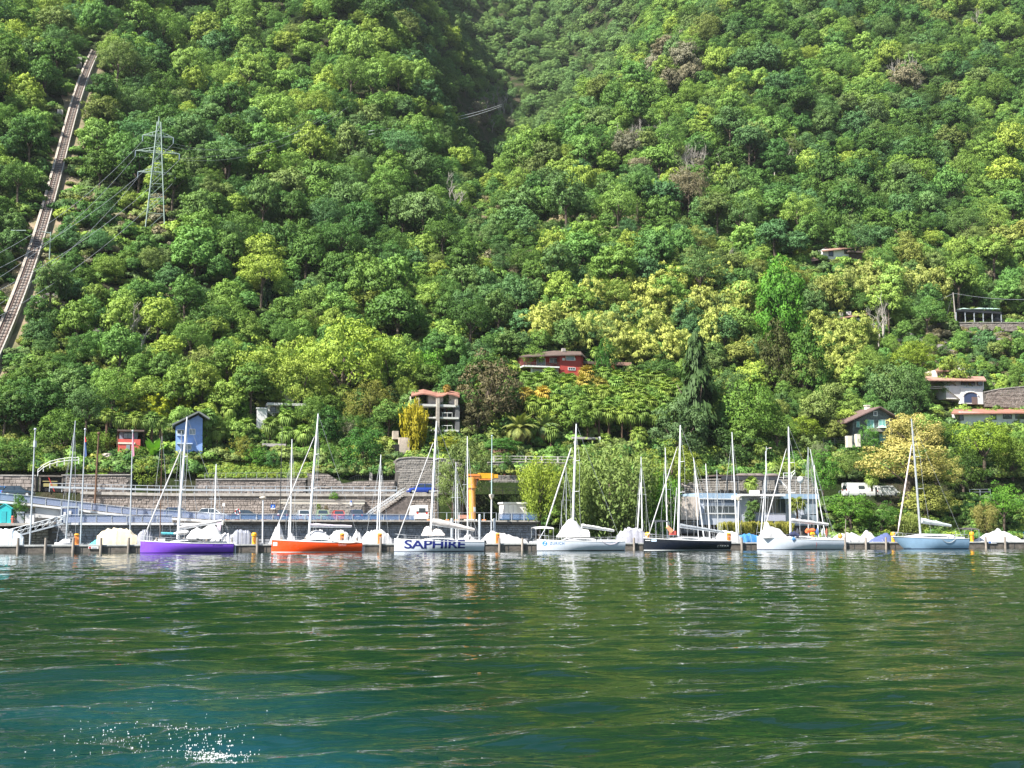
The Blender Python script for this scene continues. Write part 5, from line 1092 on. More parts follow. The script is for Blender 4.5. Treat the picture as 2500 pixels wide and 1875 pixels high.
CARS = [
 (437, 1, 178.5, -8, 4.4, 1.75, 1.45, (.035, .07, .16), 'hatch', 'dark blue car with its tailgate raised, leftmost on the ramp', zat(437, 1264, 178.5)),
 (520, 1, 180.5, -12, 4.4, 1.8, 1.65, (.70, .72, .74), 'hatch', 'white sport utility car beside the parking notice', DZ + .05),
 (604, 1, 181, -10, 4.6, 1.8, 1.5, (.05, .06, .07), 'hatch', 'dark grey estate car left of the disc-headed street lamp', DZ),
 (694, 1, 182, 78, 4.3, 1.75, 1.55, (.03, .03, .045), 'hatch', 'black car parked nose-in behind the masts of the covered boats', DZ),
 (739, 1, 182, 92, 4.3, 1.75, 1.5, (.62, .64, .66), 'hatch', 'silver-white hatchback parked nose-in against the ashlar bay', DZ),
 (785, 1, 182, 90, 4.2, 1.75, 1.55, (.28, .38, .22), 'hatch', 'pale green hatchback in front of the small round bush', DZ),
 (824, 1, 182, 90, 4.2, 1.72, 1.45, (.60, .07, .06), 'hatch', 'red hatchback between the green and the navy car', DZ),
 (868, 1, 182, 90, 4.4, 1.8, 1.6, (.03, .05, .12), 'hatch', 'navy blue car parked at the right end of the ashlar bay', DZ),
 (910, 1, 183, 5, 4.2, 1.75, 1.0, (.05, .12, .24), 'hatch', 'low blue car at the foot of the stone staircase', DZ),
 (1027, 1205, 190.5, 178, 4.5, 1.8, 1.55, (.015, .05, .32), 'hatch', 'bright blue estate car driving on the upper road', None),
 (22, 1213, 184, -5, 4.3, 1.8, 1.5, (.02, .16, .45), 'hatch', 'blue car on the ramp at the far left edge', None),
 (45, 1213, 181, -5, 4.2, 1.8, 1.5, (.02, .04, .06), 'hatch', 'dark car on the ramp partly behind the leafy tree at the left', None)]
for px, pyb, Yv, yw, L, W, Hh, c, k, l, z in CARS: vehicle('car', l, 'car', px, pyb if pyb > 1 else 1266, Yv, yw, L, W, Hh, c, k, z)
vehicle('camper_van', 'tall white camper van parked with its back to the lake', 'camper van', 1022, 1266, 182.5, 90, 5.4, 2.0, 2.35, (.78, .78, .76), 'box', DZ)
vehicle('caravan', 'white caravan with a dark window on the road at the right', 'caravan', 2096, 1211, 190, 0, 5.6, 2.1, 2.5, (.80, .80, .78), 'box', float(roadz(X(2096, 190))) + .05)
vehicle('van', 'white van right of the caravan', 'van', 2165, 1211, 190, 0, 4.6, 1.9, 1.95, (.78, .78, .76), 'van', float(roadz(X(2165, 190))) + .05)
# rubber bags/boxes at the wall: bushes by the ashlar bay are planted later
t = thing('parking_sign', 'blue square parking sign with a white P on the rubble wall', 'sign', at(667, 1240, 187.3)); m = MB(); m.fbox(661, 1232, 672, 1240, 187.35, .05); part('sign_panel', m, bluep, t); m = MB(); m.fbox(661, 1240, 672, 1243, 187.35, .05); part('sub_plate', m, white_paint, t)
me = text_mesh('P', .42, .012); 
for v in me.vertices: v.co = Vector((v.co.x, 0, v.co.y))
me.materials.append(white_paint); o = put('lettering', me, t); q = at(664.7, 1239.2, 187.3); o.location = Vector((q.x, 187.32, q.z)) - base(t)
t = thing('parking_notice', 'white rectangular notice on a post beside the white sport utility car', 'sign', at(546, 1268, 182)); m = MB(); m.fbox(543, 1228, 549, 1236, 182, .05); part('sign_panel', m, white_paint, t); m = MB(); m.fbox(545.5, 1236, 546.6, 1268, 182.05, .06); part('post', m, steel, t)
t = thing('wall_notice', 'white notice board on the plaster band above the navy car', 'sign', at(857, 1227, 186.8)); m = MB(); m.fbox(854, 1220, 860, 1234, 186.72, .08); part('sign_panel', m, white_paint, t); m = MB(); m.fbox(855.5, 1222, 858.5, 1226, 186.68, .03); part('symbol', m, bluep, t)
t = thing('lifebuoy', 'red and white lifebuoy on a post left of the dark estate car', 'lifebuoy', at(580, 1256, 176)); m = MB(); q = at(580, 1250, 176)
for k in range(8):
    a0, a1 = 2 * math.pi * k / 8, 2 * math.pi * (k + 1) / 8; s = MB(); s.tube([q + Vector((math.cos(a) * .32, 0, math.sin(a) * .40)) for a in (a0, (a0 + a1) / 2, a1)], .09, 6); part('ring_segment', s, redp if k % 2 else white_paint, t)
m = MB(); m.bar(at(580, 1268, 176.1), at(580, 1246, 176.1), .08); part('post', m, steel, t)
m = MB(); m.fbox(1004, 1196, 1005, 1196.5, 190, .01)
t = thing('globe_lamp', 'white spherical street lamp beside the steps above the boathouse', 'street lamp', at(1954, 1200, 186)); m = MB(); m.ball(at(1954, 1171, 186), .60, 14, 9); part('lamp_globe', m, mat('lamp_globe_grey', (.5, .5, .48), .4), t, True); m = MB(); m.tube([at(1954, 1212, 186), at(1954, 1176, 186)], .08, 8); part('post', m, steel, t)
t = thing('road_lamp', 'curved-arm road lamp behind the boathouse masts', 'street lamp', at(1869, 1170, 189)); m = MB(); m.tube([at(1871, 1200, 189), at(1870, 1120, 189), at(1869, 1103, 189), at(1874, 1095, 189), at(1883, 1094, 189)], [.12, .1, .08, .06, .05], 7); part('post', m, steel, t); m = MB(); m.ball(at(1881, 1094, 189), .3, 8, 5, .4); part('lamp_head', m, mat('amber_head', (.5, .4, .3), .5), t)

# ================================================================ BUILDINGS
def bthing(name, label, px, py, Y, cat='house'): return thing(name, label, cat, at(px, py, Y))
def win(t, px0, py0, px1, py1, Y, fr=frame_w, gm=glass, fw_=.9, name='window', mull=1, sill=False, label=None):
    """a window proud of the wall at Y: frame and pane(s)"""
    m = MB(); m.fbox(px0 - fw_, py0 - fw_, px1 + fw_, py0, Y - .10, .14); m.fbox(px0 - fw_, py1, px1 + fw_, py1 + fw_, Y - .10, .14); m.fbox(px0 - fw_, py0, px0, py1, Y - .10, .14); m.fbox(px1, py0, px1 + fw_, py1, Y - .10, .14)
    for k in range(1, mull): c = px0 + (px1 - px0) * k / mull; m.fbox(c - fw_ * .3, py0, c + fw_ * .3, py1, Y - .09, .1)
    if sill: m.fbox(px0 - fw_ * 1.6, py1 + fw_, px1 + fw_ * 1.6, py1 + fw_ * 1.8, Y - .2, .24)
    w = part(name, m, fr, t, label=label)
    for k in range(mull):
        m = MB(); a = px0 + (px1 - px0) * k / mull + .35; b = px0 + (px1 - px0) * (k + 1) / mull - .35; m.fbox(a, py0, b, py1, Y - .04, .06); put('pane', m.mesh('pane', gm, base(w)), w)
    return w
def fpart(t, name, mt, boxes, **k):
    m = MB()
    for b in boxes: m.fbox(*b)
    return part(name, m, mt, t, **k)
# --- boathouse
Y = 180.0; t = bthing('boathouse', 'modern flat-roofed boathouse with glass front and concrete end wall', 1820, 1300, Y, 'building'); protect(1655, 1195, 2000, 1298, Y); protect(1740, 1150, 1900, 1212, 188)
fpart(t, 'end_wall', mat('stained_concrete', (.62, .54, .47), .85, .3, .8, stretch=(1, 1, .3)), [(1662, 1212, 1706, 1269, Y - 1.6, 7)])
m = MB(); m.fbox(1662, 1269, 1704, 1302, Y - 1, 5); part('lower_wall', m, greywall, t); win(t, 1672, 1273, 1700, 1296, Y - 1, steel, glass, .8, mull=3)
fpart(t, 'upper_wall', mat('grey_white_cladding', (.48, .52, .60), .6, .06, 1), [(1706, 1208, 1800, 1281, Y, 6), (1800, 1210, 1978, 1283, Y + .5, 6)])
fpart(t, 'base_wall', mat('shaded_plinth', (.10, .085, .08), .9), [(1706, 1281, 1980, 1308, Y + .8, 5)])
[fpart(t, 'parapet', mat('blue_grey_fascia', (.30, .42, .55), .5), [q]) for q in ((1704, 1204, 1800, 1217, Y - .25, 7), (1905, 1206, 2000, 1218, Y - .1, 7))]
fpart(t, 'sill_band', white_wall, [(1704, 1217, 1800, 1219, Y - .3, .4), (1706, 1253, 1800, 1255, Y - .3, .4), (1822, 1254, 1920, 1256, Y - .3, .9)])
win(t, 1718, 1220, 1794, 1233, Y - .02, steel, mat('grey_blind', (.12, .15, .20), .5), .7, mull=3); win(t, 1720, 1236, 1794, 1252, Y - .02, steel, glass, .7, mull=5)
win(t, 1830, 1217, 1918, 1252, Y + .4, steel, glass, .8, mull=7, label='tall glass front'); win(t, 1962, 1218, 1993, 1254, Y + .3, steel, glass_l, .8, mull=3); 
fpart(t, 'white_fascia', white_wall, [(1812, 1206, 1918, 1211, Y - 1.6, 8), (1788, 1210, 1812, 1220, Y - .5, 4)]); fpart(t, 'balcony_panel', mat('lilac_panel', (.46, .47, .56), .6), [(1822, 1257, 1918, 1272, Y - .5, .2)]); fpart(t, 'right_panel', glass_l, [(1958, 1257, 1996, 1276, Y + .2, .2)])
fpart(t, 'roof_hatch', white_wall, [(1839, 1197, 1855, 1205, Y + 2, 1.5)])
Y = 186.0; t = bthing('pergola', 'dark canopy on posts over the terrace above the boathouse', 1820, 1205, Y, 'canopy'); fpart(t, 'canopy_beam', mat('dark_canopy', (.04, .04, .045), .6), [(1762, 1162, 1900, 1172, Y, .3)]); fpart(t, 'canopy_cloth', mat('brown_canopy', (.12, .09, .08), .8), [(1745, 1160, 1902, 1163, Y, 3.4)])
for px in (1775, 1800, 1893, 1862): fpart(t, 'post', darkm, [(px, 1170, px + 2.6, 1207, Y + .2, .2)])
m = MB(); [m.ball(at(px, 1161, Y + 1.5), 1.2, 9, 6, .35) for px in (1812, 1832, 1850, 1885)]; part('rolled_cloth', m, mat('brown_cloth_roll', (.16, .13, .12), .85), t, True)
t = bthing('garden_parasol', 'small grey thatched parasol above the boathouse left end', 1668, 1200, 187, 'parasol'); a = at(1670, 1210, 187); b = at(1668, 1178, 187); m = MB(); m.tube([a, b], .06, 6); part('pole', m, wood_brown, t); m = MB(); m.tube([at(1668, 1190, 187), at(1668, 1177, 187)], [1.7, .05], 12); part('canopy', m, mat('grey_thatch', (.25, .22, .20), .9, .4, 4), t)
t = bthing('garden_steps', 'stone garden steps with pale handrails right of the pergola', 1930, 1200, 187.2, 'steps')
for i in range(9): fpart(t, 'step', stone2, [(1902 + i * 3.6, 1172 + i * 3.6, 1912 + i * 3.6, 1177 + i * 3.6, 187 - i * .25, .6)])
m = MB(); m.tube([at(1900, 1168, 186.8), at(1934, 1203, 185.5)], .05, 6); m.tube([at(1912, 1155, 187.5), at(1932, 1155, 187.5), at(1941, 1148, 187.5)], .06, 6); m.tube([at(1912, 1162, 187.5), at(1932, 1162, 187.5)], .05, 6); m.tube([at(1913, 1155, 187.5), at(1913, 1170, 187.5)], .05, 6); m.tube([at(1932, 1155, 187.5), at(1932, 1170, 187.5)], .05, 6); m.tube([at(1932, 1165, 187.5), at(1941, 1153, 187.5)], .05, 6); part('handrail', m, white_paint, t)

# --- red villa on the slope
g = G(1345, 925); Y = g.y - 2; t = bthing('red_villa', 'dark red two-storey villa with a balcony in the middle of the slope', 1345, 925, Y); protect(1262, 850, 1480, 916, Y); protect(1460, 874, 1550, 908, Y)
fpart(t, 'wall', redwall, [(1296, 868, 1370, 893, Y + 2.4, 5), (1368, 866, 1418, 920, Y, 7), (1300, 893, 1370, 935, Y + .6, 6), (1418, 870, 1424, 920, Y + 1, 6)])
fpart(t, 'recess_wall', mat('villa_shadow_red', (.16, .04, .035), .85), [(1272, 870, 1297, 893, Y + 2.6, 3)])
m = MB(); A = [at(1269, 869, Y - .8), at(1350, 863, Y - .8), at(1420, 863, Y - .8), at(1434, 874, Y - .8)]; z0 = at(1350, 867, Y - .8).z; z1 = at(1350, 855, Y + 3.5).z
m.add([at(1268, 870, Y - .2), at(1368, 866, Y - .8), at(1420, 865, Y - 1.0), at(1434, 876, Y + 3), at(1418, 858, Y + 5), at(1352, 856, Y + 4), at(1300, 862, Y + 5), at(1268, 872.5, Y - .2), at(1368, 868.5, Y - .8), at(1420, 867.5, Y - 1), at(1434, 878.5, Y + 3)], [(0, 1, 5, 6), (1, 2, 4, 5), (2, 3, 4), (0, 7, 8, 1), (1, 8, 9, 2), (2, 9, 10, 3)]); rf = part('roof', m, tile_d, t)
m = MB(); m.fbox(1373, 850, 1381, 858, Y + 3, .8); put('chimney', m.mesh('chimney', stone2, base(rf)), rf)
fpart(t, 'balcony_slab', white_wall, [(1278, 893, 1366, 896.5, Y - .6, 3.2)]); m = MB(); m.tube([at(1278, 886, Y - .6), at(1366, 886, Y - .6)], .05, 5); m.tube([at(1278, 890, Y - .6), at(1366, 890, Y - .6)], .035, 5)
for px in range(1280, 1367, 8): m.tube([at(px, 893, Y - .6), at(px, 886, Y - .6)], .03, 5)
part('balcony_railing', m, darkm, t)
win(t, 1311, 876, 1331, 892, Y + 2.35, gm=glass_l, mull=2); win(t, 1343, 875, 1361, 886, Y + 2.35, gm=glass_l, mull=2); win(t, 1382, 869, 1402, 879, Y, gm=glass_l); win(t, 1388, 897.5, 1404, 903, Y, gm=glass, mull=3)
fpart(t, 'shutter', mat('white_shutter', (.7, .7, .68), .6), [(1373, 874, 1379, 880, Y - .1, .1), (1403, 874, 1405, 880, Y - .1, .1)])
fpart(t, 'garage_door', mat('grey_roller_door', (.30, .30, .32), .6), [(1300, 900, 1329, 920, Y + .5, .12), (1337, 898, 1364, 914, Y + .5, .12)]); fpart(t, 'door_surround', white_wall, [(1296, 897, 1300, 920, Y + .4, .2), (1329, 897, 1332, 920, Y + .4, .2), (1296, 896.6, 1366, 898, Y + .4, .2)])
fpart(t, 'annex_wall', redwall, [(1424, 888, 1500, 925, Y + 2, 5), (1505, 888, 1540, 925, Y + 3, 5)]); fpart(t, 'annex_roof', tile_d, [(1424, 882, 1452, 888, Y + .8, 6)]); fpart(t, 'annex_roof', tile_p, [(1500, 884, 1542, 892, Y + 2, 6)]); win(t, 1425, 893, 1443, 903, Y + 1.95, gm=glass_l); fpart(t, 'annex_opening', mat('dark_opening', (.02, .015, .015), .9), [(1508, 894, 1532, 906, Y + 2.9, .1)])
# --- apartment block
g = G(1065, 1078); Y = g.y; t = bthing('apartment_block', 'grey terraced apartment block with deep balconies and an orange tiled roof', 1065, 1078, Y, 'apartment block'); protect(1002, 948, 1118, 1070, Y)
fpart(t, 'wall', greywall, [(1022, 966, 1122, 1080, Y + 3.4, 9), (1003, 966, 1022, 1080, Y + 2.2, 9)]); fpart(t, 'upper_wall', mat('pinkish_render', (.62, .54, .50), .8, .1, 1), [(1046, 964, 1082, 986, Y + 1.2, 2), (1096, 964, 1118, 986, Y + 1.2, 2), (1003, 966, 1020, 1000, Y + 2.2, 4)])
m = MB(); rw = [(1004, 966, 957), (1020, 962, 953), (1034, 960, 950), (1050, 962, 954), (1066, 967, 956), (1080, 966, 956), (1092, 960, 953), (1106, 962, 955), (1122, 968, 958)]
for (p0, e0, r0), (p1, e1, r1) in zip(rw[:-1], rw[1:]):
    a, b = at(p0, e0, Y - .6), at(p1, e1, Y - .6); c, d = at(p1, r1, Y + 4), at(p0, r0, Y + 4); m.add([a, b, c, d, a - Vector((0, 0, .22)), b - Vector((0, 0, .22)), c + Vector((0, 6, -1)), d + Vector((0, 6, -1))], [(0, 1, 2, 3), (4, 5, 1, 0), (3, 2, 6, 7)])
part('roof', m, tile, t)
for py in (987, 1018, 1049): fpart(t, 'balcony_slab', mat('pale_slab', (.55, .55, .52), .8), [(1022 if py < 1000 else 1060, py, 1120, py + 5.5 if py < 1000 else py + 4.5, Y - .6, 3.6)])
for py in (1018, 1049): fpart(t, 'balcony_slab', mat('pale_slab', (.5, .5, .5), .8), [(1026, py, 1060, py + 3, Y - .3, 3.2)])
fpart(t, 'stone_pillar', rockmat, [(1066, 972, 1073, 1070, Y - 1.0, .7)]); fpart(t, 'stone_pillar', rockmat, [(1017, 971, 1024, 990, Y - .9, .7), (1112, 975, 1118, 990, Y - .9, .7)])
fpart(t, 'corner_wall', greywall, [(1112, 990, 1122, 1078, Y - .4, 3.2)])
dk = mat('dark_interior', (.03, .035, .05), .5)
win(t, 1020, 962, 1044, 984, Y + 3.35, darkm, dk, .8, mull=3); win(t, 1083, 962, 1096, 985, Y + 3.35, darkm, dk, .8, mull=2)
for py in (994, 1026): win(t, 1026, py, 1046, py + 20, Y + 3.35, darkm, glass, .8, mull=2); win(t, 1082, py + 3, 1098, py + 22, Y + 3.35, darkm, glass_l if py < 1000 else glass, .8, mull=2)
win(t, 1052, 1056, 1087, 1068, Y + 3.35, darkm, glass_l, .8, mull=3); win(t, 1094, 1057, 1108, 1068, Y + 3.35, darkm, glass, .8, mull=2)
for py in (1008, 1039): m = MB(); m.tube([at(1078, py, Y - .5), at(1104, py, Y - .5)], .05, 5); [m.tube([at(q, py, Y - .5), at(q, py + 10, Y - .5)], .03, 5) for q in (1080, 1092, 1104)]; part('balcony_railing', m, white_paint, t)
# --- white modern villa left
g = G(680, 1050); Y = g.y; t = bthing('white_villa', 'white cube-shaped villa half hidden by trees above the grass bank', 650, 1050, Y); protect(622, 990, 700, 1045, Y)
fpart(t, 'tower', white_wall, [(627, 996, 652, 1050, Y, 5)]); fpart(t, 'tower_cap', frame_w, [(626, 995, 653, 997.5, Y - .2, 5.4)]); fpart(t, 'wall', white_wall, [(654, 990, 745, 1020, Y + 1.5, 6), (684, 955, 730, 980, Y + 5, 5)]); fpart(t, 'flat_roof', mat('pale_roof', (.55, .54, .52), .8), [(652, 984, 750, 990, Y - .3, 8)])
win(t, 661, 994, 673, 1005, Y + 1.45, darkm, glass, .8); win(t, 700, 994, 722, 1006, Y + 1.45, darkm, glass, .8, mull=2); fpart(t, 'grey_wall', greywall, [(620, 1050, 680, 1085, Y + .5, 4)])
t = bthing('garden_shelter', 'low grey concrete garden shelter with openings under the palms', 680, 1120, 203, 'shelter'); fpart(t, 'roof_slab', mat('mauve_slab', (.42, .38, .38), .8), [(640, 1083, 698, 1090, 202, 4)]); fpart(t, 'back_wall', dk, [(650, 1090, 735, 1122, 205, .5)]); 
for px in (676, 700, 722): fpart(t, 'post', white_paint, [(px, 1090, px + 2, 1120, 202.3, .2)])
# --- blue house, red house
g = G(460, 1115); Y = g.y - 2; t = bthing('blue_house', 'light blue house with a grey gabled roof among the palms', 455, 1110, Y); protect(424, 1012, 490, 1108, Y)
m = MB(); P = [at(428, 1120, Y), at(478, 1120, Y), at(478, 1022, Y), at(492, 1012, Y), at(428, 1042, Y)]; Q = [(at(429, 1115, Y).x, at(429, 1118, Y).z), (at(494, 1115, Y).x, at(429, 1118, Y).z), (at(494, 1040, Y).x, at(490, 1022, Y).z), (at(484, 1018, Y).x, at(484, 1014, Y).z), (at(429, 1040, Y).x, at(429, 1041, Y).z)]
m.prism(Q, Y, Y + 7); part('wall', m, bluewall, t); m = MB(); m.bar(at(421, 1042, Y + 3), at(484, 1011, Y + 3), 9, .25); m.bar(at(484, 1011, Y + 3), at(510, 1028, Y + 3), 9, .25); part('roof', m, mat('grey_roof_sheet', (.16, .18, .17), .7), t)
win(t, 433, 1050, 449, 1059, Y, white_paint, glass, 1.2); win(t, 463, 1048, 476, 1060, Y, white_paint, glass_l, 1.2); win(t, 452, 1088, 466, 1096, Y, white_paint, glass_l, 1.2); fpart(t, 'balcony_band', mat('pale_blue_band', (.45, .55, .75), .7), [(432, 1061, 456, 1064, Y - .8, .8), (432, 1081, 470, 1084, Y - .8, .8)])
g = G(318, 1112); Y = g.y - 2; t = bthing('red_cottage', 'small red cottage with grey-blue doors behind the palm trunks', 318, 1110, Y); protect(286, 1060, 345, 1106, Y)
fpart(t, 'wall', mat('pinkish_red_render', (.58, .10, .08), .8, .12, 1.5), [(288, 1072, 342, 1115, Y, 6)]); fpart(t, 'pale_band', cream, [(288, 1080, 330, 1084, Y - .1, .12)]); fpart(t, 'upper_wall', mat('grey_blue_wall', (.2, .24, .30), .7), [(292, 1052, 336, 1072, Y + 1, 4)]); fpart(t, 'roof', tile_d, [(286, 1049, 352, 1053, Y - .5, 8)]); fpart(t, 'door', mat('grey_door', (.22, .26, .28), .6), [(308, 1086, 317, 1108, Y - .08, .1)]); win(t, 302, 1058, 322, 1070, Y + .95, darkm, glass_l, .8, mull=2)
# --- stone chalet
g = G(2130, 1090); Y = g.y - 3; t = bthing('stone_chalet', 'dark stone chalet with a brown gabled roof and pale green shutters', 2130, 1090, Y); protect(2060, 990, 2178, 1062, Y); protect(2060, 1060, 2100, 1085, Y)
def xzp(px, py, Y): p = at(px, py, Y); return (p.x, p.z)
m = MB(); m.prism([xzp(2082, 1110, Y), xzp(2177, 1110, Y), xzp(2177, 1018, Y), xzp(2143, 997, Y), xzp(2082, 1030, Y)], Y, Y + 8); part('wall', m, mat('dark_fieldstone', (.13, .15, .145), .9, .5, 3.5, bump=1, bs=6), t)
yf = lambda x: xzp(2177, 1018, Y)[1] if x > 0 else 0
part('stone_facing', stones(xzp(2084, 1100, Y)[0], xzp(2175, 1100, Y)[0], Y, cst(xzp(2130, 1100, Y)[1]), cst(xzp(2130, 1024, Y)[1]), 44, .5, .22), mat('slate_stone', (.20, .21, .20), .9, .0, 1.5, c2=(.08, .10, .10)), t, kind='stuff')
m = MB(); A = xzp(2060, 1031, Y); B = xzp(2143, 993, Y); C = xzp(2188, 1020, Y); 
for (p, q) in ((A, B), (B, C)): m.add([(p[0], Y - 1, p[1]), (q[0], Y - 1, q[1]), (q[0], Y + 9, q[1]), (p[0], Y + 9, p[1]), (p[0], Y - 1, p[1] - .22), (q[0], Y - 1, q[1] - .22), (q[0], Y + 9, q[1] - .22), (p[0], Y + 9, p[1] - .22)], [(0, 1, 2, 3), (7, 6, 5, 4), (4, 5, 1, 0), (6, 7, 3, 2), (5, 6, 2, 1), (7, 4, 0, 3)])
rf = part('roof', m, mat('brown_slate_roof', (.17, .11, .10), .85, .3, 2), t); m = MB(); m.fbox(2116, 990, 2124, 1001, Y + 3, .9); m.fbox(2115, 988.5, 2125, 990.5, Y + 2.9, 1.1); put('chimney', m.mesh('chimney', cream, base(rf)), rf)
win(t, 2134, 1005, 2141, 1014, Y - .1, sill=False, fw_=1.5); win(t, 2118, 1026, 2133, 1045, Y - .1, mat('pale_green_frame', (.45, .62, .58), .6), shutter, 1.2, mull=2); win(t, 2147, 1026, 2162, 1043, Y - .1, mat('pale_green_frame', (.45, .62, .58), .6), shutter, 1.2, mull=2); win(t, 2149, 1060, 2163, 1078, Y - .1, mat('pale_green_frame', (.45, .62, .58), .6), shutter, 1.2, mull=2); win(t, 2092, 1030, 2098, 1042, Y - .1, mat('pale_green_frame', (.45, .62, .58), .6), shutter, 1)
fpart(t, 'balcony', mat('stone_balcony', (.28, .26, .22), .9), [(2132, 1045, 2178, 1054, Y - 1.5, 1.5)]); m = MB(); m.tube([at(2154, 1045, Y - 1), at(2154, 1038, Y - 1)], [1.2, .06], 12); part('parasol', m, mat('pale_green_parasol', (.55, .75, .62), .7), t)
m = MB(); m.fbox(2069, 1064, 2080, 1092, Y - 3, .8); m.fbox(2092, 1060, 2101, 1090, Y - 3, .8); solo('garden_pillars', m, cream, 'pair of white gate pillars left of the stone chalet', 'gate pillars', at(2075, 1090, Y - 3))
xr = [at(px, 1084, Y - 2.5) for px in (2010, 2066)]; railing('garden_fence', 'dark wire garden fence left of the white gate pillars', xr, 1.1, rails=(1, .6, .3), rad=.03, pr=.02, m_=darkm, cat='fence')
# --- white villa at right
g = G(2340, 990); Y = g.y - 3; t = bthing('hillside_villa', 'white villa with two tiled roofs and an arched opening at the right', 2330, 990, Y); protect(2255, 892, 2405, 985, Y)
fpart(t, 'wall', white_wall, [(2305, 930, 2402, 950, Y + 1, 7), (2310, 943, 2398, 975, Y, 7)]); m = MB(); m.prism([xzp(2305, 943, Y - .3), xzp(2312, 950, Y - .3), xzp(2358, 985, Y - .3), xzp(2352, 950, Y - .3), xzp(2352, 943, Y - .3)][::-1], Y - .3, Y + 3); part('stair_wall', m, white_wall, t)
def arch(px0, px1, pyt, pyb, Y, d, n=9):
    P = [xzp(px0, pyb, Y), xzp(px1, pyb, Y)]; h = (pyb - pyt) * .4
    for i in range(n + 1): a = math.pi * i / n; P.append(xzp((px0 + px1) / 2 + (px1 - px0) / 2 * math.cos(a), pyt + h - h * math.sin(a), Y))
    m = MB(); m.prism(P, Y, Y + d); return m
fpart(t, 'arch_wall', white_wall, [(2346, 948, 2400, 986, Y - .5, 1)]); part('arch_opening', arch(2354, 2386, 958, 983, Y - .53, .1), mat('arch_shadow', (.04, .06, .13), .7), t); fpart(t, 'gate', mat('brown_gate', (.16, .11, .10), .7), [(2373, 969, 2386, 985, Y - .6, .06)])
m = MB(); a = [xzp(2352, 958, Y - .6), xzp(2388, 958, Y - .6)]; 
m.tube([at(2370 + 18 * math.cos(math.pi * i / 8), 966 - 10 * math.sin(math.pi * i / 8), Y - .55) for i in range(9)], .16, 5); part('arch_moulding', m, white_paint, t)
m = MB(); P = [at(2254, 927, Y - 1.4), at(2408, 928, Y - 1.4), at(2402, 919, Y + 6), at(2262, 918, Y + 6)]; m.add(P + [p - Vector((0, 0, .25)) for p in P], [(0, 1, 2, 3), (4, 5, 1, 0), (7, 6, 5, 4), (5, 6, 2, 1), (7, 4, 0, 3)]); part('roof', m, tile_p, t)
fpart(t, 'upper_wall', mat('cream_pink_render', (.68, .60, .55), .8), [(2286, 904, 2350, 922, Y + 4, 4)]); fpart(t, 'upper_wall', white_wall, [(2342, 905, 2357, 922, Y + 3.8, 3)]); m = MB(); P = [at(2283, 904, Y + 3), at(2346, 904, Y + 3), at(2344, 898, Y + 8), at(2288, 898, Y + 8)]; m.add(P + [p - Vector((0, 0, .25)) for p in P], [(0, 1, 2, 3), (4, 5, 1, 0), (7, 6, 5, 4), (5, 6, 2, 1), (7, 4, 0, 3)]); rf = part('upper_roof', m, tile_p, t); m = MB(); m.fbox(2342, 893, 2356, 906, Y + 3.5, 1); m.fbox(2341, 891.5, 2357, 894, Y + 3.4, 1.2); put('chimney', m.mesh('chimney', white_wall, base(rf)), rf)
for a, b in ((2309, 2317), (2334, 2342)): win(t, a, 906, b, 916, Y + 4, wood_brown, dk, .7)
win(t, 2348, 929, 2380, 939, Y + .9, wood_brown, glass, .9, mull=3); win(t, 2387, 928, 2398, 940, Y + .9, wood_brown, glass, .9)
m = MB(); m.tube([at(2318, 931, Y + .9), at(2326, 937, Y + .9), at(2334, 931, Y + .9)], .12, 5); m.tube([at(2318, 941, Y + .9), at(2326, 936, Y + .9), at(2334, 941, Y + .9)], .12, 5); part('wall_painting', m, mat('faded_mural_brown', (.45, .36, .28), .8), t)
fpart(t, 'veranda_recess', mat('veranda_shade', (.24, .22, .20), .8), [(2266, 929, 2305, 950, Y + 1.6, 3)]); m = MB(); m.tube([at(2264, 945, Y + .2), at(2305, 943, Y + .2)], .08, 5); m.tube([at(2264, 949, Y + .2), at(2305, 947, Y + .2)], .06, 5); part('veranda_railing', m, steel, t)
backwall('dry stone terrace wall right of the hillside villa', [2402, 2440, 2560], [958, 950, 938], Y - .5, 51, bot=lambda x: at(2440, 995, Y).z, sw=.5, sh=.22)
protect(2400, 940, 2500, 990, Y - .5)
# --- long low roofed house
g = G(2420, 1045); Y = g.y - 1; t = bthing('long_bungalow', 'long low white bungalow with a red tiled roof at the right edge', 2420, 1045, Y); protect(2325, 996, 2500, 1030, Y)
fpart(t, 'wall', white_wall, [(2345, 1008, 2560, 1045, Y, 6)]); m = MB(); P = [at(2322, 1009, Y - 1), at(2570, 1006, Y - 1), at(2570, 997, Y + 5), at(2330, 998, Y + 5)]; m.add(P + [p - Vector((0, 0, .25)) for p in P], [(0, 1, 2, 3), (4, 5, 1, 0), (7, 6, 5, 4), (7, 4, 0, 3)]); part('roof', m, tile, t)
win(t, 2343, 1014, 2352, 1026, Y, darkm, glass, .8); win(t, 2420, 1012, 2432, 1024, Y, darkm, glass, .8); win(t, 2450, 1012, 2470, 1022, Y, darkm, glass, .8, mull=3); win(t, 2480, 1012, 2500, 1022, Y, darkm, glass, .8, mull=2)
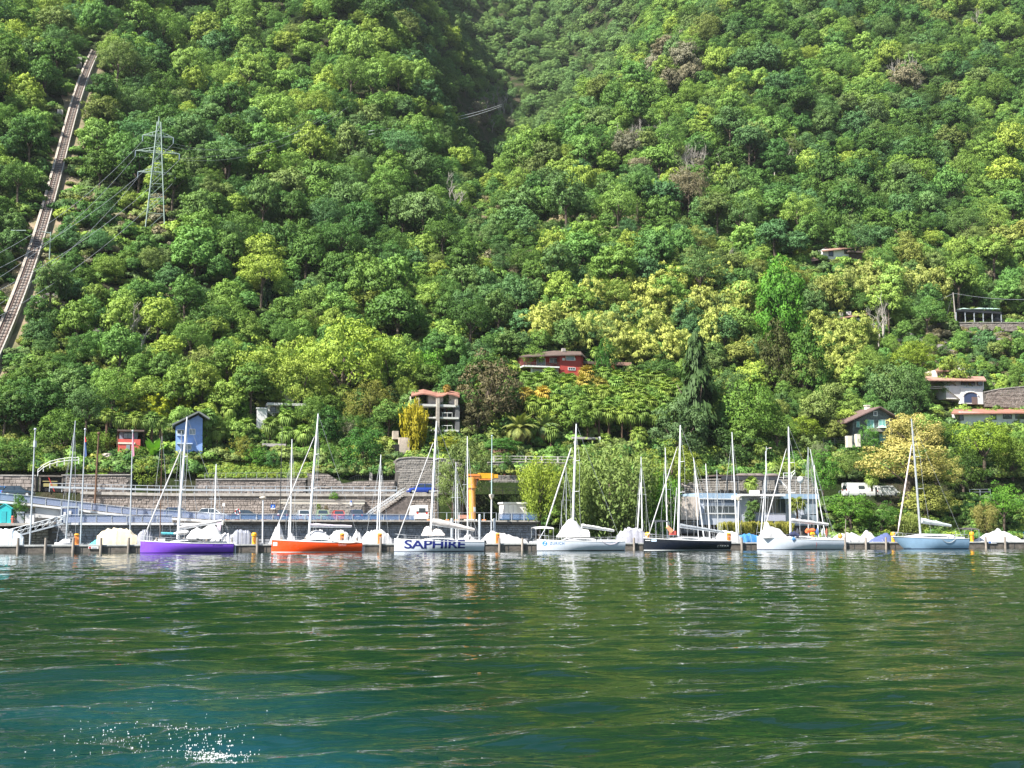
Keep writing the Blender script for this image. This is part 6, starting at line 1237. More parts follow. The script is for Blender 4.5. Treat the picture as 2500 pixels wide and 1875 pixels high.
# --- small house high on the slope, and roofs
g = G(2045, 640); Y = g.y - 2; t = bthing('hill_cottage', 'small white cottage with a tiled roof high on the right slope', 2045, 640, Y); protect(2004, 590, 2085, 632, Y)
fpart(t, 'wall', white_wall, [(2010, 610, 2078, 650, Y, 7)]); m = MB(); P = [at(2006, 612, Y - 1), at(2092, 603, Y - 1), at(2090, 596, Y + 6), at(2012, 603, Y + 6)]; m.add(P + [p - Vector((0, 0, .25)) for p in P], [(0, 1, 2, 3), (4, 5, 1, 0), (7, 4, 0, 3)]); rf = part('roof', m, tile_p, t); m = MB(); m.fbox(2043, 592, 2049, 605, Y + 2, .9); put('chimney', m.mesh('chimney', white_wall, base(rf)), rf)
win(t, 2024, 613, 2034, 625, Y, wood_brown, glass, .8); win(t, 2062, 608, 2071, 619, Y, wood_brown, glass, .8); fpart(t, 'shed_wall', wood_dark, [(2078, 614, 2104, 640, Y - 1, 4)]); fpart(t, 'shed_roof', tile_d, [(2072, 612, 2108, 616, Y - 1.6, 5)])
t = bthing('shed', 'low shed with a faded tile roof left of the hill cottage', 1975, 640, Y); fpart(t, 'wall', wood_dark, [(1958, 632, 1990, 650, Y - 1, 3)]); m = MB(); P = [at(1950, 640, Y - 2), at(1998, 634, Y - 2), at(1994, 626, Y + 2), at(1956, 630, Y + 2)]; m.add(P + [p - Vector((0, 0, .2)) for p in P], [(0, 1, 2, 3), (4, 5, 1, 0)]); part('roof', m, tile_p, t); protect(1950, 624, 1995, 640, Y - 2)
g = G(2075, 792); Y = g.y - 1; t = bthing('roofed_house', 'house of which a pink tiled roof with two chimneys shows above the bushes', 2075, 790, Y); protect(2030, 760, 2128, 782, Y); m = MB(); P = [at(2028, 779, Y - 1), at(2118, 766, Y - 1), at(2116, 763, Y + 5), at(2040, 772, Y + 5)]; m.add(P + [p - Vector((0, 0, .25)) for p in P] + [at(2130, 784, Y + 3)], [(0, 1, 2, 3), (4, 5, 1, 0), (1, 8, 2)]); rf = part('roof', m, tile_p, t); fpart(t, 'wall', white_wall, [(2036, 776, 2124, 800, Y, 5)])
m = MB(); m.fbox(2051, 762, 2058, 772, Y + 1, .9); m.fbox(2070, 760, 2078, 769, Y + 1, .9); put('chimney', m.mesh('chimney', white_wall, base(rf)), rf)
# --- glazed terrace shelter high at the right
g = G(2390, 800); Y = g.y - 1; t = bthing('terrace_shelter', 'black metal terrace shelter with five bays on a stone terrace', 2390, 790, Y, 'shelter'); protect(2334, 748, 2446, 792, Y); protect(2330, 786, 2500, 806, Y)
fpart(t, 'roof_frame', mat('black_metal', (.03, .03, .035), .5), [(2334, 758, 2445, 763, Y, 4)]); fpart(t, 'back_wall', mat('shelter_dark', (.02, .022, .025), .8), [(2335, 763, 2444, 787, Y + 3.6, .2)]); 
for i in range(6): fpart(t, 'post', steel, [(2334 + i * 22, 762, 2335.6 + i * 22, 787, Y + .1, .15)])
pts = [at(2340 + i * 9.6, 756, Y + 1.5) for i in range(11)]; part('rolled_awning', lump(pts, 2.2, [.4, .8, .3, .2, .5, .9, .9, .8, .9, .7, .4], 77), mat('pale_green_plastic', (.40, .55, .48), .6), t, True)
backwall('long stone terrace wall below the black shelter', [2190, 2300, 2330, 2560], [792, 793, 788, 788], Y - 1.2, 61, bot=lambda x: at(2400, 806, Y - 1).z, sw=.6, sh=.28)
t = thing('telegraph_pole', 'grey wooden telegraph pole left of the black terrace shelter', 'pole', at(2333, 800, Y - 2)); m = MB(); m.tube([at(2335, 806, Y - 2), at(2327, 714, Y - 2)], [.18, .12], 7); part('shaft', m, bark_pale, t); m = MB(); m.tube([at(2326, 718, Y - 2), at(2306, 790, Y - 2.2)], .04, 5); part('stay', m, darkm, t)
def cable(label, a, b, sag, r=.05, n=14, m_=wirem, group=None):
    m = MB(); a = Vector(a); b = Vector(b); m.tube([a.lerp(b, i / n) - Vector((0, 0, sag * 4 * (i / n) * (1 - i / n))) for i in range(n + 1)], r, 4); return solo('cable', m, m_, label, 'cable', tuple(a), group=group)
cable('thin wire from the grey telegraph pole to the right edge', at(2328, 716, Y - 2), at(2560, 729, Y - 2), .8)
cable('thin wire running left of the grey telegraph pole', at(2115, 748, Y - 2), at(2328, 716, Y - 2), 2.0, .03)
t, a, b = pole('white flagpole with guy ropes among the bamboo above the red villa', 1646, 885, 1643, 805, G(1646, 888).y, .13, white_paint, 'flagpole'); m = MB(); m.tube([b - Vector((0, 0, 1)), at(1622, 880, a.y)], .03, 4); m.tube([b - Vector((0, 0, 1)), at(1674, 865, a.y)], .03, 4); part('guy_rope', m, wirem, t)
# terrace furniture above the crane wall
Yt = 197.6
t = railing('terrace_balustrade', 'low brown terrace balustrade above the wall right of the crane', [at(1205, 1128, Yt), at(1260, 1128, Yt), at(1330, 1129, Yt), at(1400, 1130, Yt)], 1.0, rails=(1.0, .5), step=3.0, m_=mat('pale_rail', (.5, .48, .44), .7), rad=.12, pr=.06, cat='balustrade')
t = bthing('arbour', 'white flat arbour frame between the palms and the big bush', 1440, 1100, 204, 'arbour'); fpart(t, 'roof_beam', concrete, [(1398, 1069.5, 1460, 1072, 203, .5)]); fpart(t, 'roof', mat('grey_slab', (.35, .33, .30), .8), [(1398, 1067, 1462, 1070, 203.2, 3)])
for px in (1402, 1463): fpart(t, 'post', white_paint, [(px, 1066 if px > 1450 else 1072, px + 3.5, 1102, 203.2, .3)])
fpart(t, 'back_wall', mat('arbour_stone', (.22, .20, .18), .9, .4, 3), [(1432, 1073, 1460, 1102, 206, .5)])
m = MB(); m.tube([at(1215, 1112, 202), at(1215, 1098, 202), at(1215, 1096, 202)], [2.1, 1.9, .2], 12); solo('garden_parasol', m, wood_brown, 'brown parasol on the terrace left of the big palms', 'parasol', at(1215, 1112, 202))
for i, px in enumerate((1232, 1246, 1258, 1270)):
    t = thing('flower_pot', 'terracotta flower pot on the terrace wall right of the crane', 'flower pot', at(px, 1162, 196.3), 0, 'terracotta pots on the terrace wall'); m = MB(); a = at(px, 1163, 196.3); m.tube([a, a + Vector((0, 0, .4))], [.14, .2], 8); part('pot', m, mat('terracotta', (.45, .16, .09), .8), t)
t = railing('garden_fence', 'thin metal fence along the foot of the grass bank', [at(500, 1170, 195.6), at(620, 1169, 195.6), at(750, 1169, 195.6)], .95, rails=(1.0, .1), step=1.6, m_=mat('grey_green_fence', (.28, .31, .27), .6), rad=.04, pr=.03, cat='fence')
t = railing('stair_fence', 'dark picket railing above the broken wall left of the tall ashlar wall', [at(852, 1180, 196.5), at(870, 1172, 196.5), at(905, 1171, 196.5), at(966, 1171, 196.5)], .8, rails=(1.0,), step=.35, m_=darkm, rad=.02, pr=.035, cat='fence')
m = MB(); m.fbox(902, 1151, 909, 1173, 196.2, .45); solo('gate_post', m, concrete, 'pale square gate post in the dark picket railing', 'gate post', at(905, 1172, 196.2))
t = railing('curved_railing', 'curved white railing climbing to the right above the left gateway', [at(92, 1161, 193), at(105, 1150, 193), at(122, 1141, 193), at(145, 1135, 193), at(168, 1132, 193), at(192, 1131, 193)], .9, rails=(1.0, .55), step=1.0, m_=white_paint, rad=.05, pr=.05)
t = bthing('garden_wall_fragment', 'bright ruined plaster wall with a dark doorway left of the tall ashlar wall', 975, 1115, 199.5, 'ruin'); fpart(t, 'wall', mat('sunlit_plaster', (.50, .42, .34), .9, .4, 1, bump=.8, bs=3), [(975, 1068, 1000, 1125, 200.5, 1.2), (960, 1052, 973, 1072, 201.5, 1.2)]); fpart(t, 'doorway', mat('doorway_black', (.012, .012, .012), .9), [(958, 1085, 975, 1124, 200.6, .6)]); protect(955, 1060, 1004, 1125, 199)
# pale rocks at the left
r = random.Random(5)
for k in range(26):
    px = 192 + r.random() * 88; py = 1132 - (1 - abs((px - 250) / 62)) * 24 * r.random(); Yk = 199 + r.random() * 2.5; s = r.uniform(.45, 1.0); m = MB(); c = at(px, py, Yk); rg_ = []
    for i in range(1, 6):
        a = math.pi * i / 6; rg_.append([(c.x + s * math.sin(a) * math.cos(2 * math.pi * j / 7) * r.uniform(.7, 1.3), c.y + s * math.sin(a) * math.sin(2 * math.pi * j / 7) * r.uniform(.7, 1.2), c.z - s * .7 * math.cos(a) * r.uniform(.8, 1.2)) for j in range(7)])
    m.loft(rg_); solo('rock', m, rockmat, 'pale sunlit rock in the heap above the left garden wall', 'rock', tuple(c), group='pale rocks above the left garden wall')
# dark rocks on the bare slopes
dr = mat('grey_violet_rock', (.20, .17, .17), .9, .0, 1, c2=(.09, .08, .08), bump=.8, bs=5)
for cx, cy, nn, l in ((2260, 860, 34, 'grey rock on the bare slope above the hillside villa'), (2430, 840, 30, 'grey rock on the bare slope right of the hillside villa'), (170, 740, 16, 'grey rock on the scrubby slope beside the cable railway'), (190, 790, 10, 'brown rock face below the scrub beside the cable railway'), (1730, 390, 8, 'pale rock among the trees high on the right slope')):
    for k in range(nn):
        p = G(cx + r.gauss(0, 42), cy + r.gauss(0, 22)); s = r.uniform(.5, 1.6); m = MB(); rg_ = []
        for i in range(1, 6):
            a = math.pi * i / 6; rg_.append([(s * 1.5 * math.sin(a) * math.cos(2 * math.pi * j / 7) * r.uniform(.7, 1.3), s * math.sin(a) * math.sin(2 * math.pi * j / 7) * r.uniform(.7, 1.2), -s * .7 * math.cos(a) * r.uniform(.7, 1.2)) for j in range(7)])
        m.loft(rg_); o = put('rock', m.mesh('rock', dr)); o.location = p + Vector((0, 0, .5)); o['label'] = l; o['category'] = 'rock'; o['group'] = l.replace('grey rock', 'grey rocks').replace('brown rock', 'brown rocks').replace('pale rock', 'pale rocks')

# ================================================================ PYLON AND CABLES
g = G(376, 560); Yp = g.y; t = thing('lattice_pylon', 'tall pale green lattice power pylon on the left slope', 'pylon', at(378, 556, Yp)); protect(335, 280, 430, 545, Yp)
cx = at(378, 556, Yp).x; zb = at(378, 560, Yp).z - 1; zt = at(386, 290, Yp).z; Hh = zt - zb
def hwid(k): return 1.8 * (1 - k) ** 1.0 + .28 if k < .55 else max(.2, (1.8 * .45 + .28) * (1 - (k - .55) / .45 * .7))
def cn(k, i): w = hwid(k); sx, sy = ((-1, -1), (1, -1), (1, 1), (-1, 1))[i]; return Vector((cx + .1 + sx * w, Yp + sy * w, zb + Hh * k))
for i in range(4): m = MB(); m.tube([cn(k, i) for k in (0, .2, .4, .55, .75, .97)], .12, 4); part('leg', m, pylon_m, t)
m = MB(); ks = [0, .16, .30, .42, .52, .61, .70, .78, .86, .94]
for a, b in zip(ks[:-1], ks[1:]):
    for i in range(4): j = (i + 1) % 4; m.bar(cn(a, i), cn(b, j), .08); m.bar(cn(b, i), cn(b, j), .08)
part('bracing', m, pylon_m, t, kind='stuff'); arms = []
for py, w0 in ((333, 3.3), (372, 4.7), (423, 4.0)):
    z = at(382, py, Yp).z; 
    for sd in (-1, 1):
        m = MB(); e = Vector((cx + sd * w0, Yp + sd * -.0, z)); k = (z - zb) / Hh; w = hwid(k)
        m.tube([(cx, Yp - w, z + .1), e], .09, 4); m.tube([(cx, Yp + w, z + .1), e], .09, 4); m.tube([(cx, Yp, z + 1.4), e], .08, 4)
        for q in (.35, .7): m.tube([(cx + sd * w0 * q, Yp - w * (1 - q), z + .1), (cx + sd * w0 * q, Yp, z + 1.4 * (1 - q))], .05, 4)
        part('crossarm', m, pylon_m, t); m = MB(); m.tube([e, e - Vector((0, 0, 1.3))], [.12, .12], 6); part('insulator', m, glass_l, t); arms.append(e - Vector((0, 0, 1.3)))
m = MB(); m.tube([(cx, Yp, zb + Hh * .94), (cx, Yp, zt + .6)], [.2, .06], 5); part('peak', m, pylon_m, t)
ends = [(-80, 655), (-80, 690), (-80, 722), (-80, 745), (-80, 790), (-80, 812)]
for i, (e, q) in enumerate(zip(arms, ends)): cable('power line from the lattice pylon down to the left edge', e, at(q[0], q[1], 215), 3.0, .035, group='power lines left of the pylon')
for i, e in enumerate(arms[:4]): cable('power line from the lattice pylon up to the right', e, at(760 + i * 30, 290 - i * 10, Yp + 60), 5.0, .02, group='power lines right of the pylon')
Yc_ = 300; a = at(900, 320, G(905, 335).y - 28); b = at(1225, 255, G(1225, 300).y - 40)
cable('upper of two bright sagging cables across the middle of the slope', a, b, 1.5, .09, m_=mat('bright_cable', (.7, .7, .72), .4)); cable('lower of two bright sagging cables across the middle of the slope', a - Vector((0, 0, 1.0)), b - Vector((0, 0, .9)), 1.8, .09, m_=mat('bright_cable', (.7, .7, .72), .4))

# ================================================================ CABLE RAILWAY
def fpt(y): return Vector((float(np.polyval(_cy, y)), float(y), float(np.polyval(_cz, y))))
ya, yb = funi_pts[0].y - 3, funi_pts[-1].y + 4
t = thing('cable_railway', 'straight cable railway track climbing the left slope with a walkway beside it', 'railway track', fpt(ya)); yy = np.linspace(ya, yb, 70); P = [fpt(y) for y in yy]
def strip(m, off0, off1, dz0, dz1, mi=0):
    rr = []
    for p in P: rr.append([(p.x + off0, p.y, p.z + dz0), (p.x + off1, p.y, p.z + dz0), (p.x + off1, p.y, p.z + dz1), (p.x + off0, p.y, p.z + dz1)])
    return m.loft(rr)
part('trackbed', strip(MB(), -.85, .9, -2.5, 0), gravel, t)
part('walkway', strip(MB(), -1.36, -.87, -2.2, .35), mat('pale_concrete_stair', (.42, .36, .30), .85, .2, 1), t)
part('kerb', strip(MB(), .9, 1.08, -2.2, .15), concrete, t)
for o_ in (-.55, .55): part('rail', strip(MB(), o_ - .06, o_ + .06, 0, .16), mat('rusty_rail', (.20, .13, .10), .6, .3, 5, metal=.3), t)
m = MB(); part('haul_rope', strip(m, -.03, .03, .08, .13), darkm, t)
m = MB(); rr = []
for p in P[2:]:
    row = []
    for o_ in (-4.2, -3, -1.3, 1.1, 2.6, 4.6): x_ = p.x + o_ * (1 + .25 * math.sin(p.y * .31 + o_)); row.append((x_, p.y, max(h1(x_, p.y) + .18, p.z - 2.2 if abs(o_) < 1.4 else -9)))
    rr.append(row)
m.loft(rr, closed=False, caps=False); part('cleared_ground', m, mat('cleared_pink_soil', (.30, .22, .15), .95, .0, .35, c2=(.10, .11, .04), bump=1, bs=4), t, True)
m = MB(); yk = ya
while yk < yb: p = fpt(yk); m.box(p.x - .75, p.x + .75, p.y - .12, p.y + .12, p.z - .05, p.z + .09); yk += .95
part('sleepers', m, mat('dark_sleeper', (.07, .055, .05), .9), t, kind='stuff')
for k in (0.02, .10, .22): 
    p = fpt(ya + (yb - ya) * k)
for px, py in ((60, 640), (172, 296), (215, 165)):
    p = groundray(px, py, Hbase); q = fpt(p.y); tt = thing('railway_mast', {60: 'steel frame over the cable railway where the power lines cross', 172: 'small white signal housing halfway up the cable railway', 215: 'small concrete housing near the top of the cable railway'}[px], 'frame' if px == 60 else 'housing', tuple(q))
    m = MB()
    if px == 60:
        for o_ in (-4.2, 3.2): m.tube([q + Vector((o_, 0, -3)), q + Vector((o_, 0, 5.2))], .13, 5)
        m.tube([q + Vector((-4.2, 0, 5)), q + Vector((-1.5, 0, 5.2))], .1, 5); m.tube([q + Vector((3.2, 0, 5)), q + Vector((1.5, 0, 5.2))], .1, 5); part('frame', m, pylon_m, tt)
    else: m.box(q.x - 3.6, q.x - 2.2, q.y - .8, q.y + .8, q.z - 2, q.z + 1.4); part('housing', m, concrete, tt)
for (x0, y0), (x1, y1) in zip(FUNI[:-1], FUNI[1:]):
    for k in range(6):
        u = k / 6; px = x0 + (x1 - x0) * u; py = y0 + (y1 - y0) * u; w = 13 * (1 - (860 - py) / 1100)
        PROT.append((px - w, py - 8, px + w, py + 8, funi_pts[0].y + (funi_pts[-1].y - funi_pts[0].y) * max(0, (960 - py) / 870) + 20))
# ================================================================ GARDEN PLANTS
def add_tint(me, v, seed=0):
    rg = np.random.RandomState(seed); a = me.attributes.new('tint', 'FLOAT', 'FACE'); a.data.foreach_set('value', np.clip(v + rg.normal(0, .12, len(me.polygons)), 0, 1).astype(np.float32)); return me
def fan_leaf(seed, droop):
    """one fan leaf along +x with its tip down by droop"""
    r = random.Random(seed); m = MB(); e = (.42, 0, .22 - droop * .2); m.add([(0, -.02, 0), (e[0], -.012, e[2]), (e[0], .012, e[2]), (0, .02, 0)], [(0, 1, 2, 3)])
    n = 11
    for i in range(n):
        a = R(-115 + 230 * i / (n - 1)); l = .60 * (1 - .22 * abs(i - n // 2) / (n / 2)) * r.uniform(.9, 1.05); ca, sa = math.cos(a), math.sin(a); w = .075
        dz = -droop * .35 * (ca + .6) - .05; k = .62
        m.add([e, (e[0] + ca * l * k + sa * w, e[1] + sa * l * k - ca * w, e[2] + .05 + dz * k * .5), (e[0] + ca * l, e[1] + sa * l, e[2] + dz - .10 * r.random()), (e[0] + ca * l * k - sa * w, e[1] + sa * l * k + ca * w, e[2] + .05 + dz * k * .5)], [(0, 1, 2, 3)])
    return m
def palm_crown(seed, n=26):
    r = random.Random(seed); V = []; m = MB()
    for i in range(n):
        L = fan_leaf(seed * 50 + i, .3 + 1.1 * i / n); el_ = R(75 - 120 * i / n + r.uniform(-8, 8)); az_ = i * 2.4 + r.uniform(-.2, .2)
        M = Matrix.Rotation(az_, 4, 'Z') @ Matrix.Rotation(-el_, 4, 'Y'); m.add([M @ Vector(v) for v in L.v], L.f)
    me = m.mesh('palm_fronds', FOL); return add_tint(me, .55, seed)
PALMC = [palm_crown(i) for i in range(4)]
FANS = [add_tint(fan_leaf(i, .5 + .25 * i).mesh('frond', FOL), .5, i) for i in range(3)]
def palm_trunk_mesh():
    m = MB(); m.tube([(0, 0, 0), (.0, 0, .4), (.0, 0, .8), (0, 0, 1)], [.15, .14, .17, .22], 8); return m.mesh('trunk', palm_trunk, smooth='all')
PTR = palm_trunk_mesh()
def fan_palm(label, px, py, rpx, hpx, Yv, colr, group=None, sep=False):
    Yv = min(Yv, G(px, py + hpx).y + .5) if py + hpx < 1150 else Yv
    c = at(px, py, Yv); r = rpx * pm(px, Yv); h = hpx * pm(px, Yv)
    t = thing('fan_palm', label, 'palm tree', c - Vector((0, 0, h)), 0, group)
    k = put('trunk', PTR, t); k.scale = (1.25, 1.25, h + .15)
    if sep:
        for i in range(20):
            f = put('frond', FANS[i % 3], t); f.location = (0, 0, h); f.scale = (r, r, r); f.rotation_euler = (0, -R(70 - 115 * i / 20), i * 2.4); f['tcol'] = list(vary(colr, .15, .1))
    else:
        f = put('crown', rnd.choice(PALMC), t); f.location = (0, 0, h); f.scale = (r, r, r * .95); f.rotation_euler = (rnd.uniform(-.1, .1), rnd.uniform(-.1, .1), rnd.random() * 6.28); f['tcol'] = list(vary(colr, .12, .1))
    return t
PCOL = (.19, .28, .06)
rp = random.Random(12)
# the dense grove below the red villa
n = 0
for row, (py, Yo, hh) in enumerate(((922, 9, 70), (942, 6, 80), (964, 3, 90), (986, 0, 95), (1012, -3, 90))):
    for k in range(13 if row < 4 else 8):
        px = 1285 + k * (28 + row * 1.5) + rp.uniform(-10, 10) + (row % 2) * 12
        if row == 4: px = 1440 + k * 25 + rp.uniform(-8, 8)
        if px > 1665: continue
        py += 0; bpy_ = [985, 1010, 1040, 1068, 1090][row] + rp.uniform(-6, 6); Yg = G(px, bpy_).y; cp = py + rp.uniform(-9, 9)
        fan_palm('fan palm in the dense grove below the red villa', px, cp, rp.uniform(22, 29), bpy_ - cp, Yg, vary((.19, .28, .055) if rp.random() < .88 else (.34, .28, .06), .18), 'fan palms of the grove below the red villa'); n += 1
for px, py in ((1288, 1005), (1322, 1012), (1370, 1028), (1392, 1045), (1210, 905), (1250, 1020)): pass
for px, py, h, l in ((1296, 1042, 55, 'fan palm right of the leftmost big feather palm'), (1345, 1052, 55, 'fan palm with a bright crown right of the two feather palms'), (1476, 1078, 30, 'short fan palm beside the white arbour'), (1560, 1062, 50, 'small fan palm low in the grove shade')): fan_palm(l, px, py, 26, h, 204, PCOL)
for px, py, r_, h, l in ((262, 1012, 20, 60, 'leftmost fan palm'), (290, 1024, 22, 62, 'fan palm over the left side of the red cottage'), (306, 1030, 20, 60, 'fan palm in front of the red cottage'), (332, 1022, 24, 66, 'fan palm right of the red cottage'), (352, 1030, 20, 62, 'slim fan palm between the red cottage and the banana plant'), (372, 1024, 24, 70, 'fan palm above the banana plant'), (392, 1030, 21, 70, 'fan palm left of the blue house'), (400, 996, 20, 50, 'higher fan palm behind the banana plant'), (370, 985, 16, 60, 'fan palm under the bright bamboo'), (506, 1020, 30, 95, 'tall full fan palm right of the blue house'), (530, 1055, 24, 70, 'lower fan palm right of the blue house'), (484, 1062, 18, 80, 'slender fan palm in front of the blue house'), (560, 1000, 26, 60, 'fan palm left of the white cube villa'), (600, 1040, 26, 50, 'fan palm below the white cube villa'), (660, 1040, 28, 55, 'fan palm in front of the white cube villa'), (700, 1020, 26, 60, 'fan palm right of the white cube villa'), (742, 1058, 28, 60, 'fan palm over the garden shelter'), (775, 1030, 26, 55, 'fan palm left of the dark laurel'), (838, 955, 22, 60, 'fan palm between the large lime trees'), (700, 1060, 24, 45, 'fan palm in front of the garden shelter')):
    if px < 545 and py > 1000: h = 1122 - py
    fan_palm(l + ' in the left gardens', px, py, r_, h, 203 + (1060 - py) * .12, vary(PCOL, .15, .15), 'fan palms of the left gardens')
fan_palm('very tall thin fan palm standing before the grey apartment block', 1091, 948, 12, 120, 208, (.28, .20, .05)); fan_palm('dark slim fan palm at the left balconies of the apartment block', 1053, 1002, 12, 65, 212, (.05, .09, .03))
for px, py, r_, h, l in ((1858, 1092, 22, 60, 'fan palm above the pergola'), (1833, 1180, 22, 22, 'short fan palm under the pergola'), (2052, 1010, 20, 50, 'fan palm left of the stone chalet'), (2270, 745, 22, 55, 'fan palm left of the black terrace shelter'), (2130, 625, 22, 35, 'fan palm right of the hill cottage'), (2170, 620, 20, 40, 'second fan palm right of the hill cottage'), (2110, 650, 18, 30, 'fan palm below the hill cottage'), (2215, 615, 22, 40, 'third fan palm right of the hill cottage'), (2250, 590, 22, 35, 'highest fan palm right of the hill cottage'), (2190, 770, 22, 40, 'fan palm left of the stone terrace'), (2470, 740, 24, 35, 'fan palm right of the black terrace shelter'), (2310, 740, 20, 35, 'fan palm beside the telegraph pole'), (1455, 860, 18, 60, 'lone fan palm right of the red villa'), (2128, 1170, 20, 30, 'fan palm beside the white caravan'), (2000, 1060, 22, 40, 'fan palm left of the white gate pillars'), (1310, 1150, 12, 28, 'small yellowish palm on the terrace wall')):
    gY = G(px, py + h); fan_palm(l, px, py, r_, h, min(gY.y, 196 if py > 1100 else 999) if py < 1170 else 186, PCOL)
t_ = fan_palm('leafy fan palm in front of the boathouse, left of the white balcony', 1838, 1238, 22, 40, 178.2, (.08, .14, .035), sep=True); fan_palm('fan palm with a yellowing crown in front of the boathouse at the right', 1946, 1232, 26, 40, 178.2, (.14, .17, .03), sep=True); fan_palm('low fan palm at the foot of the boathouse', 1830, 1262, 18, 22, 177.8, (.07, .13, .035), sep=True)
# feather palms: arching fronds
def feather(seed, bend):
    m = MB(); n = 12; P = []
    for i in range(n + 1): u = i / n; a = R(62) - bend * u; P.append(Vector((P[-1].x + math.cos(a) / n, 0, P[-1].z + math.sin(a) / n)) if P else Vector((0, 0, 0)))
    m.tube(P, [.014 * (1 - .8 * i / n) for i in range(n + 1)], 4)
    for i in range(1, n * 3 + 1):
        u = i / (n * 3); k = min(n - 1, int(u * n)); p = P[k].lerp(P[k + 1], u * n - k); l = .22 * math.sin(math.pi * min(1, .12 + u * .86)); d = (P[k + 1] - P[k]).normalized()
        for sd in (-1, 1): q = p + Vector((d.x * l * .5, sd * l, d.z * l * .5 - l * .35)); w = d * .022; m.add([p - w, q, p + w], [(0, 1, 2)] if sd > 0 else [(2, 1, 0)])
    return add_tint(m.mesh('frond', FOL), .55, seed)
FEA = [feather(i, R([70, 110, 150, 175][i])) for i in range(4)]
def feather_palm(label, px, py, rpx, hpx, Yv, colr):
    c = at(px, py, Yv); r = rpx * pm(px, Yv) * 1.3; h = hpx * pm(px, Yv); t = thing('feather_palm', label, 'palm tree', c - Vector((0, 0, h))); k = put('trunk', PTR, t); k.scale = (3.2, 3.2, h + .2)
    for i in range(44):
        b = 0 if i < 8 else 1 if i < 20 else 2 if i < 33 else 3; f = put('frond', FEA[b], t); f.location = (0, 0, h); f.scale = (r * rnd.uniform(.85, 1.08),) * 3; f.rotation_euler = (0, R(-18 + 14 * b) * 1.0 if b else R(-25), i * 2.4 + rnd.uniform(-.15, .15)); f['tcol'] = list(vary(colr if i < 34 else (.24, .20, .08), .15, .1))
    return t
feather_palm('big feather palm with arching yellow-green fronds, left of its neighbour', 1268, 1052, 44, 30, 203, (.19, .22, .06)); feather_palm('second big feather palm, duller green, right of the first', 1330, 1048, 38, 55, 205, (.14, .19, .07))
# banana plant
c = at(375, 1120, 199.5); t = thing('banana_plant', 'bright green banana plant with huge upright leaves between the red cottage and the blue house', 'banana plant', c); 
lm = MB(); P = [(0, 0), (.10, .25), (.15, .6), (.10, .9), (0, 1.05)]
for sd in (-1, 1):
    for i in range(4): a, b = P[i], P[i + 1]; bz = lambda u: -.35 * u * u; lm.add([(bz(a[1]) * -1, 0, a[1]), (bz(b[1]) * -1, 0, b[1]), (-bz(b[1]) - .03, sd * b[0], b[1]), (-bz(a[1]) - .03, sd * a[0], a[1])], [(0, 1, 2, 3)] if sd > 0 else [(3, 2, 1, 0)])
bl = add_tint(lm.mesh('leaf', FOL), .6, 3)
for i in range(13): f = put('leaf', bl, t); f.scale = (3.6, 4.2, 3.6 * rnd.uniform(.8, 1.1)); f.rotation_euler = (0, R(rnd.uniform(5, 48)), i * 2.4); f['tcol'] = [.17, .36, .05]; f.location = (rnd.uniform(-.7, .7), 0, 0)
